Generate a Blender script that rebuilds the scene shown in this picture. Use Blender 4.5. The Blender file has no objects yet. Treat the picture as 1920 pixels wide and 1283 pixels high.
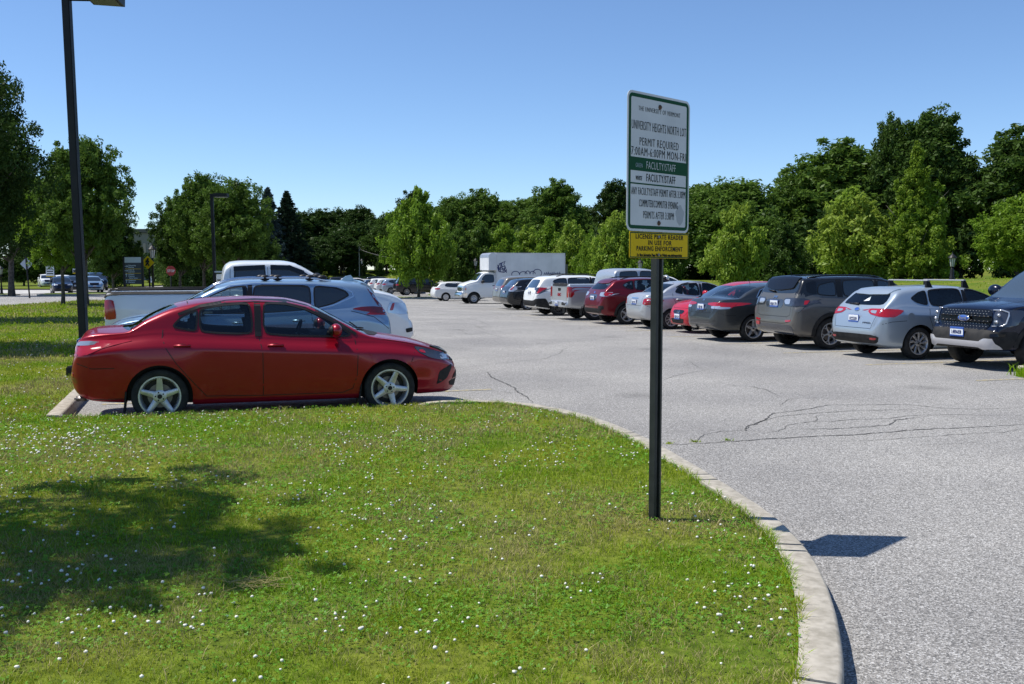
import bpy, bmesh, math, random
import numpy as np
from mathutils import Vector, Matrix
from mathutils.bvhtree import BVHTree
from mathutils.geometry import delaunay_2d_cdt

random.seed(7)
SC = bpy.context.scene
COL = SC.collection
R = math.radians

# ------------------------------------------------------------------ camera, sky, sun, exposure
EYE = 1.79
PITCH = 4.22
cam_d = bpy.data.cameras.new("camera")
cam_d.sensor_width = 36.0
cam_d.lens = 34.54
cam_d.clip_start = 0.1
cam_d.clip_end = 3000
cam = bpy.data.objects.new("camera", cam_d)
cam.location = (0, 0, EYE)
cam.rotation_euler = (R(90 - PITCH), 0, 0)
COL.objects.link(cam)
SC.camera = cam

SUN_DIR = Vector((-1.49, 0.14, 2.90)).normalized()      # towards the sun
SUN_EL = math.asin(SUN_DIR.z)
SUN_AZ = math.atan2(SUN_DIR.x, SUN_DIR.y)
w = bpy.data.worlds.new("World")
SC.world = w
w.use_nodes = True
nt = w.node_tree
bg = nt.nodes['Background']
sky = nt.nodes.new('ShaderNodeTexSky')
sky.sky_type = 'NISHITA'
sky.sun_disc = False
sky.sun_elevation = SUN_EL
sky.sun_rotation = SUN_AZ
sky.altitude = 100
sky.air_density = 0.85
sky.dust_density = 0.0
sky.ozone_density = 5.0
tone = nt.nodes.new('ShaderNodeMix'); tone.data_type = 'RGBA'; tone.blend_type = 'MULTIPLY'; tone.inputs[0].default_value = 1.0
tone.inputs[7].default_value = (0.94, 1.0, 1.07, 1)
nt.links.new(sky.outputs[0], tone.inputs[6]); nt.links.new(tone.outputs[2], bg.inputs[0])
bg.inputs[1].default_value = 0.115
sd = bpy.data.lights.new("sun", 'SUN')
sd.energy = 4.8
sd.angle = R(0.53)
sd.color = (1.0, 0.955, 0.88)
sun = bpy.data.objects.new("sun", sd)
sun.rotation_euler = SUN_DIR.to_track_quat('Z', 'Y').to_euler()
COL.objects.link(sun)
SC.view_settings.view_transform = 'Standard'
SC.view_settings.look = 'None'
SC.view_settings.exposure = 0.34
SC.view_settings.gamma = 1.0
SC.view_settings.use_curve_mapping = False
SC.render.engine = 'CYCLES'
SC.cycles.max_bounces = 8
SC.cycles.transparent_max_bounces = 16
SC.cycles.sample_clamp_indirect = 6

# ------------------------------------------------------------------ helpers
def tag(o, label=None, cat=None, group=None, kind=None):
    if label: o['label'] = label
    if cat: o['category'] = cat
    if group: o['group'] = group
    if kind: o['kind'] = kind
    return o

def empty(name, loc=(0, 0, 0), rz=0.0):
    o = bpy.data.objects.new(name, None)
    o.location = loc
    o.rotation_euler = (0, 0, rz)
    o.empty_display_size = 0.3
    COL.objects.link(o)
    return o

def mesh_obj(name, verts, faces, mats, parent=None, smooth=False, mi=None):
    me = bpy.data.meshes.new(name)
    me.from_pydata([tuple(v) for v in verts], [], [tuple(f) for f in faces])
    if not isinstance(mats, (list, tuple)): mats = [mats]
    for m in mats: me.materials.append(m)
    if mi is not None: me.polygons.foreach_set('material_index', list(mi))
    if smooth: me.polygons.foreach_set('use_smooth', [True] * len(me.polygons))
    me.update()
    o = bpy.data.objects.new(name, me)
    COL.objects.link(o)
    if parent: o.parent = parent
    return o

def fast_mesh(name, V, F, mats, parent=None, mi=None, smooth=False):
    """V (n,3) floats, F (m,k) ints, all faces with k corners"""
    me = bpy.data.meshes.new(name)
    V = np.asarray(V, dtype=np.float32); F = np.asarray(F, dtype=np.int32)
    m, k = F.shape
    me.vertices.add(len(V)); me.vertices.foreach_set('co', V.ravel())
    me.loops.add(m * k); me.loops.foreach_set('vertex_index', F.ravel())
    me.polygons.add(m)
    me.polygons.foreach_set('loop_start', np.arange(0, m * k, k, dtype=np.int32))
    if not isinstance(mats, (list, tuple)): mats = [mats]
    for x in mats: me.materials.append(x)
    if mi is not None: me.polygons.foreach_set('material_index', np.asarray(mi, dtype=np.int32))
    me.update(calc_edges=True)
    me.polygons.foreach_set('use_smooth', np.full(m, smooth, dtype=bool))
    o = bpy.data.objects.new(name, me)
    COL.objects.link(o)
    if parent: o.parent = parent
    return o

class MB:
    """collects primitive shapes that become ONE mesh"""
    def __init__(s): s.v = []; s.f = []; s.m = []
    def add(s, vs, fs, m=0):
        b = len(s.v); s.v += [tuple(v) for v in vs]
        s.f += [tuple(i + b for i in f) for f in fs]; s.m += [m] * len(fs)
    def box(s, c, d, m=0, M=None, bev=0.0):
        x, y, z = d[0] / 2, d[1] / 2, d[2] / 2
        if bev <= 0:
            vs = [Vector((a * x, b * y, e * z)) for a in (-1, 1) for b in (-1, 1) for e in (-1, 1)]
            fs = [(0, 1, 3, 2), (4, 6, 7, 5), (0, 4, 5, 1), (2, 3, 7, 6), (0, 2, 6, 4), (1, 5, 7, 3)]
        else:
            bm = bmesh.new(); bmesh.ops.create_cube(bm, size=1)
            for v in bm.verts: v.co = Vector((v.co.x * d[0], v.co.y * d[1], v.co.z * d[2]))
            bmesh.ops.bevel(bm, geom=bm.edges[:], offset=bev, segments=2, affect='EDGES')
            bm.verts.index_update()
            vs = [v.co.copy() for v in bm.verts]; fs = [tuple(v.index for v in f.verts) for f in bm.faces]; bm.free()
        vs = [(M @ v if M else v) + Vector(c) for v in vs]
        s.add(vs, fs, m)
    def tube(s, pts, rad, n=8, m=0, cap=True):
        pts = [Vector(p) for p in pts]
        if not isinstance(rad, (list, tuple)): rad = [rad] * len(pts)
        vs = []; up = None
        for i, p in enumerate(pts):
            t = (pts[min(i + 1, len(pts) - 1)] - pts[max(i - 1, 0)]).normalized()
            if up is None: up = t.orthogonal().normalized()
            up = (up - t * up.dot(t)).normalized(); sd_ = t.cross(up)
            for k in range(n):
                a = 2 * math.pi * k / n
                vs.append(p + (up * math.cos(a) + sd_ * math.sin(a)) * rad[i])
        fs = []
        for i in range(len(pts) - 1):
            for k in range(n):
                fs.append((i * n + k, i * n + (k + 1) % n, (i + 1) * n + (k + 1) % n, (i + 1) * n + k))
        if cap:
            fs.append(tuple(range(n))[::-1]); fs.append(tuple(range((len(pts) - 1) * n, len(pts) * n)))
        s.add(vs, fs, m)
    def lathe(s, prof, n=24, m=0, c=(0, 0, 0), axis='z', close=False):
        """prof: list of (r, h) along the axis"""
        vs = []
        for r, h in prof:
            for k in range(n):
                a = 2 * math.pi * k / n
                x, y = r * math.cos(a), r * math.sin(a)
                if axis == 'z': vs.append((c[0] + x, c[1] + y, c[2] + h))
                else: vs.append((c[0] + x, c[1] + h, c[2] + y))
        fs = []; P = len(prof)
        for i in range(P if close else P - 1):
            j = (i + 1) % P
            for k in range(n):
                q = (i * n + k, i * n + (k + 1) % n, j * n + (k + 1) % n, j * n + k)
                fs.append(q if axis == 'z' else q[::-1])
        s.add(vs, fs, m)
    def ell(s, c, r, m=0, nu=14, nv=8, M=None):
        vs = []
        for i in range(nv + 1):
            t = math.pi * i / nv
            for k in range(nu):
                a = 2 * math.pi * k / nu
                v = Vector((r[0] * math.sin(t) * math.cos(a), r[1] * math.sin(t) * math.sin(a), r[2] * math.cos(t)))
                vs.append((M @ v if M else v) + Vector(c))
        fs = []
        for i in range(nv):
            for k in range(nu):
                fs.append((i * nu + k, (i + 1) * nu + k, (i + 1) * nu + (k + 1) % nu, i * nu + (k + 1) % nu))
        s.add(vs, fs, m)
    def prism(s, poly, z0, z1, m=0, fn=None):
        """poly in (a,b), extruded from z0 to z1; fn maps (a,b,h)->xyz"""
        n = len(poly); fn = fn or (lambda a, b, h: (a, b, h))
        vs = [fn(a, b, z0) for a, b in poly] + [fn(a, b, z1) for a, b in poly]
        fs = [tuple(range(n))[::-1], tuple(range(n, 2 * n))]
        fs += [(i, (i + 1) % n, n + (i + 1) % n, n + i) for i in range(n)]
        s.add(vs, fs, m)
    def build(s, name, mats, parent=None, smooth=False, loc=None):
        o = mesh_obj(name, s.v, s.f, mats, parent, smooth, s.m)
        if loc is not None: o.location = loc
        return o

def sharpen(o, ang=35):
    """smooth shading but hard edges above an angle"""
    bm = bmesh.new(); bm.from_mesh(o.data)
    bmesh.ops.recalc_face_normals(bm, faces=bm.faces[:])
    for e in bm.edges:
        if len(e.link_faces) == 2 and e.calc_face_angle(0) > R(ang): e.smooth = False
        else: e.smooth = True
    for f in bm.faces: f.smooth = True
    bm.to_mesh(o.data); bm.free()
    return o

# ------------------------------------------------------------------ materials
def mat(name, col, rough=0.5, metal=0.0, coat=0.0, spec=0.5, emit=None, bump=None, coat_rough=0.03):
    m = bpy.data.materials.new(name); m.use_nodes = True
    b = m.node_tree.nodes['Principled BSDF']
    b.inputs['Base Color'].default_value = (*col, 1)
    b.inputs['Roughness'].default_value = rough
    b.inputs['Metallic'].default_value = metal
    b.inputs['Coat Weight'].default_value = coat
    b.inputs['Coat Roughness'].default_value = coat_rough
    b.inputs['Specular IOR Level'].default_value = spec
    if emit:
        b.inputs['Emission Color'].default_value = (*emit[0], 1); b.inputs['Emission Strength'].default_value = emit[1]
    return m

def N(m): return m.node_tree.nodes
def L(m): return m.node_tree.links
def noise_col(m, c1, c2, scale=5, detail=4, lo=0.35, hi=0.65, coord='Object', target='Base Color', bump=0.0, bdist=0.01, rough_rng=None):
    nd, ln = N(m), L(m); b = nd['Principled BSDF']
    tc = nd.new('ShaderNodeTexCoord'); nz = nd.new('ShaderNodeTexNoise')
    nz.inputs['Scale'].default_value = scale; nz.inputs['Detail'].default_value = detail
    ln.new(tc.outputs[coord], nz.inputs['Vector'])
    cr = nd.new('ShaderNodeValToRGB')
    cr.color_ramp.elements[0].position = lo; cr.color_ramp.elements[1].position = hi
    cr.color_ramp.elements[0].color = (*c1, 1); cr.color_ramp.elements[1].color = (*c2, 1)
    ln.new(nz.outputs['Fac'], cr.inputs[0]); ln.new(cr.outputs[0], b.inputs[target])
    if bump:
        bp = nd.new('ShaderNodeBump'); bp.inputs['Strength'].default_value = bump; bp.inputs['Distance'].default_value = bdist
        ln.new(nz.outputs['Fac'], bp.inputs['Height']); ln.new(bp.outputs[0], b.inputs['Normal'])
    return m

def paint(name, col, metal=0.0, rough=0.32, dust=0.06):
    """car paint: base coat with flake, clear coat, a thin uneven film of dust low on the panels"""
    m = mat(name, col, rough, metal, 0.55, spec=.35, coat_rough=0.02)
    nd, ln = N(m), L(m); b = nd['Principled BSDF']
    tc = nd.new('ShaderNodeTexCoord')
    nz = nd.new('ShaderNodeTexNoise'); nz.inputs['Scale'].default_value = 2.2; nz.inputs['Detail'].default_value = 6
    ln.new(tc.outputs['Object'], nz.inputs['Vector'])
    sx = nd.new('ShaderNodeSeparateXYZ'); ln.new(tc.outputs['Object'], sx.inputs[0])
    mr = nd.new('ShaderNodeMapRange'); mr.inputs[1].default_value = 0.9; mr.inputs[2].default_value = 0.2
    mr.inputs[3].default_value = dust * 0.25; mr.inputs[4].default_value = dust * 2.5
    ln.new(sx.outputs['Z'], mr.inputs[0])
    mu = nd.new('ShaderNodeMath'); mu.operation = 'MULTIPLY'; ln.new(mr.outputs[0], mu.inputs[0]); ln.new(nz.outputs['Fac'], mu.inputs[1])
    mx = nd.new('ShaderNodeMix'); mx.data_type = 'RGBA'
    mx.inputs[6].default_value = (*col, 1); mx.inputs[7].default_value = (0.2, 0.17, 0.14, 1)
    ln.new(mu.outputs[0], mx.inputs[0]); ln.new(mx.outputs[2], b.inputs['Base Color'])
    if metal > 0:
        vz = nd.new('ShaderNodeTexVoronoi'); vz.inputs['Scale'].default_value = 900
        ln.new(tc.outputs['Object'], vz.inputs['Vector'])
        bp = nd.new('ShaderNodeBump'); bp.inputs['Strength'].default_value = 0.05; bp.inputs['Distance'].default_value = 0.002
        ln.new(vz.outputs['Distance'], bp.inputs['Height']); ln.new(bp.outputs[0], b.inputs['Normal'])
    cro = nd.new('ShaderNodeMapRange'); cro.inputs[3].default_value = 0.015; cro.inputs[4].default_value = 0.09
    ln.new(nz.outputs['Fac'], cro.inputs[0]); ln.new(cro.outputs[0], b.inputs['Coat Roughness'])
    return m

def clear_glass(name, tint=(0.75, 0.82, 0.8)):
    m = bpy.data.materials.new(name); m.use_nodes = True
    nd, ln = N(m), L(m); nd.remove(nd['Principled BSDF'])
    tr = nd.new('ShaderNodeBsdfTransparent'); tr.inputs[0].default_value = (*tint, 1)
    gl = nd.new('ShaderNodeBsdfGlossy'); gl.inputs['Roughness'].default_value = 0.01
    fr = nd.new('ShaderNodeFresnel'); fr.inputs[0].default_value = 1.6
    mx = nd.new('ShaderNodeMixShader')
    ln.new(fr.outputs[0], mx.inputs[0]); ln.new(tr.outputs[0], mx.inputs[1]); ln.new(gl.outputs[0], mx.inputs[2])
    ln.new(mx.outputs[0], nd['Material Output'].inputs[0])
    return m

M = {}
M['rubber'] = noise_col(mat('rubber', (0.018,) * 3, 0.85), (0.008, 0.008, 0.008), (0.024, 0.023, 0.021), 12)
M['black'] = mat('black_plastic', (0.010, 0.010, 0.011), 0.45, spec=.3)
M['matt'] = noise_col(mat('matt_black_plastic', (0.03,) * 3, 0.7, spec=.25), (0.014, 0.014, 0.015), (0.028, 0.027, 0.026), 8)
M['gloss'] = mat('gloss_black', (0.006, 0.006, 0.007), 0.2, 0, 0.3, .3)
M['glass'] = mat('dark_glass', (0.012, 0.016, 0.018), 0.03, 0, 1.0, 0.6)
M['bright_glass'] = mat('bright_glass', (0.045, 0.065, 0.085), 0.04, 0, 1.0)  # lighter blue-grey base paints the sky's reflection into the windshield colour
M['clear'] = clear_glass('clear_glass', (0.62, 0.70, 0.70))
M['seat'] = mat('seat_fabric', (0.06, 0.06, 0.065), 0.9)
M['cabin'] = mat('cabin_lining', (0.035, 0.036, 0.04), 0.8)
M['red_lens'] = mat('red_lens', (0.35, 0.006, 0.012), 0.12, 0, 1.0)
M['deep_red_lens'] = mat('deep_red_lens', (0.12, 0.004, 0.008), 0.1, 0, 1.0)
M['clear_lens'] = mat('clear_lens', (0.55, 0.57, 0.6), 0.12, 0.6, 1.0)
M['dark_lens'] = mat('dark_lens', (0.05, 0.055, 0.07), 0.08, 0.3, 1.0)
M['amber'] = mat('amber_lens', (0.7, 0.16, 0.01), 0.2, 0, 1.0)
M['chrome'] = mat('chrome', (0.75, 0.76, 0.78), 0.12, 1.0)
M['alloy'] = noise_col(mat('alloy', (0.55, 0.55, 0.56), 0.35, 0.7), (0.42, 0.42, 0.43), (0.6, 0.6, 0.61), 9)
M['dark_alloy'] = mat('dark_alloy', (0.09, 0.09, 0.095), 0.3, 0.7)
M['steel'] = mat('brake_steel', (0.2, 0.18, 0.17), 0.4, 0.8)
M['plate'] = mat('plate_white', (0.72, 0.75, 0.78), 0.4)
M['plate_blue'] = mat('plate_blue', (0.03, 0.09, 0.35), 0.4)
M['plate_ink'] = mat('plate_ink', (0.02, 0.03, 0.12), 0.5)
M['silver_trim'] = mat('silver_trim', (0.55, 0.54, 0.56), 0.35, 0.4)

def text_mesh(body, size, m, parent, mtx, name='lettering', ext=0.0006, sx=1.0, align='CENTER', bold=0.0, spacing=1.0):
    cu = bpy.data.curves.new('lettering', 'FONT')
    cu.body = body; cu.size = size; cu.extrude = ext; cu.align_x = align; cu.offset = bold
    cu.resolution_u = 2; cu.space_character = spacing
    t = bpy.data.objects.new('lettering_source', cu); COL.objects.link(t)
    dg = bpy.context.evaluated_depsgraph_get()
    me = bpy.data.meshes.new_from_object(t.evaluated_get(dg))
    bpy.data.objects.remove(t); bpy.data.curves.remove(cu)
    me.transform(Matrix.Diagonal((sx, 1, 1, 1)))
    me.transform(mtx)
    me.name = name
    me.materials.clear(); me.materials.append(m)
    o = bpy.data.objects.new(name, me); COL.objects.link(o); o.parent = parent
    return o

# ------------------------------------------------------------------ terrain
CA, SA = math.cos(R(17.5)), math.sin(R(17.5))
UX = (CA, SA)          # the way the parked cars point
VX = (-SA, CA)         # along the rows, away from the camera
P0 = (8.02, 19.4)
def ss(t): t = np.clip(t, 0, 1); return t * t * (3 - 2 * t)
def row(s, t): return (P0[0] + s * UX[0] + t * VX[0], P0[1] + s * UX[1] + t * VX[1])
def terr(X, Y):
    X = np.asarray(X, float); Y = np.asarray(Y, float)
    a = np.interp(Y, [-50, 20, 35, 45, 57, 67, 75, 95, 130, 400], [0, 0, -.04, -.11, -.32, -.54, -.6, -.8, -.9, -1.0])
    b = np.interp(Y, [-50, 20, 60, 95, 150, 400], [0, 0, -.12, -.55, -.35, 0.2])
    k = ss((-X - 20) / 15)
    z = a * (1 - k) + b * k
    s = (X - P0[0]) * UX[0] + (Y - P0[1]) * UX[1]
    hb = 1.45 * ss((s - 9) / 18)
    yb = 131 - 41 * ss((X + 14) / 10)
    far = 2.5 * ss((Y - yb) / 26) * ss((X + 45) / 20)
    return z + np.maximum(hb, far)
def tz(x, y): return float(terr(x, y))
CP, SP = math.cos(R(PITCH)), math.sin(R(PITCH))
def ux(px, D, z=0.0):
    s_ = (z - EYE) / D; v = (s_ * CP + SP) / (CP - s_ * SP)
    return (px - 960) / 1842 * D / (CP + v * SP)
def uz(py, D):
    v = (641.5 - py) / 1842; return EYE + D * (v * CP - SP) / (CP + v * SP)
def on(px, py, z):
    v = (641.5 - py) / 1842; dy = CP + v * SP; dz_ = v * CP - SP; D = (z - EYE) * dy / dz_
    return ((px - 960) / 1842 * D / dy, D)
def at(px, D, dz=0.0):
    """a spot on the ground D metres out, seen in picture column px"""
    x = ux(px, D)
    return Vector((x, D, tz(x, D) + dz))

def inside(poly, X, Y):
    X = np.asarray(X); Y = np.asarray(Y); r = np.zeros(X.shape, bool); n = len(poly)
    for i in range(n):
        x1, y1 = poly[i]; x2, y2 = poly[(i + 1) % n]
        c = ((y1 > Y) != (y2 > Y))
        with np.errstate(divide='ignore', invalid='ignore'):
            xi = (x2 - x1) * (Y - y1) / ((y2 - y1) if y2 != y1 else 1e-9) + x1
        r ^= c & (X < xi)
    return r

def fill(poly, step, jit=0.0, extra=None):
    """triangulates a polygon with inner points; returns verts (2D), faces"""
    pts = []
    for i in range(len(poly)):
        a = poly[i]; b = poly[(i + 1) % len(poly)]
        d = math.hypot(b[0] - a[0], b[1] - a[1]); k = max(1, int(math.ceil(d / step)))
        for j in range(k): pts.append((a[0] + (b[0] - a[0]) * j / k, a[1] + (b[1] - a[1]) * j / k))
    nb = len(pts)
    xs = [p[0] for p in poly]; ys = [p[1] for p in poly]
    gx = np.arange(min(xs) + step / 2, max(xs), step); gy = np.arange(min(ys) + step / 2, max(ys), step)
    if len(gx) and len(gy):
        G = np.stack(np.meshgrid(gx, gy), -1).reshape(-1, 2)
        ins = inside(poly, G[:, 0], G[:, 1])
        B = np.array(pts)
        G = G[ins]
        if len(G):
            keep = []
            for ch in range(0, len(G), 2000):
                g = G[ch:ch + 2000]
                dd = np.min(np.hypot(g[:, None, 0] - B[None, :, 0], g[:, None, 1] - B[None, :, 1]), axis=1)
                keep.append(g[dd > step * 0.4])
            G = np.concatenate(keep)
            pts += [tuple(g) for g in G]
    res = delaunay_2d_cdt([Vector(p) for p in pts], [], [list(range(nb))], 1, 1e-6)
    return [tuple(v) for v in res[0]], [tuple(f) for f in res[2]]
# ------------------------------------------------------------------ vehicles: lofted bodies
def pchip(P, x):
    xs = np.array([p[0] for p in P], float); ys = np.array([p[1] for p in P], float)
    x = np.asarray(x, float); h = np.diff(xs); d = np.diff(ys) / h
    m = np.zeros_like(ys); m[0] = d[0]; m[-1] = d[-1]
    for i in range(1, len(xs) - 1):
        if d[i - 1] * d[i] > 0:
            w1 = 2 * h[i] + h[i - 1]; w2 = h[i] + 2 * h[i - 1]
            m[i] = (w1 + w2) / (w1 / d[i - 1] + w2 / d[i])
    xc = np.clip(x, xs[0], xs[-1]); k = np.clip(np.searchsorted(xs, xc) - 1, 0, len(h) - 1)
    t = (xc - xs[k]) / h[k]; H_ = h[k]
    return ((2 * t**3 - 3 * t**2 + 1) * ys[k] + (t**3 - 2 * t**2 + t) * H_ * m[k]
            + (-2 * t**3 + 3 * t**2) * ys[k + 1] + (t**3 - t**2) * H_ * m[k + 1])

def bez(a, c, b, n):
    return [((1 - t)**2 * a[0] + 2 * t * (1 - t) * c[0] + t * t * b[0], (1 - t)**2 * a[1] + 2 * t * (1 - t) * c[1] + t * t * b[1])
            for t in [i / n for i in range(n + 1)]]

class Car:
    def __init__(s, sp):
        s.sp = sp; s.L = sp['top'][-1][0]
    def params(s, x):
        sp = s.sp
        return [float(pchip(sp[k], x)) for k in ('top', 'bot', 'belt', 'plan')]
    def half(s, x, inset=0.0, zmin=None):
        sp = s.sp
        zt, zb, bl, w = s.params(x)
        zt -= inset; w -= inset * 1.9
        if inset: bl -= .03
        if zmin is not None: zb = zmin
        h = zt - zb
        zs = min(bl, zt - min(0.07, 0.3 * h))
        zs = max(zs, zb + 0.35 * h)
        f = min(1.0, h / 0.45)
        tI = sp.get('shoulder', 0.05) * f
        cf = sp.get('crease', 0.74)
        cz = zb + cf * (zs - zb)
        # wheel-arch flares
        fl = 0.0
        if inset == 0:
            for xw in sp['wheels']: fl += sp.get('flare', 0.015) * math.exp(-((x - xw) / 0.42) ** 4)
        k = min(w * 0.3, 0.12)
        rk = zb + min(0.12, 0.3 * h)
        lw = sp.get('tuck', 0.03) * f
        pts = [(0, zb), (w * .35, zb), (w * .7, zb)]
        pts += bez((w - k, zb), (w - lw - 0.005, zb), (w - lw, rk), 4)
        mid = zb + 0.5 * (cz - zb)
        pts += [(w - lw * .55 + fl * .5, rk + (mid - rk) * .5), (w - lw * .35 + fl, mid), (w - lw * .12 + fl * .9, mid + (cz - mid) * .6)]
        e = 0.012 * f
        pts += bez((w - e * .2 + fl * .4, cz - 2.5 * e), (w + fl * .3, cz), (w - tI * .12 + fl * .2, cz + 2.0 * e), 3)
        pts += [(w - tI * .5, cz + (zs - cz) * .55)]
        g = zt - zs
        ws = w - tI
        wr = ws - sp.get('tumble', 0.38) * max(0, g - .03)
        cr = min(sp.get('crown', 0.055), 0.55 * g)
        zr = zt - cr
        P1 = (wr, zr)
        rs = min(0.03, 0.3 * g)
        pts += bez((ws + tI * (1 - .85) * .5, zs - rs), (ws, zs), (ws - .012 - 0.3 * rs, zs + rs), 3)
        base = pts[-1]
        a = (P1[0] + (base[0] - P1[0]) * min(.35, .09 / max(g, .05)), P1[1] + (base[1] - P1[1]) * min(.35, .09 / max(g, .05)))
        for t in (.2, .4, .6, .8): pts.append((base[0] + (a[0] - base[0]) * t, base[1] + (a[1] - base[1]) * t))
        yb = wr * .86
        b = (yb, zt - cr * (yb / wr) ** 2)
        pts += bez(a, (wr - .004, zr + .35 * cr * .3), b, 5)
        for t in (.8, .6, .4, .2, 0): yy = yb * t; pts.append((yy, zt - cr * (yy / wr) ** 2))
        s.wr_ = wr
        return pts
    def wr(s, x): s.half(x); return s.wr_
    def stations(s, x0, x1):
        xs = list(np.linspace(x0, x1, 64))
        if x0 == 0: xs += list(0.45 * np.linspace(0, 1, 20) ** 1.6) + list(s.L - 0.45 * np.linspace(0, 1, 20) ** 1.6)
        for p in s.sp['top']:
            if x0 <= p[0] <= x1: xs.append(p[0])
        for xx in s.sp.get('dense', []): xs += list(np.linspace(xx - .03, xx + .03, 7))
        xs = sorted(xs); out = [xs[0]]
        for x in xs[1:]:
            if x - out[-1] > 0.0035: out.append(x)
        out[-1] = x1
        return out
    def loft(s, x0=0.0, x1=None, inset=0.0, zmin=None):
        x1 = s.L if x1 is None else x1
        V, F = [], []; rings = []
        for x in s.stations(x0, x1):
            h = s.half(x, inset, zmin)
            ring = [(x, -p[0], p[1]) for p in h] + [(x, p[0], p[1]) for p in h[::-1][1:-1]]
            rings.append(len(V)); V += ring; n = len(ring)
        for a, b in zip(rings[:-1], rings[1:]):
            for i in range(n): F.append((a + i, a + (i + 1) % n, b + (i + 1) % n, b + i))
        F.append(tuple(range(rings[0], rings[0] + n))[::-1]); F.append(tuple(range(rings[-1], rings[-1] + n)))
        return V, F

def cutter(V, F):
    me = bpy.data.meshes.new('cutter'); me.from_pydata([tuple(v) for v in V], [], [tuple(f) for f in F]); me.update()
    bm = bmesh.new(); bm.from_mesh(me); bmesh.ops.recalc_face_normals(bm, faces=bm.faces[:]); bm.to_mesh(me); bm.free()
    o = bpy.data.objects.new('cutter', me); COL.objects.link(o); return o

def cut(o, cutters):
    for c in cutters:
        md = o.modifiers.new('b', 'BOOLEAN'); md.operation = 'DIFFERENCE'; md.solver = 'EXACT'; md.object = c
    dg = bpy.context.evaluated_depsgraph_get()
    me = bpy.data.meshes.new_from_object(o.evaluated_get(dg))
    o.modifiers.clear(); old = o.data; o.data = me; me.name = o.name; bpy.data.meshes.remove(old)
    for c in cutters:
        m = c.data; bpy.data.objects.remove(c); bpy.data.meshes.remove(m)

def mvol(me):
    bm = bmesh.new(); bm.from_mesh(me); v = bm.calc_volume(); bm.free(); return v

def smooth_poly(poly, n=4):
    """rounds the corners a little (Chaikin)"""
    for _ in range(n):
        out = []
        for i in range(len(poly)):
            a = poly[i]; b = poly[(i + 1) % len(poly)]
            out += [(a[0] * .88 + b[0] * .12, a[1] * .88 + b[1] * .12), (a[0] * .12 + b[0] * .88, a[1] * .12 + b[1] * .88)] if _ == 0 else \
                   [(a[0] * .75 + b[0] * .25, a[1] * .75 + b[1] * .25), (a[0] * .25 + b[0] * .75, a[1] * .25 + b[1] * .75)]
        poly = out
    return poly

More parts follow.
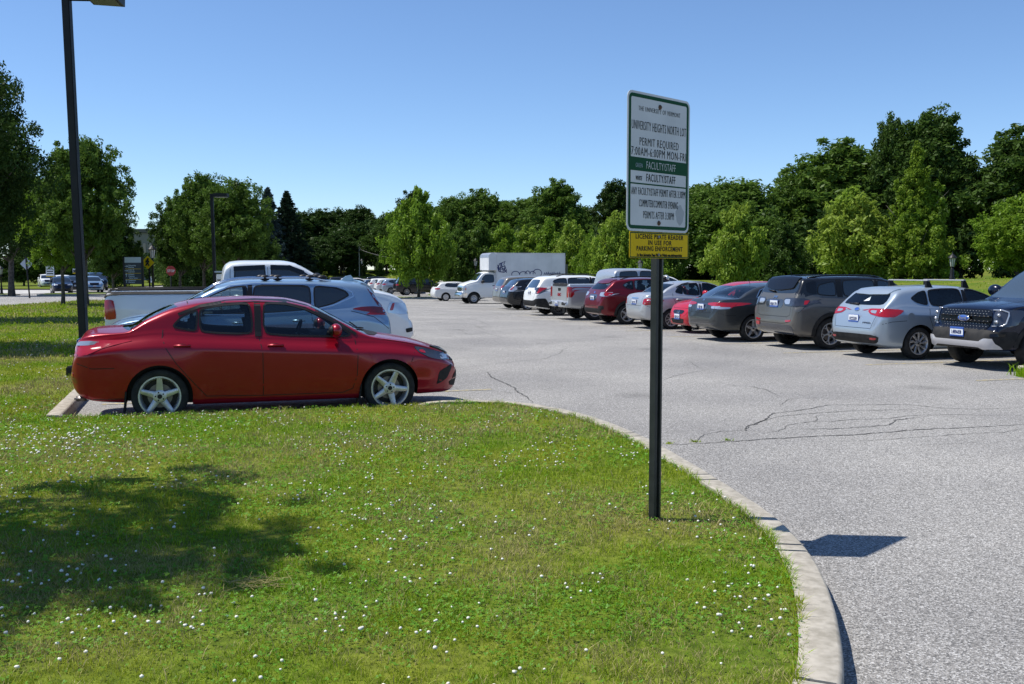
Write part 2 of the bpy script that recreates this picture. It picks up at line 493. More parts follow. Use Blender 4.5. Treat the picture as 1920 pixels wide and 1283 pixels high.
class Skin:
    """lays panels and lines on a body surface by casting rays at it"""
    def __init__(s, V, F):
        s.t = BVHTree.FromPolygons([Vector(v) for v in V], F)
    def ray(s, ax, a, b, side=-1):
        if ax == 'S': o, d = Vector((a, side * 2.5, b)), Vector((0, -side, 0))
        elif ax == 'T': o, d = Vector((a, b, 4)), Vector((0, 0, -1))
        elif ax == 'R': o, d = Vector((-3, a, b)), Vector((1, 0, 0))
        else: o, d = Vector((9, a, b)), Vector((-1, 0, 0))
        r = s.t.ray_cast(o, d)
        if r[0] is None: return None
        n = r[1]
        if n.dot(d) > 0: n = -n
        return r[0], n
    def panel(s, name, parent, ax, poly, m, off=0.003, step=0.06, side=-1, rnd=2, depth=0.012):
        if rnd: poly = smooth_poly(poly, rnd)
        P, F = fill(poly, step)
        hits = [s.ray(ax, a, b, side) for a, b in P]
        keep = {}; V = []
        for i, h in enumerate(hits):
            if h: keep[i] = len(V); V.append(h[0] + h[1] * off)
        F2 = [tuple(keep[i] for i in f) for f in F if all(i in keep for i in f)]
        if not F2: return None
        # orient outwards
        Fo = []
        for f in F2:
            nn = (V[f[1]] - V[f[0]]).cross(V[f[2]] - V[f[0]])
            i0 = [k for k, v in keep.items() if v == f[0]][0] if False else None
            Fo.append(f)
        inv = {v: k for k, v in keep.items()}
        Fo = []
        for f in F2:
            nn = (V[f[1]] - V[f[0]]).cross(V[f[2]] - V[f[0]])
            Fo.append(f if nn.dot(hits[inv[f[0]]][1]) > 0 else f[::-1])
        # skirt
        ec = {}
        for f in Fo:
            for i in range(len(f)):
                e = (f[i], f[(i + 1) % len(f)]); ec[tuple(sorted(e))] = ec.get(tuple(sorted(e)), 0) + 1
        nmain = len(Fo)
        sk = {}
        for f in list(Fo):
            for i in range(len(f)):
                a, b = f[i], f[(i + 1) % len(f)]
                if ec[tuple(sorted((a, b)))] == 1:
                    for q in (a, b):
                        if q not in sk:
                            sk[q] = len(V); V.append(V[q] - hits[inv[q]][1] * (depth + off))
                    Fo.append((b, a, sk[a], sk[b]))
        o = mesh_obj(name, V, Fo, m, parent)
        o.data.polygons.foreach_set('use_smooth', [i < nmain for i in range(len(Fo))]); o.data.update()
        if ax == 'S' or True:
            bm = bmesh.new(); bm.from_mesh(o.data)
            for e in bm.edges:
                if len(e.link_faces) == 2 and e.calc_face_angle(0) > R(40): e.smooth = False
            bm.to_mesh(o.data); bm.free()
        return o
    def line(s, mb, ax, pts, width=0.007, off=0.0015, side=-1, closed=False, step=0.05, m=0, lift=0.0):
        Q = []
        n = len(pts)
        for i in range(n if closed else n - 1):
            a, b = pts[i], pts[(i + 1) % n]
            d = math.hypot(b[0] - a[0], b[1] - a[1]); k = max(1, int(d / step))
            for j in range(k): Q.append((a[0] + (b[0] - a[0]) * j / k, a[1] + (b[1] - a[1]) * j / k))
        if not closed: Q.append(pts[-1])
        V = []
        nq = len(Q)
        for i, q in enumerate(Q):
            p0 = Q[(i - 1) % nq] if (closed or i > 0) else q; p1 = Q[(i + 1) % nq] if (closed or i < nq - 1) else q
            dx, dy = p1[0] - p0[0], p1[1] - p0[1]; l = math.hypot(dx, dy) or 1
            nx, ny = -dy / l * width / 2, dx / l * width / 2
            row_ = []
            for sg, of in ((1, 0), (1, off + lift), (-1, off + lift), (-1, 0)):
                h = s.ray(ax, q[0] + nx * sg, q[1] + ny * sg, side)
                row_.append(h[0] + h[1] * of if h else None)
            V.append(row_)
        vs, fs = [], []
        for i in range(nq if closed else nq - 1):
            a, b = V[i], V[(i + 1) % nq]
            if any(p is None for p in a + b): continue
            if (a[1] - b[1]).length > step * 6: continue
            k = len(vs); vs += a + b
            for j in range(3): fs.append((k + j, k + j + 1, k + 4 + j + 1, k + 4 + j))
        mb.add(vs, fs, m)

# ------------------------------------------------------------------ wheels
WHEEL = {}
def wheel_meshes(Rt, rr, wd, style, key_mat):
    k = (Rt, rr, wd, style, key_mat)
    if k in WHEEL: return WHEEL[k]
    h = wd / 2
    t = MB()
    t.lathe([(rr - .005, -h * .8), (rr + .012, -h * .97), (Rt * .86, -h), (Rt - .02, -h * .93), (Rt - .004, -h * .75), (Rt, -h * .4), (Rt, h * .4), (Rt - .004, h * .75), (Rt - .02, h * .93), (rr + .012, h * .97), (rr - .005, h * .8)], 44, 0, axis='y', close=True)
    for g in (-.35, 0, .35):
        t.lathe([(Rt + .0012, h * g - .004), (Rt + .0012, h * g + .004)], 44, 1, axis='y')
    to = t.build('tyre', [M['rubber'], M['black']], None, True); sharpen(to, 50)
    r = MB()
    r.lathe([(rr + .014, -h * .90), (rr + .012, -h * .985), (rr - .004, -h * .985), (rr - .012, -h * .9), (rr - .028, -h * .45), (rr - .035, h * .8)], 44, 0, axis='y')
    r.lathe([(0.001, h * .1), (rr - .03, h * .1)], 30, 1, axis='y')                # dark backing
    r.lathe([(.001, -h * .02), (rr * .62, -h * .02), (rr * .62, h * .08)], 30, 2, axis='y')
    def spoke(a, w0, w1, r0, r1, y0, y1, th=.022, mm=0, curve=0.0):
        prof = []
        ca, sa = math.cos(a), math.sin(a)
        n = 5; vs = []
        for i in range(n):
            t_ = i / (n - 1); rad = r0 + (r1 - r0) * t_; ww = (w0 + (w1 - w0) * t_) / 2; yy = y0 + (y1 - y0) * t_
            off = curve * t_ * t_
            for (u, v) in ((-ww, yy + th), (-ww, yy + .006), (-ww * .72, yy), (ww * .72, yy), (ww, yy + .006), (ww, yy + th)):
                x = rad * ca - (u + off) * sa; z = rad * sa + (u + off) * ca
                vs.append((x, v, z))
        fs = []
        for i in range(n - 1):
            for j in range(5): fs.append((i * 6 + j, i * 6 + j + 1, (i + 1) * 6 + j + 1, (i + 1) * 6 + j))
        r.add(vs, fs, mm)
    yo, yc = -h * .93, -h * .74
    hub = rr * .26
    if style == 'five':
        for i in range(5): spoke(math.pi / 2 + i * 1.2566, .085, .055, .03, rr - .004, yc, yo, .035)
        hub = rr * .34
    elif style == 'ten':
        for i in range(10): spoke(i * .6283, .034, .03, .04, rr - .004, yc, yo, .02, 0, .03)
    elif style == 'turbine':
        for i in range(9): spoke(i * .6981, .03, .062, .04, rr - .004, yc, yo, .02, 0, .035)
    elif style == 'twin':
        for i in range(6):
            for q in (-.13, .13): spoke(i * 1.0472 + q, .02, .032, .04, rr - .004, yc, yo, .025)
    elif style == 'star':
        for i in range(5):
            for q in (-.22, .22): spoke(math.pi / 2 + i * 1.2566 + q, .03, .03, .05, rr - .004, yc, yo, .025, 0, -.05 * (1 if q > 0 else -1))
    elif style == 'hex':
        for i in range(6):
            a = i * 1.0472 + .5
            spoke(a, .03, .03, .06, rr * .62, yc, yo, .02)
            for q in (-1, 1): spoke(a + q * .02, .026, .026, rr * .60, rr - .002, yo, yo, .02, 0, q * .075)
    elif style == 'steel':
        r.lathe([(rr - .03, -h * .5), (rr * .78, -h * .62), (rr * .55, -h * .35), (rr * .3, -h * .55), (.001, -h * .55)], 30, 0, axis='y')
        for i in range(8):
            a = i * .785; r.ell((rr * .68 * math.cos(a), -h * .5, rr * .68 * math.sin(a)), (.022, .012, .022), 1, 8, 5)
    elif style == 'cap':
        r.lathe([(rr, -h * .9), (rr * .8, -h * .95), (rr * .4, -h * .98), (.001, -h * 1.0)], 30, 0, axis='y')
        for i in range(12):
            a = i * .5236; r.ell((rr * .72 * math.cos(a), -h * .93, rr * .72 * math.sin(a)), (.012, .008, .012), 1, 8, 5)
    if style not in ('cap',):
        r.lathe([(hub, yc + .02), (hub, yc - .004), (hub * .8, yc - .010), (hub * .42, yc - .010), (hub * .4, yc - .016), (.001, yc - .017)], 24, 0, axis='y')
        r.lathe([(hub * .36, yc - .0175), (.001, yc - .018)], 16, 1, axis='y')
        for i in range(5):
            a = i * 1.2566 + .6; r.ell((hub * .62 * math.cos(a), yc - .010, hub * .62 * math.sin(a)), (.009, .004, .009), 1, 8, 5)
    ro = r.build('rim', [M[key_mat], M['black'], M['steel']], None, True); sharpen(ro, 40)
    WHEEL[k] = (to.data, ro.data)
    bpy.data.objects.remove(to); bpy.data.objects.remove(ro)
    return WHEEL[k]

def add_wheel(parent, x, y, Rt, rr, wd, style, km, steer=0.0, spin=0.0):
    w_ = empty('wheel'); w_.parent = parent
    side = -1 if y < 0 else 1
    w_.location = (x, y - side * wd / 2, Rt)
    w_.rotation_euler = (0, spin, (0 if side < 0 else math.pi) + steer)
    a, b = wheel_meshes(Rt, rr, wd, style, km)
    for nm, me in (('tyre', a), ('rim', b)):
        o = bpy.data.objects.new(nm, me); COL.objects.link(o); o.parent = w_
    return w_

def seat_mesh(x, y, z, parent, s=1.0):
    b = MB()
    tilt = Matrix.Rotation(R(-14), 3, 'Y')
    b.box((x, y, z + .12), (.5, .48, .14), bev=.05)
    b.box((x - .27, y, z + .42), (.13, .46, .58), bev=.05, M=tilt)
    b.box((x - .36, y, z + .80), (.10, .26, .18), bev=.045, M=tilt)
    b.tube([(x - .34, y - .06, z + .66), (x - .35, y - .06, z + .78)], .008)
    b.tube([(x - .34, y + .06, z + .66), (x - .35, y + .06, z + .78)], .008)
    return b.build('seat', M['seat'], parent, True)

def make_car(name, label, cat, group, sp, pmat, ref, world, rev=False, hollow=False, extra=None):
    """ref: local (x, y) that lands on world (X, Y)"""
    car = Car(sp)
    rz = R(17.5) + (math.pi if rev else 0) + R(sp.get('yaw', 0))
    c, s_ = math.cos(rz), math.sin(rz)
    ox = world[0] - (ref[0] * c - ref[1] * s_); oy = world[1] - (ref[0] * s_ + ref[1] * c)
    mx, my = ox + sp['top'][-1][0] / 2 * c, oy + sp['top'][-1][0] / 2 * s_
    root = empty(name, (ox, oy, tz(mx, my)), rz)
    tag(root, label, cat, group)
    car.root = root
    V, F = car.loft()
    sk = Skin(V, F); car.sk = sk
    body = mesh_obj('body', V, F, [pmat, M['black'], M['cabin'], M['paint_black']], None, True)
    bm = bmesh.new(); bm.from_mesh(body.data); bmesh.ops.recalc_face_normals(bm, faces=bm.faces[:]); bm.to_mesh(body.data); bm.free()
    cs = []
    for xw in sp['wheels']:
        b = MB(); ra = sp['tyre'][0] + sp.get('archgap', .055)
        wmax = 1.4
        for sd_ in (-1, 1):
            y0 = sd_ * (float(pchip(sp['plan'], xw)) - .30)
            b = MB()
            prof = [(ra * math.cos(a), ra * math.sin(a)) for a in np.linspace(0, 2 * math.pi, 49)[:-1]]
            zc = sp['tyre'][0] + sp.get('archlift', 0.0)
            # open the arch downwards
            b.prism([(xw + p[0], zc + p[1]) for p in prof], y0, sd_ * wmax, fn=lambda a, bb, h: (a, h, bb))
            cs.append(cutter(b.v, b.f))
            b = MB(); b.box((xw, (y0 + sd_ * wmax) / 2, zc - .5), (2 * ra * .985, abs(sd_ * wmax - y0) - .002, 1.0)); cs.append(cutter(b.v, b.f))
    ylim = {}
    if hollow:
        x0, x1 = sp['cabin']
        vol0 = mvol(body.data)
        for k_, ins in enumerate((.045, .051, .058, .066)):
            keep = body.data.copy()
            cv, cf_ = car.loft(x0 + .013 * k_, x1 - .017 * k_, ins, sp.get('cabin_z', .70) + .007 * k_)
            cut(body, [cutter(cv, cf_)])
            if mvol(body.data) > .3 * vol0: break
            body.data = keep
        for poly in sp['windows']:
            b = MB(); b.prism(smooth_poly(poly, 2), -1.3, 1.3, fn=lambda a, bb, h: (a, h, bb)); cs.append(cutter(b.v, b.f))
        if 'rear_panel' in sp:
            b = MB(); b.prism(smooth_poly(sp['rear_panel'], 2), -1, sp['cabin'][0] + .25, fn=lambda a, bb, h: (h, a, bb)); cs.append(cutter(b.v, b.f))
        for key in ('windshield', 'rear_glass'):
            if key in sp:
                b = MB(); b.prism(smooth_poly(glass_poly(car, sp[key], .012), 2), sp.get('cabin_z', .70) + .12, 2.3); cs.append(cutter(b.v, b.f))
    if sp.get('bed'):
        x0, x1, wb, z0 = sp['bed']
        b = MB(); b.box(((x0 + x1) / 2, 0, z0 + 1), (x1 - x0, wb * 2, 2)); cs.append(cutter(b.v, b.f))
    cut(body, cs); body.parent = root
    me = body.data
    mi = []
    tr = sk.t
    for p in me.polygons:
        q = p.center
        near = tr.find_nearest(q)
        d = (near[0] - q).length
        k = 0
        if d > .012:
            k = 1
            if hollow and sp['cabin'][0] - .05 < q.x < sp['cabin'][1] + .05 and abs(q.y) < .9 and q.z > sp.get('cabin_z', .7) - .02: k = 2
            if sp.get('bed') and sp['bed'][0] - .02 < q.x < sp['bed'][1] + .02 and q.z > sp['bed'][3] - .02: k = 0 if sp.get('bed_paint', 1) else 1
        if k == 0 and 'upper' in sp and sp['upper'](q): k = 3
        mi.append(k)
    me.polygons.foreach_set('material_index', mi)
    sharpen(body, 38)
    gm = M['clear'] if hollow else M['glass']
    for i, poly in enumerate(sp['windows']):
        for sd_ in (-1, 1):
            wo = sk.panel('window', root, 'S', poly, sp.get('tint', {}).get(i, gm), -.001 if hollow else .003, .09, sd_, depth=.003 if hollow else .01)
            fb = MB(); sk.line(fb, 'S', smooth_poly(poly, 2), sp.get('frame', .022), .006, sd_, True, .05)
            if fb.v and wo: fb.build('window_frame', sp.get('trim_mat', M['black']), wo)
    for key, nm in (('windshield', 'windshield'), ('rear_glass', 'rear_window')):
        if key in sp: sk.panel(nm, root, 'T', glass_poly(car, sp[key], 0), M[sp['ws_mat']] if key == 'windshield' and 'ws_mat' in sp else gm, .000 if hollow else .003, .08, depth=.003 if hollow else .01)
    if 'rear_panel' in sp: sk.panel('rear_window', root, 'R', sp['rear_panel'], gm, .001 if hollow else .003, .07, depth=.003 if hollow else .01)
    # seams, pillars
    def one(nm, ax, pts, wd_, off, side=-1, m=None):
        lb = MB(); sk.line(lb, ax, pts, wd_, off, side)
        if lb.v: lb.build(nm, m or M['black'], root)
    far_ = root.location.y > 60
    for sd_ in (-1, 1):
        if not far_:
            for ln_ in sp.get('seams', []): one('panel_gap', 'S', ln_, .009, .0012, sd_)
        for ln_, w2 in sp.get('trims', []): one('pillar_trim', 'S', ln_, w2, .006, sd_)
        if 'chromeline' in sp: one('chrome_strip', 'S', sp['chromeline'], .018, .009, sd_, M['chrome'])
    if not far_:
        for ln_ in sp.get('hood_seams', []): one('hood_gap', 'T', ln_, .008, .0012); one('hood_gap', 'T', [(a, -b) for a, b in ln_], .008, .0012)
        for ln_ in sp.get('rear_seams', []): one('tailgate_gap', 'R', ln_, .009, .0012)
    for nm, ax, poly, mk, off, *rest in sp.get('panels', []):
        lab = rest[0] if rest else None
        if ax == 'S':
            for sd_ in (-1, 1): sk.panel(nm, root, 'S', poly, M[mk], off, .05, sd_)
        elif ax in ('R2', 'F2'):
            for sg in (-1, 1): sk.panel(nm, root, ax[0], [(a * sg, b) for a, b in poly], M[mk], off, .05)
        else: sk.panel(nm, root, ax, poly, M[mk], off, .05)
    if 'cladding' in sp:
        for xw in sp['wheels']:
            ra = sp['tyre'][0] + sp.get('archgap', .055); zc = sp['tyre'][0]; wdt = sp['cladding']
            poly = [(xw + (ra - .012) * math.cos(a), zc + (ra - .012) * math.sin(a)) for a in np.linspace(-.25, math.pi + .25, 25)]
            poly += [(xw + (ra + wdt) * math.cos(a), zc + (ra + wdt) * math.sin(a)) for a in np.linspace(math.pi + .25, -.25, 25)]
            poly = [p for p in poly if p[1] > float(pchip(sp['bot'], p[0])) + .01]
            for sd_ in (-1, 1): sk.panel('arch_trim', root, 'S', poly, M['matt'], .012, .05, sd_, rnd=0)
    # wheels
    Rt, rr, wd_, st, km = sp['tyre']
    for i, xw in enumerate(sp['wheels']):
        hw = float(pchip(sp['plan'], xw)) - sp.get('wheel_in', .02)
        for sd_ in (-1, 1):
            add_wheel(root, xw, sd_ * hw, Rt, rr, wd_, st, km, R(sp.get('steer', 0)) if i == 1 else 0, .4 * i + sp.get('spin', 0))
    # mirrors
    if 'mirror' in sp:
        xm, zm = sp['mirror'][:2]; sc = sp['mirror'][2] if len(sp['mirror']) > 2 else 1
        for sd_ in (-1, 1):
            h = sk.ray('S', xm, zm, sd_)
            if h:
                y0 = h[0].y
                b = MB(); b.ell((xm - .0, y0 + sd_ * .13 * sc, zm + .02), (.075 * sc, .115 * sc, .085 * sc), 0, 16, 10)
                b.tube([(xm + .02, y0 - sd_ * .02, zm - .04), (xm + .01, y0 + sd_ * .07, zm - .03)], [.035, .028], 8, 1)
                b.box((xm - .055 * sc, y0 + sd_ * .13 * sc, zm + .02), (.05 * sc, .19 * sc, .12 * sc), 1, bev=.02)
                b.build('mirror', [sp.get('mirror_mat', pmat), M['black']], root, True)
    for xh, zh in sp.get('handles', []):
        for sd_ in (-1, 1):
            h = sk.ray('S', xh, zh, sd_)
            if h:
                b = MB(); b.box((xh, h[0].y + sd_ * .014, zh), (.20, .022, .032), 0, bev=.009)
                b.ell((xh, h[0].y, zh - .012), (.075, .006, .035), 1, 12, 6)
                b.build('door_handle', [sp.get('handle_mat', pmat), M['black']], root, True)
    if hollow:
        zf = sp['seat_z']
        for xs_, ys_ in sp['seats']: seat_mesh(xs_, ys_, zf, root)
        b = MB(); xd = sp['dash']; b.box((xd, 0, zf + .36), (.5, 1.35, .2), bev=.06); b.build('dashboard', M['cabin'], root, True)
        b = MB(); pts = [(xd - .36 + .06 * math.cos(a), .37 + .18 * math.sin(a), zf + .42 + .18 * math.cos(a)) for a in np.linspace(0, 2 * math.pi, 21)]
        b.tube(pts, .015, 8); b.tube([(xd - .36, .37, zf + .42), (xd - .2, .37, zf + .36)], .03); b.tube([pts[5], pts[15]], .012)
        b.build('steering_wheel', M['black'], root, True)
    # plates
    for ax, yy, zz, txt, sty in sp.get('plates', []):
        h = sk.ray(ax, yy, zz)
        if not h: continue
        sg = -1 if ax == 'R' else 1
        b = MB(); x = h[0].x + sg * .012
        b.box((x, yy, zz), (.012, .325, .165), 1); b.box((x + sg * .004, yy, zz), (.012, .305, .148), 0)
        if sty == 'blue': b.box((x + sg * .008, yy, zz - .057), (.012, .305, .028), 1)
        if sty == 'bars':
            b.box((x + sg * .008, yy, zz + .062), (.012, .305, .022), 1); b.box((x + sg * .008, yy, zz - .064), (.012, .305, .02), 1)
        pl = b.build('license_plate', [M['plate'], M['plate_blue'] if sty != 'dark' else M['black']], root)
        # local text frame: x right, y up as seen from outside
        rt = Vector((0, -1, 0)) if ax == 'R' else Vector((0, 1, 0))
        mt = Matrix(((rt.x, 0, -rt.x, 0), (rt.y, 0, 0, 0), (0, 1, 0, 0), (0, 0, 0, 1)))
        nx = Vector((sg, 0, 0)); up = Vector((0, 0, 1))
        mt = Matrix((rt, up, nx)).transposed().to_4x4(); mt.translation = Vector((x + sg * .0155, yy, zz - .035))
        text_mesh(txt, .095, M['plate_ink'], pl, mt, sx=.72, bold=.002)
    if extra: extra(car, root, sk)
    return root, car

def glass_poly(car, g, shrink):
    """g = (xa, xb, inset_a, inset_b): outline seen from above, xa at the low end"""
    xa, xb, ia, ib = g; sg = 1 if xa > xb else -1
    pts = []
    n = 8
    for i in range(n + 1):
        t = i / n; x = xa + (xb - xa) * t
        pts.append((x - sg * 0, car.wr(x) - (ia + (ib - ia) * t) - shrink))
    bow = g[4] if len(g) > 4 else .10
    def arc(x, w_, d):
        return [(x + d * (1 - (k / 4) ** 2), w_ * k / 4) for k in range(3, -1, -1)]
    up = pts
    a0, b0 = up[0], up[-1]
    low = arc(xa - sg * shrink, a0[1], sg * bow)[::-1]           # centre -> edge at low end
    high = arc(xb + sg * shrink, b0[1], sg * bow * .5)           # edge -> centre at high end
    half = low + up + high
    full = half + [(x, -y) for x, y in half[::-1]]
    out = []
    for p in full:
        if not out or math.hypot(p[0] - out[-1][0], p[1] - out[-1][1]) > 1e-4: out.append(p)
    if math.hypot(out[0][0] - out[-1][0], out[0][1] - out[-1][1]) < 1e-4: out.pop()
    return out

def word(root, sk, ax, yy, zz, txt, size, m, sx=1.0, off=.004, bold=0.0, name='badge_lettering'):
    h = sk.ray(ax, yy, zz)
    if not h: return
    sg = -1 if ax == 'R' else 1
    rt = Vector((0, -1, 0)) if ax == 'R' else Vector((0, 1, 0))
    n = h[1]; n = Vector((n.x, 0, n.z)).normalized(); up = n.cross(rt)
    mt = Matrix((rt, up, n)).transposed().to_4x4(); mt.translation = h[0] + n * off - up * size * .35
    return text_mesh(txt, size, m, root, mt, name=name, sx=sx, ext=.002, bold=bold)
def disc(root, sk, ax, yy, zz, ry, rz_, m, off=.004, th=.006, name='badge'):
    h = sk.ray(ax, yy, zz)
    if not h: return
    n = Vector((h[1].x, 0, h[1].z)).normalized(); rt = Vector((0, 1, 0)); up = n.cross(rt)
    if up.z < 0: up = -up
    V = []; K = 24
    for r_, o_ in ((1, 0), (1, th), (.86, th + .003), (0.001, th + .001)):
        for i in range(K):
            a = 2 * math.pi * i / K
            V.append(h[0] + rt * ry * r_ * math.cos(a) + up * rz_ * r_ * math.sin(a) + n * (off + o_))
    F = [(i * K + k, i * K + (k + 1) % K, (i + 1) * K + (k + 1) % K, (i + 1) * K + k) for i in range(3) for k in range(K)]
    mi = [0] * K * 2 + [1] * K
    o = mesh_obj(name, V, F, m, root, False, mi)
    return o
def box_on(root, sk, ax, a, b, d, m, name, off=0.0, bev=.01):
    """a small box seated on the body at a ray hit; d = size in x,y,z"""
    h = sk.ray(ax, a, b)
    if not h: return None
    mb = MB(); mb.box(h[0] + h[1] * off, d, bev=bev); return mb.build(name, m, root, True)
# ------------------------------------------------------------------ vehicle specs (metres, x from the rear bumper)
M['paint_red'] = paint('paint_red', (0.27, 0.001, 0.012), 0.30, 0.30, dust=.002)
M['paint_silverblue'] = paint('paint_silver_blue', (0.25, 0.37, 0.50), 0.55, 0.3)
M['paint_silver'] = paint('paint_silver', (0.50, 0.52, 0.54), 0.55, 0.32)
M['paint_palesilver'] = paint('paint_pale_silver', (0.70, 0.73, 0.76), 0.2, 0.35, dust=.01)
M['paint_iceblue'] = paint('paint_ice_silver', (0.38, 0.45, 0.52), 0.5, 0.3)
M['paint_navy'] = paint('paint_navy', (0.003, 0.007, 0.024), 0.3, 0.25, dust=.01)
M['paint_darkgrey'] = paint('paint_dark_grey', (0.055, 0.062, 0.067), 0.55, 0.3, dust=.02)
M['paint_warmgrey'] = paint('paint_warm_grey', (0.115, 0.114, 0.108), 0.35, 0.35, dust=.35)
M['paint_beige'] = paint('paint_beige', (0.22, 0.20, 0.17), 0.4, 0.32, dust=.1)
M['paint_darkred'] = paint('paint_dark_red', (0.15, 0.003, 0.010), 0.4, 0.28, dust=.02)
M['paint_brightred'] = paint('paint_bright_red', (0.42, 0.006, 0.018), 0.0, 0.3, dust=.02)
M['paint_white'] = paint('paint_white', (0.72, 0.73, 0.72), 0.0, 0.35, dust=.05)
M['paint_black'] = paint('paint_black', (0.012, 0.014, 0.017), 0.2, 0.25, dust=.05)
M['paint_blue'] = paint('paint_blue', (0.05, 0.09, 0.16), 0.4, 0.3)

SED = dict(
    top=[(0, .60), (.015, .70), (.05, .86), (.10, .99), (.16, 1.065), (.3, 1.10), (.62, 1.115), (.85, 1.25), (1.18, 1.385), (1.5, 1.44), (1.95, 1.458), (2.4, 1.44), (2.72, 1.375), (3.1, 1.195), (3.44, 1.02), (3.6, .975), (4.0, .905), (4.3, .82), (4.48, .74), (4.57, .66), (4.62, .58), (4.64, .50)],
    bot=[(0, .50), (.03, .42), (.12, .33), (.25, .28), (.6, .25), (1.4, .20), (3.3, .20), (4.1, .22), (4.45, .22), (4.58, .25), (4.64, .34)],
    belt=[(0, .90), (.5, 1.0), (1.0, 1.055), (1.4, 1.03), (2.1, .985), (3.2, .915), (3.6, .895), (4.3, .74), (4.64, .55)],
    plan=[(0, .50), (.03, .64), (.1, .76), (.25, .835), (.6, .872), (1.5, .885), (3.2, .885), (3.8, .872), (4.15, .82), (4.4, .72), (4.55, .58), (4.62, .46), (4.64, .38)],
    wheels=(.98, 3.68), tyre=(.318, .225, .205, 'five', 'alloy'), archgap=.05,
    windows=[[(1.40, 1.06), (1.13, 1.12), (1.24, 1.235), (1.42, 1.315)], [(1.44, 1.052), (1.44, 1.32), (1.7, 1.365), (2.02, 1.385), (2.05, 1.015)],
             [(2.18, 1.385), (2.45, 1.37), (2.68, 1.305), (2.98, 1.16), (3.22, .99), (3.15, .965), (2.17, 1.005)]],
    windshield=(3.44, 2.74, .07, .06), rear_glass=(.64, 1.20, .10, .08),
    seams=[[(1.03, 1.09), (1.02, 1.0), (1.06, .88), (1.17, .70), (1.38, .44), (1.5, .30), (2.15, .285)], [(2.11, 1.0), (2.15, .8), (2.15, .285)],
           [(2.15, .285), (3.1, .285), (3.22, .33), (3.27, .5), (3.28, .75), (3.26, .93)], [(4.02, .80), (3.93, .6)], [(.5, .66), (.25, .66), (.04, .74)], [(.05, .30), (.6, .30)]],
    trims=[([(2.105, .99), (2.105, 1.40)], .075), ([(1.20, 1.26), (1.45, 1.355), (1.75, 1.402), (2.08, 1.415), (2.45, 1.40), (2.7, 1.335), (3.0, 1.175), (3.28, .99)], .035)],
    hood_seams=[[(3.55, .66), (3.9, .66), (4.25, .60), (4.45, .50)], [(4.45, .50), (4.5, 0)]],
    rear_seams=[[(-.52, 1.03), (-.5, .72), (.5, .72), (.52, 1.03)]],
    mirror=(3.02, 1.03), handles=[(1.24, .905), (2.30, .885)],
    cabin=(.85, 3.52), cabin_z=.70, seat_z=.52, seats=[(2.35, -.37), (2.35, .37), (1.68, -.35), (1.68, .35)], dash=3.02,
    panels=[('tail_light', 'S', [(.0, .975), (.26, .985), (.50, .955), (.32, .865), (.16, .80), (.0, .80)], 'red_lens', .006),
            ('tail_light', 'R2', [(.82, .985), (.50, .975), (.5, .88), (.82, .80)], 'red_lens', .006),
            ('reverse_lamp', 'S', [(.03, .962), (.24, .97), (.40, .955), (.22, .92), (.03, .915)], 'clear_lens', .010),
            ('headlight', 'S', [(4.0, .83), (4.14, .80), (4.30, .755), (4.52, .70), (4.56, .63), (4.40, .635), (4.2, .68), (4.05, .755)], 'dark_lens', .006),
            ('indicator', 'S', [(4.04, .80), (4.13, .785), (4.15, .735), (4.08, .75)], 'red_lens', .010),
            ('headlight_lens', 'S', [(4.36, .715), (4.46, .70), (4.47, .645), (4.36, .65)], 'clear_lens', .010),
            ('grille', 'F', [(-.5, .66), (.5, .66), (.5, .60), (-.5, .60)], 'gloss', .005), ('lower_grille', 'F', [(-.52, .5), (.52, .5), (.6, .28), (-.6, .28)], 'matt', .005),
            ('fog_recess', 'S', [(4.33, .50), (4.52, .58), (4.53, .54), (4.45, .40), (4.30, .32)], 'matt', .004),
            ('hood_protector', 'T', [(4.28, .62), (4.48, .50), (4.56, .2), (4.565, 0), (4.56, -.2), (4.48, -.50), (4.28, -.62), (4.22, -.62), (4.40, -.46), (4.47, -.2), (4.475, 0), (4.47, .2), (4.40, .46), (4.22, .62)], 'gloss', .022),
            ('cowl', 'T', [(3.42, -.66), (3.42, .66), (3.54, .56), (3.64, .2), (3.645, 0), (3.64, -.2), (3.54, -.56)], 'matt', .004),
            ('bumper_reflector', 'R2', [(.66, .60), (.56, .60), (.56, .56), (.66, .56)], 'red_lens', .005)],
    plates=[('R', 0, .87, 'HKT 482', 'blue'), ('F', 0, .47, 'HKT 482', 'blue')], shoulder=.105, crease=.80, tuck=.065, flare=.035)

def corolla_extra(car, root, sk):
    # lugs of the front plate, mud flaps, wipers, lip
    for sd_ in (-1, 1):
        for xw in (.60, 3.31):
            y = sd_ * .74
            b = MB(); b.box((xw, y, .26), (.02, .22, .26), bev=.008, M=Matrix.Rotation(R(6), 3, 'Y')); b.build('mud_flap', M['matt'], root)
    b = MB()
    for y0, y1 in ((-.1, -.62), (.45, -.05)):
        pts = []
        for t in np.linspace(0, 1, 6):
            yy = y0 + (y1 - y0) * t; xx = 3.46 - .17 * t; h = sk.ray('T', xx, yy)
            if h: pts.append(h[0] + h[1] * .02)
        b.tube(pts, .009, 6)
    b.build('wiper', M['matt'], root)
    b = MB(); b.box((.1, -.45, .28), (.16, .06, .06), bev=.02); b.build('exhaust_pipe', M['steel'], root, True)
    disc(root, sk, 'F', 0, .63, .07, .05, [M['chrome'], M['gloss']], name='badge')

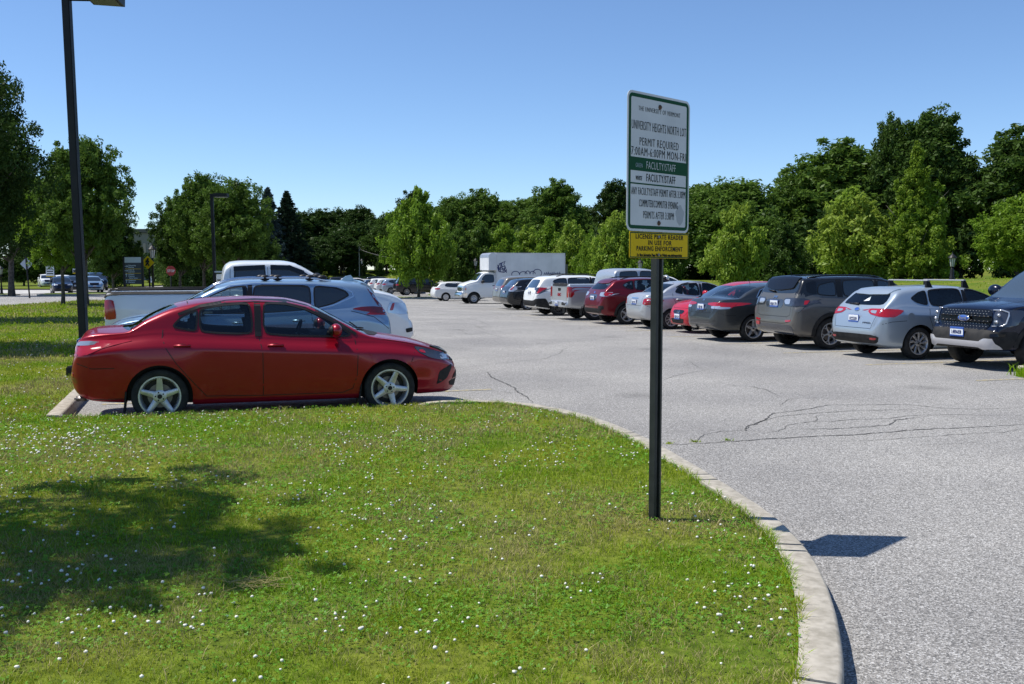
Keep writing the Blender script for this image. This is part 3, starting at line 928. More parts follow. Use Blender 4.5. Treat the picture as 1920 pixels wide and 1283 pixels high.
def spec(base, Ln=None, H=None, W=None, **kw):
    """a stretched copy of a spec with changed entries"""
    s = dict(base); fx = (Ln or base['top'][-1][0]) / base['top'][-1][0]
    fz = H if H else 1.0; fw = W if W else 1.0
    for k in ('top', 'bot', 'belt'): s[k] = [(x * fx, z * fz) for x, z in base[k]]
    s['plan'] = [(x * fx, y * fw) for x, y in base['plan']]
    s['wheels'] = tuple(x * fx for x in base['wheels'])
    s['windows'] = [[(x * fx, z * fz) for x, z in p] for p in base['windows']]
    s['seams'] = [[(x * fx, z * fz) for x, z in p] for p in base.get('seams', [])]
    s['trims'] = [([(x * fx, z * fz) for x, z in p], w_) for p, w_ in base.get('trims', [])]
    for k in ('windshield', 'rear_glass'):
        if k in base: g = base[k]; s[k] = (g[0] * fx, g[1] * fx) + tuple(g[2:])
    s['hood_seams'] = [[(x * fx, y * fw) for x, y in p] for p in base.get('hood_seams', [])]
    s['handles'] = [(x * fx, z * fz) for x, z in base['handles']]
    if 'mirror' in base: s['mirror'] = (base['mirror'][0] * fx, base['mirror'][1] * fz) + tuple(base['mirror'][2:])
    if 'rear_panel' in base: s['rear_panel'] = [(y * fw, z * fz) for y, z in base['rear_panel']]
    if 'cabin' in base: s['cabin'] = tuple(x * fx for x in base['cabin'])
    if 'dash' in base: s['dash'] = base['dash'] * fx; s['seats'] = [(x * fx, y) for x, y in base['seats']]
    s.update(kw)
    return s
SUV = dict(
    top=[(0, .62), (.03, .78), (.06, .95), (.10, 1.06), (.16, 1.18), (.30, 1.40), (.40, 1.53), (.50, 1.58), (.9, 1.615), (1.5, 1.635), (2.3, 1.63), (2.75, 1.56), (3.15, 1.37), (3.5, 1.16), (3.62, 1.11), (4.0, 1.06), (4.3, .98), (4.46, .86), (4.54, .72), (4.58, .58)],
    bot=[(0, .52), (.04, .42), (.2, .33), (.6, .27), (1.4, .24), (3.2, .24), (4.1, .26), (4.5, .3), (4.58, .42)],
    belt=[(0, .95), (.6, 1.12), (2, 1.08), (3.3, 1.02), (4.2, .92), (4.58, .6)],
    plan=[(0, .60), (.03, .73), (.1, .83), (.25, .885), (.6, .91), (1.5, .925), (3.2, .925), (3.8, .915), (4.15, .86), (4.4, .74), (4.53, .6), (4.58, .42)],
    wheels=(.97, 3.63), tyre=(.345, .235, .225, 'ten', 'alloy'), archgap=.05,
    windows=[[(1.30, 1.16), (.98, 1.25), (.74, 1.37), (.80, 1.44), (1.0, 1.51), (1.30, 1.52)], [(1.36, 1.15), (1.36, 1.525), (1.8, 1.54), (2.24, 1.535), (2.26, 1.10)],
             [(2.34, 1.535), (2.6, 1.50), (2.95, 1.36), (3.28, 1.13), (3.2, 1.07), (2.33, 1.095)]],
    windshield=(3.48, 2.80, .07, .06), rear_panel=[(-.62, 1.13), (-.5, 1.46), (.5, 1.46), (.62, 1.13)],
    seams=[[(1.36, 1.14), (1.33, .8), (1.5, .5), (1.55, .30), (2.3, .29), (2.3, 1.08)], [(2.3, .29), (3.2, .29), (3.27, .5), (3.3, 1.02)], [(.72, 1.12), (.35, 1.02), (.10, .82)]],
    trims=[([(2.295, 1.08), (2.295, 1.56)], .07)],
    hood_seams=[[(3.6, .72), (4.0, .70), (4.3, .62), (4.44, .5)], [(4.44, .5), (4.47, 0)]],
    rear_seams=[[(-.64, 1.1), (-.6, .80), (-.5, .62), (.5, .62), (.6, .80), (.64, 1.1)]],
    mirror=(3.08, 1.16, 1.1), handles=[(1.56, .98), (2.48, .96)], shoulder=.06, crease=.80, tumble=.30, crown=.05,
    cabin=(.5, 3.56), cabin_z=.78, seat_z=.62, seats=[(2.4, -.38), (2.4, .38), (1.6, -.36), (1.6, .36)], dash=3.05,
    panels=[('tail_light', 'S', [(.55, 1.10), (.25, 1.16), (.05, 1.12), (.03, .98), (.25, .97)], 'red_lens', .006),
            ('tail_light', 'R2', [(.86, 1.12), (.52, 1.10), (.55, .98), (.86, .98)], 'red_lens', .006),
            ('headlight', 'S', [(3.98, .90), (4.25, .88), (4.50, .80), (4.5, .70), (4.2, .74)], 'clear_lens', .006),
            ('lower_bumper', 'R', [(-.75, .44), (-.7, .56), (.7, .56), (.75, .44), (.6, .36), (-.6, .36)], 'matt', .006),
            ('grille', 'F', [(-.5, .82), (.5, .82), (.45, .6), (-.45, .6)], 'gloss', .005)],
    plates=[])
CRV = spec(SUV, plates=[('R', 0, .86, 'GVN 306', 'blue')], wheel_in=.03, tint={0: M['glass'], 1: M['glass']},
    belt=[(0, .95), (.6, 1.14), (2, 1.09), (3.3, 1.03), (4.2, .92), (4.58, .6)],
    chromeline=[(3.3, 1.09), (2.3, 1.075), (1.4, 1.125), (1.0, 1.215), (.67, 1.35), (.69, 1.42), (.85, 1.50), (1.3, 1.545), (2.2, 1.56), (2.6, 1.525), (3.0, 1.345), (3.3, 1.13)],
    panels=[('tail_light', 'S', [(.72, 1.15), (.55, 1.185), (.33, 1.19), (.12, 1.16), (.06, 1.06), (.34, 1.085)], 'deep_red_lens', .008),
            ('tail_light_pillar', 'S', [(.27, 1.19), (.17, 1.18), (.34, 1.45), (.41, 1.52), (.45, 1.50)], 'deep_red_lens', .006),
            ('tail_light', 'R2', [(.88, 1.16), (.5, 1.12), (.52, 1.03), (.88, 1.05)], 'red_lens', .006),
            ('reverse_lamp', 'S', [(.17, 1.21), (.09, 1.20), (.06, 1.05), (.11, 1.05)], 'clear_lens', .014),
            ('fuel_door', 'S', [(.83, .98), (.83, .82), (.98, .82), (.98, .98)], 'paint_silverblue', .003),
            ('spoiler', 'T', [(.30, .52), (.46, .62), (.56, .62), (.56, -.62), (.46, -.62), (.30, -.52), (.26, 0)], 'paint_silverblue', .035),
            ('rocker_trim', 'S', [(1.35, .26), (1.35, .34), (3.2, .34), (3.2, .26)], 'matt', .008),
            ('lower_bumper', 'R', [(-.75, .44), (-.7, .60), (.7, .60), (.75, .44), (.6, .36), (-.6, .36)], 'matt', .006),
            ('headlight', 'S', [(3.98, .90), (4.25, .88), (4.50, .80), (4.5, .70), (4.2, .74)], 'clear_lens', .006)])
def rails(z, x0, x1, y, m, name='roof_rail', h=.05):
    def f(car, root, sk):
        for sd_ in (-1, 1):
            pts = []
            for t in np.linspace(0, 1, 12):
                x = x0 + (x1 - x0) * t; hh = sk.ray('T', x, sd_ * y)
                if hh: pts.append(hh[0] + Vector((0, 0, h * min(1, 6 * t, 6 * (1 - t)) + .004)))
            b = MB(); b.tube(pts, .018, 8); b.build(name, m, root, True)
    return f
def crv_extra(car, root, sk):
    rails(0, 1.0, 3.0, .55, M['chrome'])(car, root, sk)
    h = sk.ray('T', .62, 0)
    b = MB(); b.prism([(.52, 0), (.60, .10), (.68, .085), (.78, 0)], -.022, .022, fn=lambda a, bb, hh: (a, hh, h[0].z + bb)); b.build('antenna_fin', M['paint_silverblue'], root)
    for xx in (1.24, 1.95):
        for q in (-.10, .10):
            for yy in (-.52, .52):
                h = sk.ray('T', xx + q, yy)[0]; b = MB(); b.ell((h.x, h.y, h.z + .05), (.085, .05, .05), 0, 12, 8); b.build('roof_rack_foot', M['black'], root, True)

JEEP = spec(SUV, 4.40, 1.015, 1.0, upper=lambda q: q.z > 1.55 + .35 * max(0, 0) - (0 if q.x < 2.5 else (q.x - 2.5) * .42) and q.x < 3.1 or (q.x < .62 and q.z > 1.25 and abs(q.y) > .60) or (q.x < 1.35 and q.z > 1.22 and abs(q.y) > .60 and q.x > .3), tyre=(.36, .235, .235, 'hex', 'alloy'), cladding=.075,
    top=[(0, .64), (.02, .80), (.04, 1.0), (.07, 1.14), (.12, 1.24), (.22, 1.42), (.28, 1.54), (.34, 1.62), (.8, 1.65), (1.5, 1.665), (2.3, 1.65), (2.65, 1.58), (3.0, 1.38), (3.25, 1.22), (3.4, 1.16), (3.8, 1.12), (4.15, 1.06), (4.30, .92), (4.37, .75), (4.40, .58)],
    windows=[[(1.10, 1.20), (.62, 1.24), (.66, 1.45), (1.10, 1.54)], [(1.30, 1.19), (1.30, 1.55), (1.75, 1.565), (2.14, 1.56), (2.16, 1.16)], [(2.24, 1.56), (2.5, 1.53), (2.85, 1.38), (3.1, 1.18), (3.05, 1.13), (2.23, 1.15)]],
    trims=[([(1.20, 1.18), (1.20, 1.57)], .14), ([(2.2, 1.13), (2.2, 1.58)], .07)], tumble=.26, plan=[(0, .66), (.02, .78), (.07, .86), (.2, .905), (.6, .925), (1.5, .935), (3.1, .935), (3.7, .915), (4.05, .85), (4.25, .74), (4.35, .6), (4.40, .42)],
    rear_panel=[(-.72, 1.26), (-.64, 1.54), (.64, 1.54), (.72, 1.26)], windshield=(3.28, 2.68, .07, .06),
    rear_seams=[[(-.70, 1.22), (-.66, .78), (-.55, .74), (.55, .74), (.66, .78), (.70, 1.22)], [(-.66, .62), (-.4, .585), (.4, .585), (.66, .62)]], spin=.3,
    panels=[('tail_light', 'S', [(.42, 1.14), (.05, 1.16), (.03, .98), (.30, .99)], 'dark_lens', .010),
            ('tail_light', 'R2', [(.90, 1.16), (.42, 1.16), (.36, 1.11), (.42, .99), (.88, .98)], 'dark_lens', .010),
            ('tail_light_lens', 'S', [(.40, 1.11), (.28, 1.10), (.24, 1.01), (.32, 1.02)], 'red_lens', .016),
            ('reverse_lamp', 'R2', [(.62, 1.13), (.44, 1.13), (.40, 1.09), (.46, 1.02), (.62, 1.02)], 'clear_lens', .015),
            ('plate_recess', 'R', [(-.36, 1.13), (.36, 1.13), (.34, .93), (-.34, .93)], 'dark_lens', .002),
            ('roof_panel', 'T', [(.32, .60), (1.5, .62), (2.55, .58), (2.60, 0), (2.55, -.58), (1.5, -.62), (.32, -.60), (.27, 0)], 'paint_black', .004),
            ('spoiler', 'T', [(.20, .55), (.42, .60), (.42, -.60), (.20, -.55), (.16, 0)], 'gloss', .03),
            ('roof_side', 'S', [(.34, 1.56), (.40, 1.62), (1.0, 1.65), (2.3, 1.64), (2.6, 1.57), (3.02, 1.32), (2.98, 1.30), (2.5, 1.565), (1.7, 1.60), (1.0, 1.58)], 'gloss', .004),
            ('pillar_panel', 'S', [(.60, 1.23), (.36, 1.30), (.36, 1.50), (.62, 1.55)], 'gloss', .003),
            ('rear_bumper_trim', 'R', [(-.78, .45), (-.72, .56), (.72, .56), (.78, .45), (.7, .34), (-.7, .34)], 'dark_lens', .006),
            ('bumper_reflector', 'R2', [(.72, .68), (.50, .66), (.52, .62), (.70, .63)], 'red_lens', .006),
            ('tow_hook', 'R', [(.52, .60), (.66, .60), (.66, .52), (.52, .52)], 'red_lens', .02)],
    plates=[('R', 0, 1.02, 'HLM 174', 'blue')], handles=[(1.42, 1.04), (2.40, 1.03)])
def jeep_extra(car, root, sk):
    rails(0, .5, 2.5, .60, M['gloss'], h=.03)(car, root, sk)
    word(root, sk, 'R', 0, 1.19, 'Jeep', .10, M['chrome'], .9, bold=.003)
    b = MB(); a = sk.ray('R', .1, 1.30)[0]; c = sk.ray('R', .42, 1.33)[0]
    b.tube([a + Vector((-.03, 0, 0)), (a + c) / 2 + Vector((-.04, 0, 0)), c + Vector((-.03, 0, 0))], [.02, .015, .01], 8); b.build('rear_wiper', M['black'], root, True)
    b = MB(); t = sk.ray('T', .5, 0)[0]; b.tube([t, t + Vector((-.08, 0, .22))], .006, 6); b.build('antenna', M['black'], root)

HATCH = spec(SUV, 4.46, 1, .955, tyre=(.325, .215, .205, 'turbine', 'alloy'),
    top=[(0, .60), (.03, .74), (.07, .88), (.12, .99), (.20, 1.07), (.42, 1.27), (.54, 1.375), (.64, 1.415), (1.1, 1.455), (1.7, 1.475), (2.2, 1.46), (2.6, 1.38), (3.0, 1.205), (3.36, 1.035), (3.5, .985), (3.9, .92), (4.2, .83), (4.34, .72), (4.43, .6), (4.46, .5)],
    bot=[(0, .50), (.04, .38), (.2, .28), (.6, .22), (1.4, .19), (3.2, .19), (4.0, .2), (4.4, .24), (4.46, .36)],
    belt=[(0, .9), (.6, 1.06), (1.2, 1.03), (2, .99), (3.2, .94), (4.1, .82), (4.46, .55)],
    plan=[(0, .56), (.03, .69), (.1, .78), (.25, .84), (.6, .875), (1.5, .888), (3.1, .888), (3.7, .87), (4.05, .81), (4.3, .69), (4.42, .54), (4.46, .38)],
    wheels=(.94, 3.60),
    windows=[[(1.18, 1.08), (.92, 1.14), (.80, 1.22), (1.0, 1.33), (1.18, 1.37)], [(1.24, 1.075), (1.24, 1.375), (1.6, 1.40), (2.03, 1.40), (2.06, 1.02)], [(2.16, 1.40), (2.42, 1.375), (2.8, 1.24), (3.15, 1.03), (3.08, .985), (2.15, 1.01)]],
    windshield=(3.36, 2.64, .07, .06), rear_panel=[(-.66, 1.075), (-.54, 1.355), (.54, 1.355), (.66, 1.075)], tumble=.36,
    seams=[[(1.22, 1.06), (1.16, .85), (1.3, .5), (1.45, .29), (2.12, .28), (2.12, 1.0)], [(2.12, .28), (3.1, .28), (3.2, .5), (3.22, .95)], [(.62, .78), (.3, .76), (.06, .70)]],
    trims=[([(2.11, .99), (2.11, 1.42)], .07)], mirror=(2.98, 1.09), handles=[(1.42, .89), (2.34, .87)],
    rear_seams=[[(-.72, 1.04), (-.62, .80), (-.56, .62), (.56, .62), (.62, .80), (.72, 1.04)]],
    cabin=(.62, 3.42), cabin_z=.72, seat_z=.52, seats=[(2.3, -.37), (2.3, .37), (1.55, -.35), (1.55, .35)], dash=2.95,
    panels=[('tail_light', 'S', [(.60, .985), (.25, 1.02), (.05, 1.0), (.03, .88), (.34, .84)], 'red_lens', .008),
            ('tail_light', 'R2', [(.86, 1.01), (.40, 1.0), (.36, .96), (.46, .90), (.86, .84)], 'red_lens', .008),
            ('reverse_lamp', 'R2', [(.62, .975), (.46, .975), (.44, .955), (.50, .925), (.62, .915)], 'clear_lens', .013),
            ('headlight', 'S', [(3.9, .80), (4.15, .77), (4.36, .68), (4.38, .60), (4.1, .66)], 'clear_lens', .006),
            ('lower_bumper', 'R', [(-.74, .46), (-.60, .50), (.60, .50), (.74, .46), (.70, .32), (-.70, .32)], 'matt', .008),
            ('bumper_reflector', 'R2', [(.70, .44), (.54, .44), (.54, .40), (.68, .40)], 'red_lens', .012),
            ('spoiler', 'T', [(.46, .52), (.66, .58), (.72, .58), (.72, -.58), (.66, -.58), (.46, -.52), (.42, 0)], 'paint_iceblue', .018)])
IMPREZA = spec(HATCH, plates=[('R', 0, .80, 'KC5339', 'blue')])
def impreza_extra(car, root, sk):
    disc(root, sk, 'R', 0, .985, .075, .04, [M['chrome'], M['plate_blue']])
    word(root, sk, 'R', -.42, .73, 'IMPREZA', .05, M['dark_lens'], 1.3)
    for xb in (1.35, 2.25):
        b = MB(); zt = 1.475
        b.box((xb, 0, zt + .098), (.07, 1.20, .026), 0, bev=.01)
        for sd_ in (-1, 1):
            b.prism([(xb - .035, zt - .06), (xb + .13, zt - .065), (xb + .04, zt + .085), (xb - .035, zt + .085)], sd_ * .53, sd_ * .58, 1, fn=lambda a, bb, h: (a, h, bb))
        b.build('roof_rack_bar', [M['silver_trim'], M['black']], root)
    b = MB(); a = sk.ray('R', .05, 1.09)[0]; c = sk.ray('R', .40, 1.10)[0]
    b.tube([a + Vector((-.03, 0, 0)), c + Vector((-.03, 0, 0))], [.022, .010], 8); b.build('rear_wiper', M['black'], root, True)
    b = MB(); b.lathe([(.08, 0), (.08, .003), (.001, .003)], 24, 0, axis='y'); h = sk.ray('S', .72, .86, -1)
    o = b.build('fuel_door', M['paint_iceblue'], root); o.location = h[0] + Vector((0, -.002, 0)); o.scale = (1, -1, 1)
    b = MB(); b.prism([(0, 0), (.16, .02), (.09, .15)], 0, .012, fn=lambda a, bb, hh: (hh, -a, bb)); o = b.build('window_sticker', M['plate'], root); h = sk.ray('R', .02, 1.15); o.location = h[0] + Vector((-.006, 0, 0)); o.rotation_euler = (0, R(50), 0)

ACCORD = spec(SED, 4.93, 1.01, 1.04, tuck=.04, flare=.02, tyre=(.33, .228, .22, 'star', 'alloy'), shoulder=.055, crease=.80,
    panels=[('tail_light', 'S', [(.0, .975), (.30, .985), (.62, .985), (.40, .84), (.0, .82)], 'red_lens', .006),
            ('tail_light', 'R2', [(.90, .985), (.54, .985), (.30, .965), (.30, .925), (.50, .90), (.90, .88)], 'red_lens', .006),
            ('reverse_lamp', 'R2', [(.80, .90), (.50, .89), (.52, .83), (.78, .83)], 'clear_lens', .010),
            ('reverse_lamp', 'S', [(.02, .88), (.40, .87), (.36, .83), (.02, .82)], 'clear_lens', .010),
            ('plate_recess', 'R', [(-.30, .96), (.30, .96), (.26, .74), (-.26, .74)], 'dark_lens', .002),
            ('bumper_crease', 'R', [(-.70, .46), (.70, .46), (.66, .43), (-.66, .43)], 'dark_lens', .004)],
    plates=[('R', 0, .86, 'FJB 958', 'blue')], chromeline=[(2.2, .995), (1.48, 1.03), (1.14, 1.11), (1.26, 1.28), (1.5, 1.365), (1.9, 1.42), (2.5, 1.43)])
def accord_extra(car, root, sk):
    word(root, sk, 'R', 0, 1.04, 'H', .10, M['chrome'], 1.2, bold=.006)
    word(root, sk, 'R', -.40, .76, 'ACCORD', .04, M['chrome'], 1.3)
    b = MB(); b.lathe([(.035, 0), (.035, .2), (.03, .2), (.03, .01)], 16, 0, axis='y'); o = b.build('exhaust_pipe', M['chrome'], root, True); o.location = (.02, .45, .27); o.rotation_euler = (0, 0, R(-90))
    b = MB(); t = sk.ray('T', 1.45, 0)[0]; b.tube([t, t + Vector((-.05, 0, .12))], .005, 6); b.build('antenna', M['black'], root)
VERNA = spec(SED, 4.28, 1.01, .955, tuck=.04, flare=.02, tyre=(.30, .195, .19, 'ten', 'alloy'), shoulder=.05, crease=.86,
    panels=[('tail_light', 'S', [(.0, .93), (.20, .95), (.34, .90), (.22, .74), (.0, .74)], 'red_lens', .006),
            ('tail_light', 'R2', [(.84, .95), (.60, .93), (.58, .76), (.84, .74)], 'red_lens', .006),
            ('headlight', 'S', [(3.75, .80), (3.95, .77), (4.15, .70), (4.2, .60), (3.95, .64)], 'clear_lens', .006),
            ('license_light_bar', 'R', [(-.24, .96), (.24, .96), (.24, .925), (-.24, .925)], 'chrome', .008)],
    plates=[('R', 0, .82, 'EGP 721', 'blue')])
ACCENT = spec(HATCH, 4.1, 1, .97, tyre=(.30, .20, .19, 'cap', 'alloy'),
    panels=[('tail_light', 'S', [(.50, .985), (.25, 1.0), (.05, .98), (.03, .84), (.34, .84)], 'red_lens', .008),
            ('headlight', 'S', [(3.3, .87), (3.6, .80), (3.9, .74), (4.0, .66), (3.98, .58), (3.72, .66), (3.45, .76)], 'clear_lens', .008),
            ('headlight', 'F2', [(.88, .82), (.55, .72), (.52, .64), (.88, .66)], 'clear_lens', .008),
            ('grille', 'F', [(-.28, .66), (.28, .66), (.34, .61), (.24, .55), (-.24, .55), (-.34, .61)], 'gloss', .006),
            ('lower_grille', 'F', [(-.40, .42), (.40, .42), (.32, .28), (-.32, .28)], 'matt', .006)],
    plates=[('F', 0, .47, 'GDR 514', 'blue')])
def accent_extra(car, root, sk):
    disc(root, sk, 'F', 0, .61, .10, .045, [M['chrome'], M['gloss']])
    word(root, sk, 'F', 0, .61, 'H', .07, M['chrome'], 1.5, .012)
CROSS = spec(SUV, 4.45, .985, .965, tyre=(.345, .225, .215, 'star', 'alloy'), cladding=.07,
    windows=HATCH['windows'] and [[(x, z + .085) for x, z in p] for p in HATCH['windows']], spin=.2,
    top=[(x, z + (.09 if z > .99 else .05)) for x, z in HATCH['top']], belt=[(x, z + .08) for x, z in HATCH['belt']],
    rear_panel=[(-.64, 1.16), (-.53, 1.44), (.53, 1.44), (.64, 1.16)], windshield=(3.36, 2.64, .07, .06), trims=[([(2.11, 1.08), (2.11, 1.50)], .07)],
    panels=[('tail_light', 'S', [(.46, 1.05), (.20, 1.08), (.05, 1.06), (.03, .97), (.30, .94)], 'red_lens', .008),
            ('tail_light', 'R2', [(.86, 1.08), (.48, 1.07), (.52, .95), (.86, .93)], 'clear_lens', .008),
            ('lower_bumper', 'R', [(-.74, .50), (-.70, .54), (.70, .54), (.74, .50), (.70, .38), (-.70, .38)], 'matt', .008),
            ('bumper_corner', 'R2', [(.80, .64), (.60, .62), (.60, .52), (.80, .50)], 'matt', .010),
            ('plate_recess', 'R', [(-.34, 1.00), (.34, 1.00), (.28, .80), (-.28, .80)], 'dark_lens', .002),
            ('spoiler', 'T', [(.44, .50), (.66, .56), (.72, .56), (.72, -.56), (.66, -.56), (.44, -.50), (.40, 0)], 'paint_darkred', .02)],
    plates=[('R', 0, .87, 'FCE 240', 'blue')], mirror=(2.98, 1.17), handles=[(1.42, .97), (2.34, .95)])
def cross_extra(car, root, sk):
    rails(0, .8, 2.6, .56, M['black'], h=.05)(car, root, sk)
    disc(root, sk, 'R', 0, 1.06, .07, .038, [M['chrome'], M['plate_blue']])
OUTBACK = spec(SUV, 4.86, 1.0, 1.0, tyre=(.355, .23, .225, 'ten', 'dark_alloy'), cladding=.07,
    panels=[('tail_light', 'S', [(.55, 1.13), (.25, 1.16), (.05, 1.14), (.03, .92), (.12, .90), (.30, 1.02)], 'red_lens', .008),
            ('tail_light', 'R2', [(.88, 1.15), (.40, 1.14), (.46, 1.06), (.70, 1.02), (.72, .90), (.88, .90)], 'dark_lens', .008),
            ('rear_bumper_trim', 'R', [(-.82, .72), (-.60, .62), (.60, .62), (.82, .72), (.76, .40), (-.76, .40)], 'matt', .010),
            ('rocker_trim', 'S', [(.0, .40), (.02, .70), (.45, .72), (.6, .45), (.6, .32)], 'matt', .009)],
    plates=[('R', 0, .92, 'HAT 415', 'dark')])
FORESTER = spec(SUV, 4.50, 1.03, .96, tyre=(.34, .22, .215, 'ten', 'alloy'),
    panels=[('tail_light', 'S', [(.40, 1.20), (.10, 1.20), (.03, 1.02), (.16, .98), (.34, 1.06)], 'red_lens', .008),
            ('tail_light', 'R2', [(.88, 1.20), (.56, 1.17), (.60, 1.02), (.88, .98)], 'red_lens', .008)],
    plates=[('R', 0, .98, 'DWV 893', 'blue')])
PRIUSV = spec(HATCH, 4.63, 1.055, 1.0, tyre=(.32, .21, .205, 'five', 'alloy'),
    panels=[('tail_light', 'S', [(.48, 1.02), (.36, 1.20), (.22, 1.16), (.03, .94), (.20, .90)], 'clear_lens', .008),
            ('tail_light', 'R2', [(.88, 1.18), (.60, 1.10), (.62, .92), (.88, .90)], 'clear_lens', .008),
            ('tail_light_lens', 'S', [(.34, 1.15), (.28, 1.14), (.12, .99), (.18, .98)], 'red_lens', .014)],
    plates=[('R', 0, .86, 'EKL 062', 'blue')])
GOLF = spec(HATCH, 4.20, 1.0, 1.0, tyre=(.315, .20, .2, 'cap', 'alloy'),
    windows=[[(1.80, 1.06), (1.05, 1.09), (.82, 1.16), (.95, 1.36), (1.80, 1.40)], [(1.90, 1.40), (2.3, 1.365), (2.65, 1.22), (2.95, 1.03), (2.88, .985), (1.90, 1.05)]],
    seams=[[(1.86, 1.06), (1.80, .8), (1.86, .29), (3.0, .28), (3.05, .92)]], handles=[(2.0, .92)], trims=[([(1.85, 1.04), (1.85, 1.41)], .05)],
    panels=[('tail_light', 'S', [(.42, .97), (.20, 1.0), (.05, .98), (.03, .90), (.30, .88)], 'red_lens', .008),
            ('tail_light', 'R2', [(.86, 1.0), (.56, .98), (.56, .90), (.86, .88)], 'red_lens', .008)])
PICK = dict(
    top=[(0, .60), (.012, .66), (.10, .70), (.115, 1.30), (.13, 1.385), (.16, 1.40), (2.12, 1.40), (2.135, 1.47), (2.19, 1.82), (2.24, 1.90), (2.32, 1.945), (2.6, 1.97), (3.25, 1.97), (3.5, 1.93), (3.78, 1.79), (4.2, 1.52), (4.33, 1.46), (4.9, 1.42), (5.3, 1.35), (5.52, 1.26), (5.64, 1.14), (5.68, .95), (5.70, .86), (5.76, .80), (5.81, .70), (5.82, .58)],
    bot=[(0, .50), (.05, .48), (.2, .46), (.5, .42), (1.6, .36), (4.2, .36), (5.3, .36), (5.7, .38), (5.82, .46)],
    belt=[(0, 1.1), (.2, 1.32), (2.0, 1.33), (2.2, 1.40), (3.3, 1.38), (4.2, 1.34), (5.2, 1.20), (5.82, .8)],
    plan=[(0, .80), (.012, .88), (.09, .93), (.115, .955), (.2, .985), (.6, 1.0), (4.6, 1.0), (5.1, .98), (5.45, .91), (5.65, .82), (5.76, .74), (5.82, .62)],
    wheels=(1.12, 4.70), tyre=(.40, .25, .26, 'five', 'alloy'), archgap=.07, tumble=.22, crown=.045, shoulder=.03, crease=.72, flare=.02,
    bed=(.20, 2.06, .80, .84), dense=[.11, 2.13],
    windows=[[(2.37, 1.53), (2.38, 1.84), (2.92, 1.865), (2.94, 1.53)], [(3.04, 1.53), (3.05, 1.865), (3.38, 1.85), (3.66, 1.73), (3.90, 1.56), (3.86, 1.52)]],
    windshield=(4.18, 3.52, .08, .08), seams=[[(2.30, 1.9), (2.28, 1.3), (2.30, .50), (2.98, .48)], [(2.98, 1.88), (2.98, .48), (4.0, .48), (4.02, .7), (4.10, 1.44)], [(2.125, 1.36), (2.125, .50)]],
    hood_seams=[[(4.25, .82), (4.8, .82), (5.3, .76), (5.55, .66)]], rear_seams=[[(-.74, 1.36), (-.74, .74)], [(.74, 1.36), (.74, .74)]],
    mirror=(3.86, 1.58, 1.5), handles=[(2.45, 1.30), (3.15, 1.28)],
    panels=[('tail_light', 'S', [(.115, 1.25), (.26, 1.24), (.30, 1.0), (.30, .90), (.115, .88)], 'red_lens', .010),
            ('tail_light', 'R2', [(.98, 1.25), (.78, 1.24), (.78, .90), (.98, .90)], 'red_lens', .010),
            ('headlight', 'S', [(5.22, .94), (5.28, 1.15), (5.60, 1.13), (5.66, .90)], 'clear_lens', .008),
            ('indicator', 'S', [(5.28, .99), (5.34, 1.13), (5.39, 1.13), (5.35, .99)], 'red_lens', .014),
            ('headlight', 'F2', [(.92, 1.13), (.62, 1.12), (.62, .92), (.92, .90)], 'clear_lens', .008),
            ('grille', 'F', [(-.58, 1.18), (.58, 1.18), (.56, .88), (-.56, .88)], 'chrome', .010),
            ('fog_lamp', 'S', [(5.62, .62), (5.78, .64), (5.78, .56), (5.64, .54)], 'matt', .008),
            ('bed_rail_cap', 'T', [(.12, .96), (2.10, .96), (2.10, .82), (.12, .82)], 'matt', .02),
            ('bed_rail_cap', 'T', [(.12, -.96), (2.10, -.96), (2.10, -.82), (.12, -.82)], 'matt', .02),
            ('tailgate_cap', 'T', [(.115, -.80), (.19, -.80), (.19, .80), (.115, .80)], 'matt', .012)],
    plates=[('R', 0, .58, 'TRK 207', 'blue')])
RAM = spec(PICK, mirror_mat=M['black'])
def ram_extra(car, root, sk):
    for sd_ in (-1, 1):
        b = MB(); b.tube([(.2, sd_ * .88, 1.425), (2.08, sd_ * .88, 1.425)], .018, 8); b.build('bed_side_rail', M['matt'], root, True)
    for sd_ in (-1, 1):
        for i, poly in enumerate(([(2.36, 1.80), (2.93, 1.83)], [(3.03, 1.83), (3.38, 1.82), (3.64, 1.72)])):
            b = MB(); sk.line(b, 'S', poly, .085, .02, sd_); b.build('window_visor', M['gloss'], root)
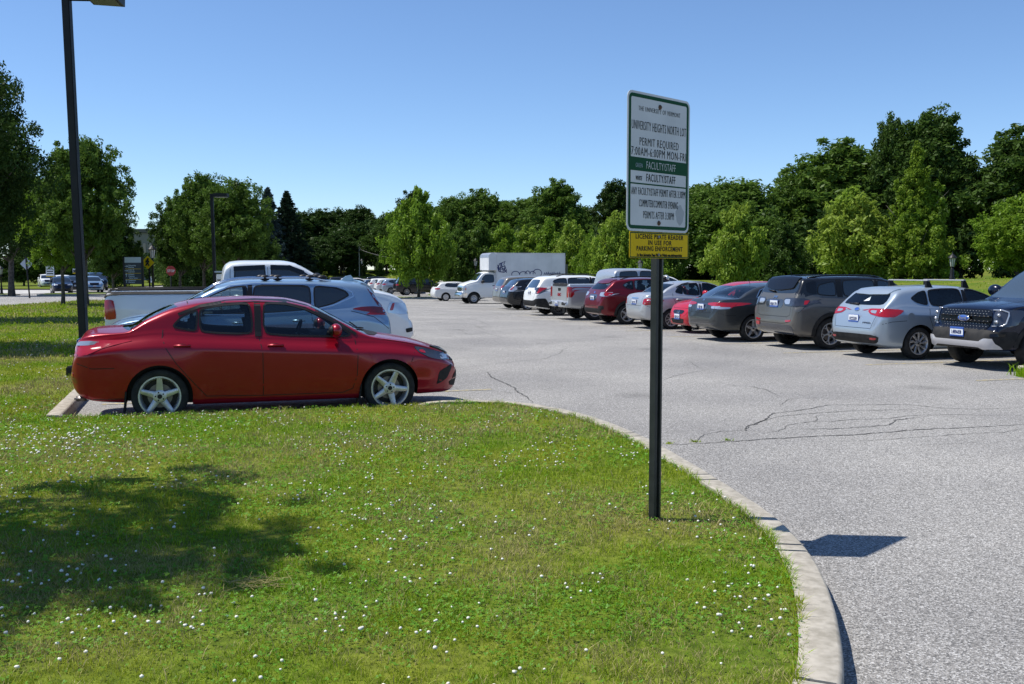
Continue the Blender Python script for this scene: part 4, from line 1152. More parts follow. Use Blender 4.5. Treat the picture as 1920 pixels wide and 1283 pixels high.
SIERRA = spec(PICK, 5.85, .95, 1.0, bed=(.20, 1.80, .80, .84),
    bot=[(0, .50), (.05, .48), (.2, .46), (.5, .42), (1.6, .36), (4.2, .36), (5.3, .36), (5.7, .38), (5.85, .46)],
    top=[(0, .62), (.012, .68), (.10, .72), (.115, 1.24), (.13, 1.33), (.16, 1.345), (1.86, 1.345), (1.875, 1.43), (1.93, 1.74), (1.98, 1.82), (2.06, 1.86), (2.4, 1.89), (3.25, 1.89), (3.5, 1.85), (3.78, 1.71), (4.2, 1.44), (4.33, 1.38), (4.9, 1.34), (5.3, 1.27), (5.52, 1.18), (5.64, 1.08), (5.70, .86), (5.81, .70), (5.85, .58)], dense=[.11, 1.87],
    windows=[[(2.12, 1.45), (2.13, 1.76), (2.82, 1.79), (2.84, 1.45)], [(2.94, 1.45), (2.95, 1.79), (3.35, 1.78), (3.66, 1.66), (3.90, 1.49), (3.86, 1.45)]], seams=[[(2.90, 1.8), (2.90, .48), (2.0, .5), (2.0, 1.7)], [(1.865, 1.3), (1.865, .5)]], windshield=(4.18, 3.52, .08, .08),
    panels=[('tail_light', 'S', [(.115, 1.22), (.24, 1.22), (.24, .84), (.115, .84)], 'red_lens', .010),
            ('tail_light', 'R2', [(.99, 1.22), (.79, 1.22), (.79, .84), (.99, .84)], 'red_lens', .010),
            ('tailgate_cap', 'T', [(.115, -.80), (.19, -.80), (.19, .80), (.115, .80)], 'matt', .012),
            ('tailgate_handle', 'R', [(-.16, 1.17), (.16, 1.17), (.12, 1.06), (-.12, 1.06)], 'gloss', .006),
            ('bumper_step', 'R2', [(.90, .67), (.52, .67), (.52, .56), (.86, .55)], 'matt', .006), ('fuel_door', 'S', [(1.55, 1.15), (1.72, 1.15), (1.72, 1.0), (1.55, 1.0)], 'paint_silver', .003)],
    plates=[('R', 0, .60, 'TLG 331', 'blue')])
def sierra_extra(car, root, sk):
    word(root, sk, 'R', 0, .93, 'GMC', .15, M['red_lens'], 1.15, .006, .006)
    b = MB(); b.box((-.02, 0, .47), (.12, .12, .10), bev=.02); b.build('tow_hitch', M['black'], root, True)
    for sd_ in (-1, 1):
        b = MB(); b.box((.62, sd_ * .86, .36), (.02, .26, .34), bev=.008); b.build('mud_flap', M['matt'], root)
RANGER = spec(PICK, 5.35, .96, .955, ws_mat='bright_glass',
    top=[(0, .62), (.012, .66), (.10, .70), (.115, 1.20), (.14, 1.29), (1.55, 1.30), (1.57, 1.38), (1.66, 1.70), (1.74, 1.80), (2.1, 1.86), (2.8, 1.87), (3.05, 1.84), (3.32, 1.70), (3.85, 1.30), (3.95, 1.255), (4.5, 1.215), (4.95, 1.16), (5.12, 1.10), (5.17, 1.0), (5.19, .80), (5.22, .76), (5.30, .70), (5.34, .62), (5.35, .54)], dense=[.11, 1.56],
    bot=[(0, .50), (.05, .48), (.2, .46), (.5, .42), (1.6, .34), (4.0, .34), (5.0, .36), (5.25, .37), (5.35, .46)],
    belt=[(0, 1.0), (.2, 1.20), (1.6, 1.20), (2.0, 1.22), (3.3, 1.20), (3.9, 1.17), (4.8, 1.08), (5.35, .7)],
    plan=[(0, .80), (.012, .86), (.09, .90), (.115, .92), (.2, .94), (.6, .95), (4.4, .955), (4.80, .93), (5.02, .87), (5.15, .81), (5.22, .78), (5.30, .70), (5.35, .58)],
    wheels=(1.12, 4.39), tyre=(.395, .235, .255, 'ten', 'dark_alloy'), bed=(.20, 1.50, .76, .84), cladding=.07, wheel_in=.0, steer=4,
    windows=[[(1.86, 1.30), (1.88, 1.70), (2.42, 1.76), (2.44, 1.29)], [(2.54, 1.29), (2.55, 1.76), (2.9, 1.75), (3.2, 1.61), (3.62, 1.31), (3.58, 1.28)]], seams=[[(2.49, 1.8), (2.49, .46), (3.6, .46), (3.7, .8), (3.75, 1.2)]],
    windshield=(3.84, 3.08, .07, .07), hood_seams=[[(3.9, .78), (4.5, .78), (5.0, .72), (5.1, .66)], [(4.1, .45), (4.6, .5), (5.0, .48)]], mirror=(3.52, 1.36, 1.4), handles=[(1.95, 1.12), (2.65, 1.10)],
    cabin=(1.75, 3.86), cabin_z=.95, seat_z=.80, seats=[(2.9, -.38), (2.9, .38), (2.2, 0)], dash=3.45, rear_seams=[],
    panels=[('grille', 'F', [(-.60, 1.08), (.60, 1.08), (.64, .90), (.56, .74), (.44, .70), (-.44, .70), (-.56, .74), (-.64, .90)], 'gloss', .010),
            ('headlight', 'F2', [(.92, 1.08), (.66, 1.07), (.68, .80), (.92, .80)], 'dark_lens', .012),
            ('headlight', 'S', [(4.90, 1.08), (5.1, 1.08), (5.2, 1.06), (5.2, .80), (4.98, .78), (4.90, .86)], 'dark_lens', .008),
            ('front_bumper', 'F', [(-.80, .70), (-.5, .72), (.5, .72), (.80, .70), (.78, .42), (.6, .36), (-.6, .36), (-.78, .42)], 'matt', .012),
            ('front_bumper_side', 'S', [(4.84, .70), (5.36, .70), (5.36, .40), (4.95, .38)], 'matt', .008)],
    plates=[])
def ranger_extra(car, root, sk):
    for r_ in range(2):
        g = MB(); z = (.955, .865)[r_]
        for y0 in np.linspace(-.6, .6, 13)[:-1]:
            a = sk.ray('F', y0, z)[0]; c = sk.ray('F', y0 + .1, z)[0]
            g.tube([a + Vector((.028, 0, 0)), c + Vector((.028, 0, 0))], .017, 8)
        g.build('grille_bar', M['gloss'], root, True)
    g = MB()
    for z in np.linspace(.735, 1.05, 8):
        for k, y in enumerate(np.linspace(-.5, .5, 15)):
            if .83 < z < .98: continue
            yy = y + (.025 if int(round((z - .735) / .045)) % 2 else 0)
            h = sk.ray('F', yy, z)
            if h: g.box(h[0] + Vector((.014, 0, 0)), (.008, .020, .009))
    g.build('grille_studs', M['alloy'], root)
    h = sk.ray('F', 0, .91)
    b = MB(); c = h[0] + Vector((.05, 0, 0))
    b.ell(c, (.018, .145, .062), 0, 28, 10); b.ell(c + Vector((.006, 0, 0)), (.017, .130, .050), 1, 28, 10)
    o = b.build('badge', [M['chrome'], M['plate_blue']], root, True)
    mt = Matrix((Vector((0, 1, 0)), Vector((0, 0, 1)), Vector((1, 0, 0)))).transposed().to_4x4(); mt.translation = c + Vector((.0235, 0, -.024))
    text_mesh('Ford', .085, M['chrome'], root, mt, sx=1.05, bold=.001, name='badge_lettering')
    # daytime lamp brackets and projector lenses
    for sd_ in (-1, 1):
        b = MB(); pts = []
        for y, z in ((.62, 1.06), (.76, 1.065), (.82, 1.04), (.835, .98), (.835, .84), (.81, .80), (.66, .79)):
            hh = sk.ray('F', sd_ * y, z)
            if hh: pts.append(hh[0] + hh[1] * .022)
        b.tube(pts, .013, 8); b.build('running_light', M['clear_lens'], root, True)
        for z in (.985, .87):
            hh = sk.ray('F', sd_ * .745, z); b = MB(); b.box(hh[0] + hh[1] * .018, (.03, .075, .06), bev=.012); b.build('headlight_lens', M['clear_lens'], root, True)
    # silver skid bar
    prof = [(-.74, .575), (-.62, .575), (-.54, .52), (.54, .52), (.62, .575), (.74, .575), (.79, .40), (.58, .40), (.50, .435), (-.50, .435), (-.58, .40), (-.79, .40)]
    sk.panel('skid_plate', root, 'F', prof, M['silver_trim'], .035, .05, depth=.03, rnd=0)
    for sd_ in (-1, 1):
        sk.panel('fog_recess', root, 'F', [(sd_ * .84, .66), (sd_ * .70, .66), (sd_ * .70, .60), (sd_ * .84, .62)], M['gloss'], .02, .05)
    h = sk.ray('F', 0, .66); x = h[0].x + .04; yy, zz = -.0, .665
    b = MB(); b.box((x, yy, zz), (.012, .335, .175), 1); b.box((x + .004, yy, zz), (.012, .315, .15), 0); b.box((x + .008, yy, zz + .064), (.012, .315, .022), 1); b.box((x + .008, yy, zz - .066), (.012, .315, .018), 1)
    pl = b.build('license_plate', [M['plate'], M['plate_blue']], root)
    mt = Matrix((Vector((0, 1, 0)), Vector((0, 0, 1)), Vector((1, 0, 0)))).transposed().to_4x4(); mt.translation = Vector((x + .0145, yy, zz - .035))
    text_mesh('L489A838', .095, M['plate_ink'], pl, mt, sx=.62, bold=.002)
    rails(0, 1.9, 2.9, .58, M['black'], h=.04)(car, root, sk)
BOXT = spec(PICK, 7.6, 1, 1, bed=None,
    top=[(0, .70), (.05, .84), (4.98, .84), (5.0, 1.0), (5.02, 2.10), (5.10, 2.17), (5.6, 2.20), (5.85, 2.16), (6.02, 2.06), (6.35, 1.68), (6.42, 1.62), (6.6, 1.56), (7.1, 1.42), (7.28, 1.30), (7.33, 1.15), (7.35, .85), (7.44, .80), (7.5, .70), (7.52, .60)], dense=[5.0],
    bot=[(0, .60), (.3, .55), (4.9, .50), (5.2, .42), (7.0, .42), (7.52, .50)], belt=[(0, .8), (5, 1.3), (6.3, 1.40), (7.2, 1.2), (7.52, .7)],
    plan=[(0, .9), (.1, .95), (4.9, .95), (5.1, 1.0), (6.4, 1.0), (7.0, .95), (7.25, .90), (7.34, .86), (7.42, .92), (7.48, .85), (7.52, .75)],
    wheels=(1.7, 6.62), tyre=(.385, .21, .25, 'steel', 'alloy'), flare=.03, archgap=.08, tumble=.20,
    windows=[[(5.18, 1.45), (5.20, 2.0), (5.78, 2.0), (6.02, 1.75), (6.05, 1.45)]], seams=[[(5.12, 2.08), (5.10, .6), (6.15, .58), (6.2, 1.3)]], windshield=(6.38, 5.90, .07, .07), mirror=(6.05, 1.5, 1.3), mirror_mat=M['black'], handles=[(5.25, 1.25)], handle_mat=M['black'], hood_seams=[], rear_seams=[],
    panels=[('grille', 'F', [(-.60, 1.24), (.60, 1.24), (.60, .88), (-.60, .88)], 'chrome', .02), ('headlight', 'F2', [(.88, 1.22), (.64, 1.22), (.64, .90), (.88, .90)], 'clear_lens', .012),
            ('headlight', 'S', [(7.12, 1.24), (7.32, 1.22), (7.34, .90), (7.16, .90)], 'clear_lens', .008), ('indicator', 'S', [(7.14, 1.10), (7.22, 1.10), (7.22, .95), (7.16, .95)], 'amber', .012),
            ('front_bumper', 'F', [(-.92, .80), (.92, .80), (.90, .52), (-.90, .52)], 'chrome', .02), ('front_bumper_side', 'S', [(7.05, .78), (7.5, .78), (7.5, .54), (7.1, .52)], 'chrome', .012)],
    plates=[])
def boxtruck_extra(car, root, sk):
    Wd = 1.12
    side_ = [(.10, .86), (5.08, .86), (5.08, 2.28), (5.62, 2.28), (5.62, 3.18), (5.56, 3.34), (5.42, 3.44), (5.2, 3.47), (.10, 3.47)]
    b = MB(); b.prism(side_, -Wd, Wd, 0, fn=lambda a, bb, h: (a, h, bb))
    o = b.build('cargo_box', M['box_white'], root)
    md = o.modifiers.new('bv', 'BEVEL'); md.width = .03; md.segments = 2; md.limit_method = 'ANGLE'
    dg = bpy.context.evaluated_depsgraph_get(); me = bpy.data.meshes.new_from_object(o.evaluated_get(dg)); o.modifiers.clear(); o.data = me
    b = MB()
    for sd_ in (-1, 1):
        b.box((2.6, sd_ * (Wd + .004), 3.43), (4.95, .02, .09)); b.box((2.6, sd_ * (Wd + .004), .90), (4.95, .02, .10))
        b.box((5.06, sd_ * (Wd + .006), 2.1), (.05, .02, 2.4)); b.box((.13, sd_ * (Wd + .006), 2.1), (.06, .02, 2.5))
        for x in (1.1, 2.1, 3.1, 4.1): b.box((x, sd_ * (Wd + .001), 2.15), (.012, .006, 2.4))
    b.build('box_rail', M['silver_trim'], root)
    b = MB(); b.prism([(5.63, 3.16), (5.575, 3.35), (5.43, 3.455), (5.2, 3.485), (5.2, 3.46), (5.42, 3.43), (5.55, 3.33), (5.60, 3.16)], -Wd - .005, Wd + .005, 0, fn=lambda a, bb, h: (a, h, bb)); b.build('corner_cap', M['alloy'], root)
    b = MB(); b.box((-.08, 0, 1.75), (.12, 1.9, 1.9), bev=.01); b.box((-.06, 0, .72), (.3, 1.9, .12)); b.build('lift_gate', M['dark_alloy'], root)
    # spray paint on the near side
    g = MB(); y = Wd + .006
    def stroke(pts, wd=.045):
        P = [Vector((a, y, bb)) for a, bb in pts]
        vs = []; fs = []
        for i, p in enumerate(P):
            t = (P[min(i + 1, len(P) - 1)] - P[max(i - 1, 0)]).normalized(); n = Vector((-t.z, 0, t.x)) * wd / 2
            vs += [p + n, p - n, p + n + Vector((0, .003, 0)), p - n + Vector((0, .003, 0))]
        for i in range(len(P) - 1): a = i * 4; fs += [(a + 2, a + 3, a + 7, a + 6), (a, a + 2, a + 6, a + 4), (a + 1, a + 5, a + 7, a + 3)]
        g.add(vs, fs)
    def arc_(cx, cz, r_, a0, a1, q=1.0): return [(cx + r_ * q * math.cos(R(a)), cz + r_ * math.sin(R(a))) for a in np.linspace(a0, a1, 14)]
    X = lambda px: 5.04 - (px - 585) / 530 * 4.9
    Z = lambda py: 3.42 - (py - 150) / 400 * 3.02
    for cx, cy, rx, ry, a0, a1 in ((728, 335, 30, 26, 200, -10), (788, 338, 30, 26, 190, 10), (822, 336, 20, 30, 180, 0), (860, 336, 22, 26, 175, 5), (898, 325, 34, 34, 200, -40)):
        stroke([(X(cx + rx * math.cos(R(a))), Z(cy - ry * math.sin(R(a)))) for a in np.linspace(a0, a1, 14)], .05)
    stroke([(X(a), Z(bb)) for a, bb in ((590, 250), (604, 300), (596, 260), (620, 240), (626, 300), (605, 280), (630, 265), (648, 262), (640, 290), (628, 282), (660, 320), (655, 290))], .07)
    stroke([(X(a), Z(bb)) for a, bb in ((600, 245), (625, 232), (648, 218), (636, 250))], .06)
    stroke([(X(a), Z(bb)) for a, bb in ((588, 268), (600, 312), (640, 318), (655, 300))], .07)
    stroke([(X(a), Z(bb)) for a, bb in ((615, 250), (610, 310))], .06); stroke([(X(a), Z(bb)) for a, bb in ((640, 255), (652, 280), (630, 310))], .06)
    for k in range(9):
        x0 = 950 + k * 15; stroke([(X(x0), Z(340)), (X(x0 + 5), Z(322 - (k % 3) * 4)), (X(x0 + 10), Z(338))], .06)
    g.build('spray_paint', M['plate_ink'], root)
M['box_white'] = noise_col(mat('box_white', (.62, .64, .66), .45), (.56, .58, .60), (.66, .68, .70), 1.2)
BIGSUV = spec(SUV, 4.9, 1.08, 1.05, tyre=(.38, .24, .24, 'ten', 'alloy'))
# ------------------------------------------------------------------ ground materials
def asphalt_mat():
    m = mat('asphalt', (.2, .2, .2), .88); nd, ln = N(m), L(m); b = nd['Principled BSDF']
    g = nd.new('ShaderNodeNewGeometry')
    v = nd.new('ShaderNodeTexVoronoi'); v.inputs['Scale'].default_value = 120
    v2 = nd.new('ShaderNodeTexVoronoi'); v2.inputs['Scale'].default_value = 45
    n1 = nd.new('ShaderNodeTexNoise'); n1.inputs['Scale'].default_value = .35; n1.inputs['Detail'].default_value = 5
    n2 = nd.new('ShaderNodeTexNoise'); n2.inputs['Scale'].default_value = 30; n2.inputs['Detail'].default_value = 3
    for x in (v, v2, n1, n2): ln.new(g.outputs['Position'], x.inputs['Vector'])
    cr = nd.new('ShaderNodeValToRGB'); e = cr.color_ramp.elements
    e[0].position = 0.0; e[0].color = (.095, .094, .092, 1); e[1].position = 1.0; e[1].color = (.58, .57, .55, 1)
    x = e.new(.35); x.color = (.222, .212, .198, 1); x = e.new(.75); x.color = (.345, .332, .312, 1)
    sp = nd.new('ShaderNodeSeparateColor'); ln.new(v.outputs['Color'], sp.inputs[0]); ln.new(sp.outputs[0], cr.inputs[0])
    cr2 = nd.new('ShaderNodeValToRGB'); e = cr2.color_ramp.elements
    e[0].position = .3; e[0].color = (.76, .76, .77, 1); e[1].position = .7; e[1].color = (1.10, 1.095, 1.08, 1)
    ln.new(n1.outputs['Fac'], cr2.inputs[0])
    mx = nd.new('ShaderNodeMix'); mx.data_type = 'RGBA'; mx.blend_type = 'MULTIPLY'; mx.inputs[0].default_value = 1
    ln.new(cr.outputs[0], mx.inputs[6]); ln.new(cr2.outputs[0], mx.inputs[7])
    mr = nd.new('ShaderNodeMapRange'); mr.inputs[3].default_value = .75; mr.inputs[4].default_value = 1.2; ln.new(n2.outputs['Fac'], mr.inputs[0])
    mx2 = nd.new('ShaderNodeMix'); mx2.data_type = 'RGBA'; mx2.blend_type = 'MULTIPLY'; mx2.inputs[0].default_value = 1
    ln.new(mx.outputs[2], mx2.inputs[6]); ln.new(mr.outputs[0], mx2.inputs[7])
    v3 = nd.new('ShaderNodeTexVoronoi'); v3.inputs['Scale'].default_value = .42; ln.new(g.outputs['Position'], v3.inputs['Vector'])
    ad = nd.new('ShaderNodeMath'); ad.operation = 'MULTIPLY_ADD'; ad.inputs[1].default_value = .10; ln.new(n2.outputs['Fac'], ad.inputs[0]); ln.new(v3.outputs['Distance'], ad.inputs[2])
    st_ = nd.new('ShaderNodeMapRange'); st_.inputs[1].default_value = .09; st_.inputs[2].default_value = .24; st_.inputs[3].default_value = .72; st_.inputs[4].default_value = 1.0; ln.new(ad.outputs[0], st_.inputs[0])
    mx3 = nd.new('ShaderNodeMix'); mx3.data_type = 'RGBA'; mx3.blend_type = 'MULTIPLY'; mx3.inputs[0].default_value = 1
    ln.new(mx2.outputs[2], mx3.inputs[6]); ln.new(st_.outputs[0], mx3.inputs[7]); ln.new(mx3.outputs[2], b.inputs['Base Color'])
    bp = nd.new('ShaderNodeBump'); bp.inputs['Strength'].default_value = .8; bp.inputs['Distance'].default_value = .006
    ln.new(v.outputs['Distance'], bp.inputs['Height']); ln.new(bp.outputs[0], b.inputs['Normal'])
    return m
def soil_mat():
    """turf seen from far: green with straw patches"""
    m = mat('turf', (.08, .13, .03), .95, spec=.1); nd, ln = N(m), L(m); b = nd['Principled BSDF']
    g = nd.new('ShaderNodeNewGeometry')
    a = nd.new('ShaderNodeTexNoise'); a.inputs['Scale'].default_value = .45; a.inputs['Detail'].default_value = 5
    f = nd.new('ShaderNodeTexNoise'); f.inputs['Scale'].default_value = 14; f.inputs['Detail'].default_value = 6
    for x in (a, f): ln.new(g.outputs['Position'], x.inputs['Vector'])
    c1 = nd.new('ShaderNodeValToRGB'); e = c1.color_ramp.elements
    e[0].position = .35; e[0].color = (.10, .16, .016, 1); e[1].position = .68; e[1].color = (.19, .20, .035, 1)
    c2 = nd.new('ShaderNodeValToRGB'); e = c2.color_ramp.elements
    e[0].position = .3; e[0].color = (.45, .5, .4, 1); e[1].position = .75; e[1].color = (1.25, 1.2, 1.1, 1)
    ln.new(a.outputs['Fac'], c1.inputs[0]); ln.new(f.outputs['Fac'], c2.inputs[0])
    mx = nd.new('ShaderNodeMix'); mx.data_type = 'RGBA'; mx.blend_type = 'MULTIPLY'; mx.inputs[0].default_value = 1
    ln.new(c1.outputs[0], mx.inputs[6]); ln.new(c2.outputs[0], mx.inputs[7]); ln.new(mx.outputs[2], b.inputs['Base Color'])
    bp = nd.new('ShaderNodeBump'); bp.inputs['Strength'].default_value = .7; bp.inputs['Distance'].default_value = .04
    ln.new(f.outputs['Fac'], bp.inputs['Height']); ln.new(bp.outputs[0], b.inputs['Normal'])
    return m
def blade_mat(name, c1, c2, c3, trans=.35, patch=.5):
    """leafy stuff: colour varies per blade and in drifts over the ground; some light passes through"""
    m = bpy.data.materials.new(name); m.use_nodes = True; nd, ln = N(m), L(m); nd.remove(nd['Principled BSDF'])
    g = nd.new('ShaderNodeNewGeometry')
    a = nd.new('ShaderNodeTexNoise'); a.inputs['Scale'].default_value = patch; a.inputs['Detail'].default_value = 4
    ln.new(g.outputs['Position'], a.inputs['Vector'])
    c = nd.new('ShaderNodeValToRGB'); e = c.color_ramp.elements
    e[0].position = 0; e[0].color = (*c1, 1); e[1].position = 1; e[1].color = (*c2, 1)
    ln.new(g.outputs['Random Per Island'], c.inputs[0])
    pr = nd.new('ShaderNodeMapRange'); pr.inputs[1].default_value = .42; pr.inputs[2].default_value = .62; ln.new(a.outputs['Fac'], pr.inputs[0])
    mx = nd.new('ShaderNodeMix'); mx.data_type = 'RGBA'; mx.inputs[7].default_value = (*c3, 1)
    mu = nd.new('ShaderNodeMath'); mu.operation = 'MULTIPLY'; mu.inputs[1].default_value = .7; ln.new(pr.outputs[0], mu.inputs[0])
    ln.new(mu.outputs[0], mx.inputs[0]); ln.new(c.outputs[0], mx.inputs[6])
    d = nd.new('ShaderNodeBsdfDiffuse'); t = nd.new('ShaderNodeBsdfTranslucent'); gl = nd.new('ShaderNodeBsdfGlossy'); gl.inputs['Roughness'].default_value = .45
    gl.inputs[0].default_value = (.6, .6, .6, 1)
    ln.new(mx.outputs[2], d.inputs[0]); ln.new(mx.outputs[2], t.inputs[0])
    s1 = nd.new('ShaderNodeMixShader'); s1.inputs[0].default_value = trans; ln.new(d.outputs[0], s1.inputs[1]); ln.new(t.outputs[0], s1.inputs[2])
    s2 = nd.new('ShaderNodeMixShader'); s2.inputs[0].default_value = .015; ln.new(s1.outputs[0], s2.inputs[1]); ln.new(gl.outputs[0], s2.inputs[2])
    ln.new(s2.outputs[0], nd['Material Output'].inputs[0])
    return m
M['asphalt'] = asphalt_mat()
M['turf'] = soil_mat()
M['kerb'] = noise_col(mat('kerb_concrete', (.36, .31, .24), .9), (.30, .27, .215), (.45, .41, .34), 16, 10, bump=.5, bdist=.006)
M['path'] = noise_col(mat('path_concrete', (.40, .39, .36), .9), (.36, .35, .33), (.46, .45, .42), .8, 6)
M['line'] = noise_col(mat('line_paint', (.40, .33, .17), .8), (.27, .255, .22), (.46, .37, .16), 14, 6, .45, .62)
M['crack'] = mat('crack_shade', (.075, .073, .07), .95)
M['blade'] = blade_mat('grass_blade', (.145, .275, .006), (.27, .42, .014), (.38, .39, .035), patch=.9)
M['straw'] = blade_mat('dry_blade', (.30, .26, .10), (.46, .40, .18), (.36, .31, .13), .2)
M['clover'] = blade_mat('clover_leaf', (.085, .225, .018), (.15, .33, .035), (.14, .28, .03), .3)
M['petal'] = mat('clover_petal', (.74, .72, .64), .8)
M['petal2'] = mat('clover_petal_faded', (.55, .42, .32), .8)

# ------------------------------------------------------------------ ground, lot, lawns
def sheet(name, poly, step, dz, m, label=None, kind='structure', cat=None):
    P, F = fill(poly, step); P = np.array(P)
    z = terr(P[:, 0], P[:, 1]) + dz
    o = mesh_obj(name, np.column_stack([P, z]), [f if (P[f[1]][0]-P[f[0]][0])*(P[f[2]][1]-P[f[0]][1])-(P[f[1]][1]-P[f[0]][1])*(P[f[2]][0]-P[f[0]][0]) > 0 else f[::-1] for f in F], m, None, True)
    return tag(o, label, cat, None, kind)
gx = np.concatenate([np.linspace(-900, -120, 14)[:-1], np.arange(-120, 121, 3.), np.linspace(120, 900, 14)[1:]])
gy = np.concatenate([np.arange(-30, 190, 3.), np.linspace(190, 1500, 14)])
GX, GY = np.meshgrid(gx, gy); n0, n1 = GX.shape
GZ = terr(GX, GY) - .06
V = np.column_stack([GX.ravel(), GY.ravel(), GZ.ravel()])
idx = np.arange(n0 * n1).reshape(n0, n1)
F = np.column_stack([idx[:-1, :-1].ravel(), idx[:-1, 1:].ravel(), idx[1:, 1:].ravel(), idx[1:, :-1].ravel()])
tag(fast_mesh('ground', V, F, M['turf'], None, None, True), kind='structure')
lot = [(-75, -12), (40, -12), (40, 60), (22, 90), (-4, 90), (-9, 124), (-14, 131), (-30, 133), (-38, 138), (-75, 150)]
sheet('parking_lot', lot, 3.0, 0.0, M['asphalt'])

KERB = [on(x_, y_, .15) for x_, y_ in ((757, 755), (850, 750), (952, 752), (1035, 762), (1118, 782), (1208, 817), (1290, 861), (1382, 917), (1458, 968), (1520, 1032), (1556, 1098), (1578, 1180), (1582, 1283))] + [(1.02, 3.2), (.45, 2.5), (-.3, 1.9), (-1.4, 1.4), (-4, .7), (-14, -1), (-30, -4)]
def catmull(P, n=6):
    P = [np.array(p, float) for p in P]; out = []
    for i in range(len(P) - 1):
        p0 = P[max(i - 1, 0)]; p1 = P[i]; p2 = P[i + 1]; p3 = P[min(i + 2, len(P) - 1)]
        for k in range(n):
            t = k / n
            out.append(tuple(.5 * (2 * p1 + (p2 - p0) * t + (2 * p0 - 5 * p1 + 4 * p2 - p3) * t * t + (3 * p1 - p0 - 3 * p2 + p3) * t**3)))
    out.append(tuple(P[-1])); return out
CURVE = catmull(KERB)
HEADK = [on(742, 759, .115), on(115, 780, .13)]                 # the kerb beside the red car
_h = HEADK[1]
BACKK = [_h] + [(_h[0] + VX[0] * t, _h[1] + VX[1] * t) for t in (6, 14, 24, 34)]
def ribbon_kerb(name, line, wd=.19, h=.15, side=1, joints=3.0, ramp=None, gaps=True):
    """a cast kerb with rounded outer edge and joints, following the lot surface; side=+1 puts the width left of the line"""
    pts = [line[0]]
    for a, b in zip(line[:-1], line[1:]):
        d = math.hypot(b[0] - a[0], b[1] - a[1]); k = max(1, int(d / .25))
        for j in range(1, k + 1): pts.append((a[0] + (b[0] - a[0]) * j / k, a[1] + (b[1] - a[1]) * j / k))
    s = 0; mb = MB(); seg = []
    def flush(seg):
        if len(seg) < 2: return
        vs = []; fs = []
        for (p, n, z, hh) in seg:
            for o, zz in ((0, -.1), (0.004, hh - .035), (.012, hh - .012), (.03, hh), (wd, hh + .003), (wd, -.1)):
                vs.append((p[0] + n[0] * o, p[1] + n[1] * o, z + zz))
        for i in range(len(seg) - 1):
            for j in range(5): fs.append((i * 6 + j, (i + 1) * 6 + j, (i + 1) * 6 + j + 1, i * 6 + j + 1))
        fs.append(tuple(range(6))); fs.append(tuple(range(len(vs) - 6, len(vs)))[::-1])
        mb.add(vs, fs)
    for i, p in enumerate(pts):
        a = pts[max(i - 1, 0)]; b = pts[min(i + 1, len(pts) - 1)]
        dx, dy = b[0] - a[0], b[1] - a[1]; l = math.hypot(dx, dy); n = (-dy / l * side, dx / l * side)
        if i: s += math.hypot(p[0] - pts[i - 1][0], p[1] - pts[i - 1][1])
        hh = h * (ramp(s) if ramp else 1) + .002 * math.sin(i * 1.7)
        seg.append((p, n, tz(*p), hh))
        if gaps and i and int(s / joints) != int((s - .25) / joints):
            q = (p[0] + dx / l * .026, p[1] + dy / l * .026)
            flush(seg); seg = [(q, n, tz(*q), hh)]
    flush(seg)
    o = mb.build(name, M['kerb'], None, True); sharpen(o, 50)
    return tag(o, kind='structure')
ribbon_kerb('kerb', CURVE, .19, .15, -1, 2.05, lambda s: min(1, .45 + s * 2.2))
ribbon_kerb('kerb', HEADK, .15, .115, 1, 3.1)
ribbon_kerb('kerb', BACKK, .16, .14, 1, 3.0)
def inset_line(line, d):
    out = []
    for i, p in enumerate(line):
        a = line[max(i - 1, 0)]; b = line[min(i + 1, len(line) - 1)]
        dx, dy = b[0] - a[0], b[1] - a[1]; l = math.hypot(dx, dy)
        out.append((p[0] - dy / l * d, p[1] + dx / l * d))
    return out
# main lawn outline (left of the camera, round the stalls and out to the road)
CI = inset_line(CURVE, -.175)
ROADEDGE = [(-27.0, 66), (-27.0, 61), (-26.3, 54), (-25.8, 49.5), (-25.2, 42), (-25, 34), (-26, 20), (-30, 5), (-34, -4)]
LAWN = [(HEADK[0][0] + .02, HEADK[0][1] - .13)] + [(_h[0] - .12, _h[1] - .16)] + [(x - .155, y) for x, y in BACKK[1:]] + [(-17, 47), (-19, 56), (-22, 64), (-27, 66)] + ROADEDGE[1:]
LAWN = LAWN + [p for p in CI[::-1] if p[1] > -6]
def lawn_h(x, y): return tz(x, y) + .135
o = sheet('lawn', LAWN, 1.2, .128, M['turf'])
ribbon_kerb('kerb', ROADEDGE[:7], .15, .12, 1, 3)
# right-hand lawn behind the row of cars, and the islands
R1 = [row(7.2, -14), row(7.2, 9), row(12.5, 10.5), row(12.5, 34), row(12.5, 52), row(14, 75), row(75, 90), row(80, -14)]
sheet('lawn', R1, 3.0, .11, M['turf'])
ribbon_kerb('kerb', R1[:6], .16, .13, -1, 3)
ISL = [(-15.5, 82.0), (-5.2, 82.0), (-3.2, 84), (-5.2, 86.5), (-15.5, 86.5), (-17, 84)]
sheet('lawn', ISL, 1.5, .13, M['turf']); ribbon_kerb('kerb', ISL[:4], .16, .14, 1, 2.4)
DI = [(-70, 78), (-43, 78), (-41, 79), (-42, 84), (-45, 88), (-70, 88)]
DI2 = [(-38.6, 80), (-35.2, 84), (-34.6, 88), (-37.5, 94), (-41.5, 94), (-41.0, 86)]
for d_ in (DI, DI2): sheet('lawn', d_, 2, .12, M['turf']); ribbon_kerb('kerb', d_ + [d_[0]], .16, .14, 1, 2.5)
sheet('sidewalk', [(-80, 92), (-46, 92), (-45, 99), (-46, 108), (-80, 108)], 3, .03, M['path'])
sheet('lawn', [(-95, 111), (-48, 111), (-46.5, 165), (-95, 170)], 4, .12, M['turf'])
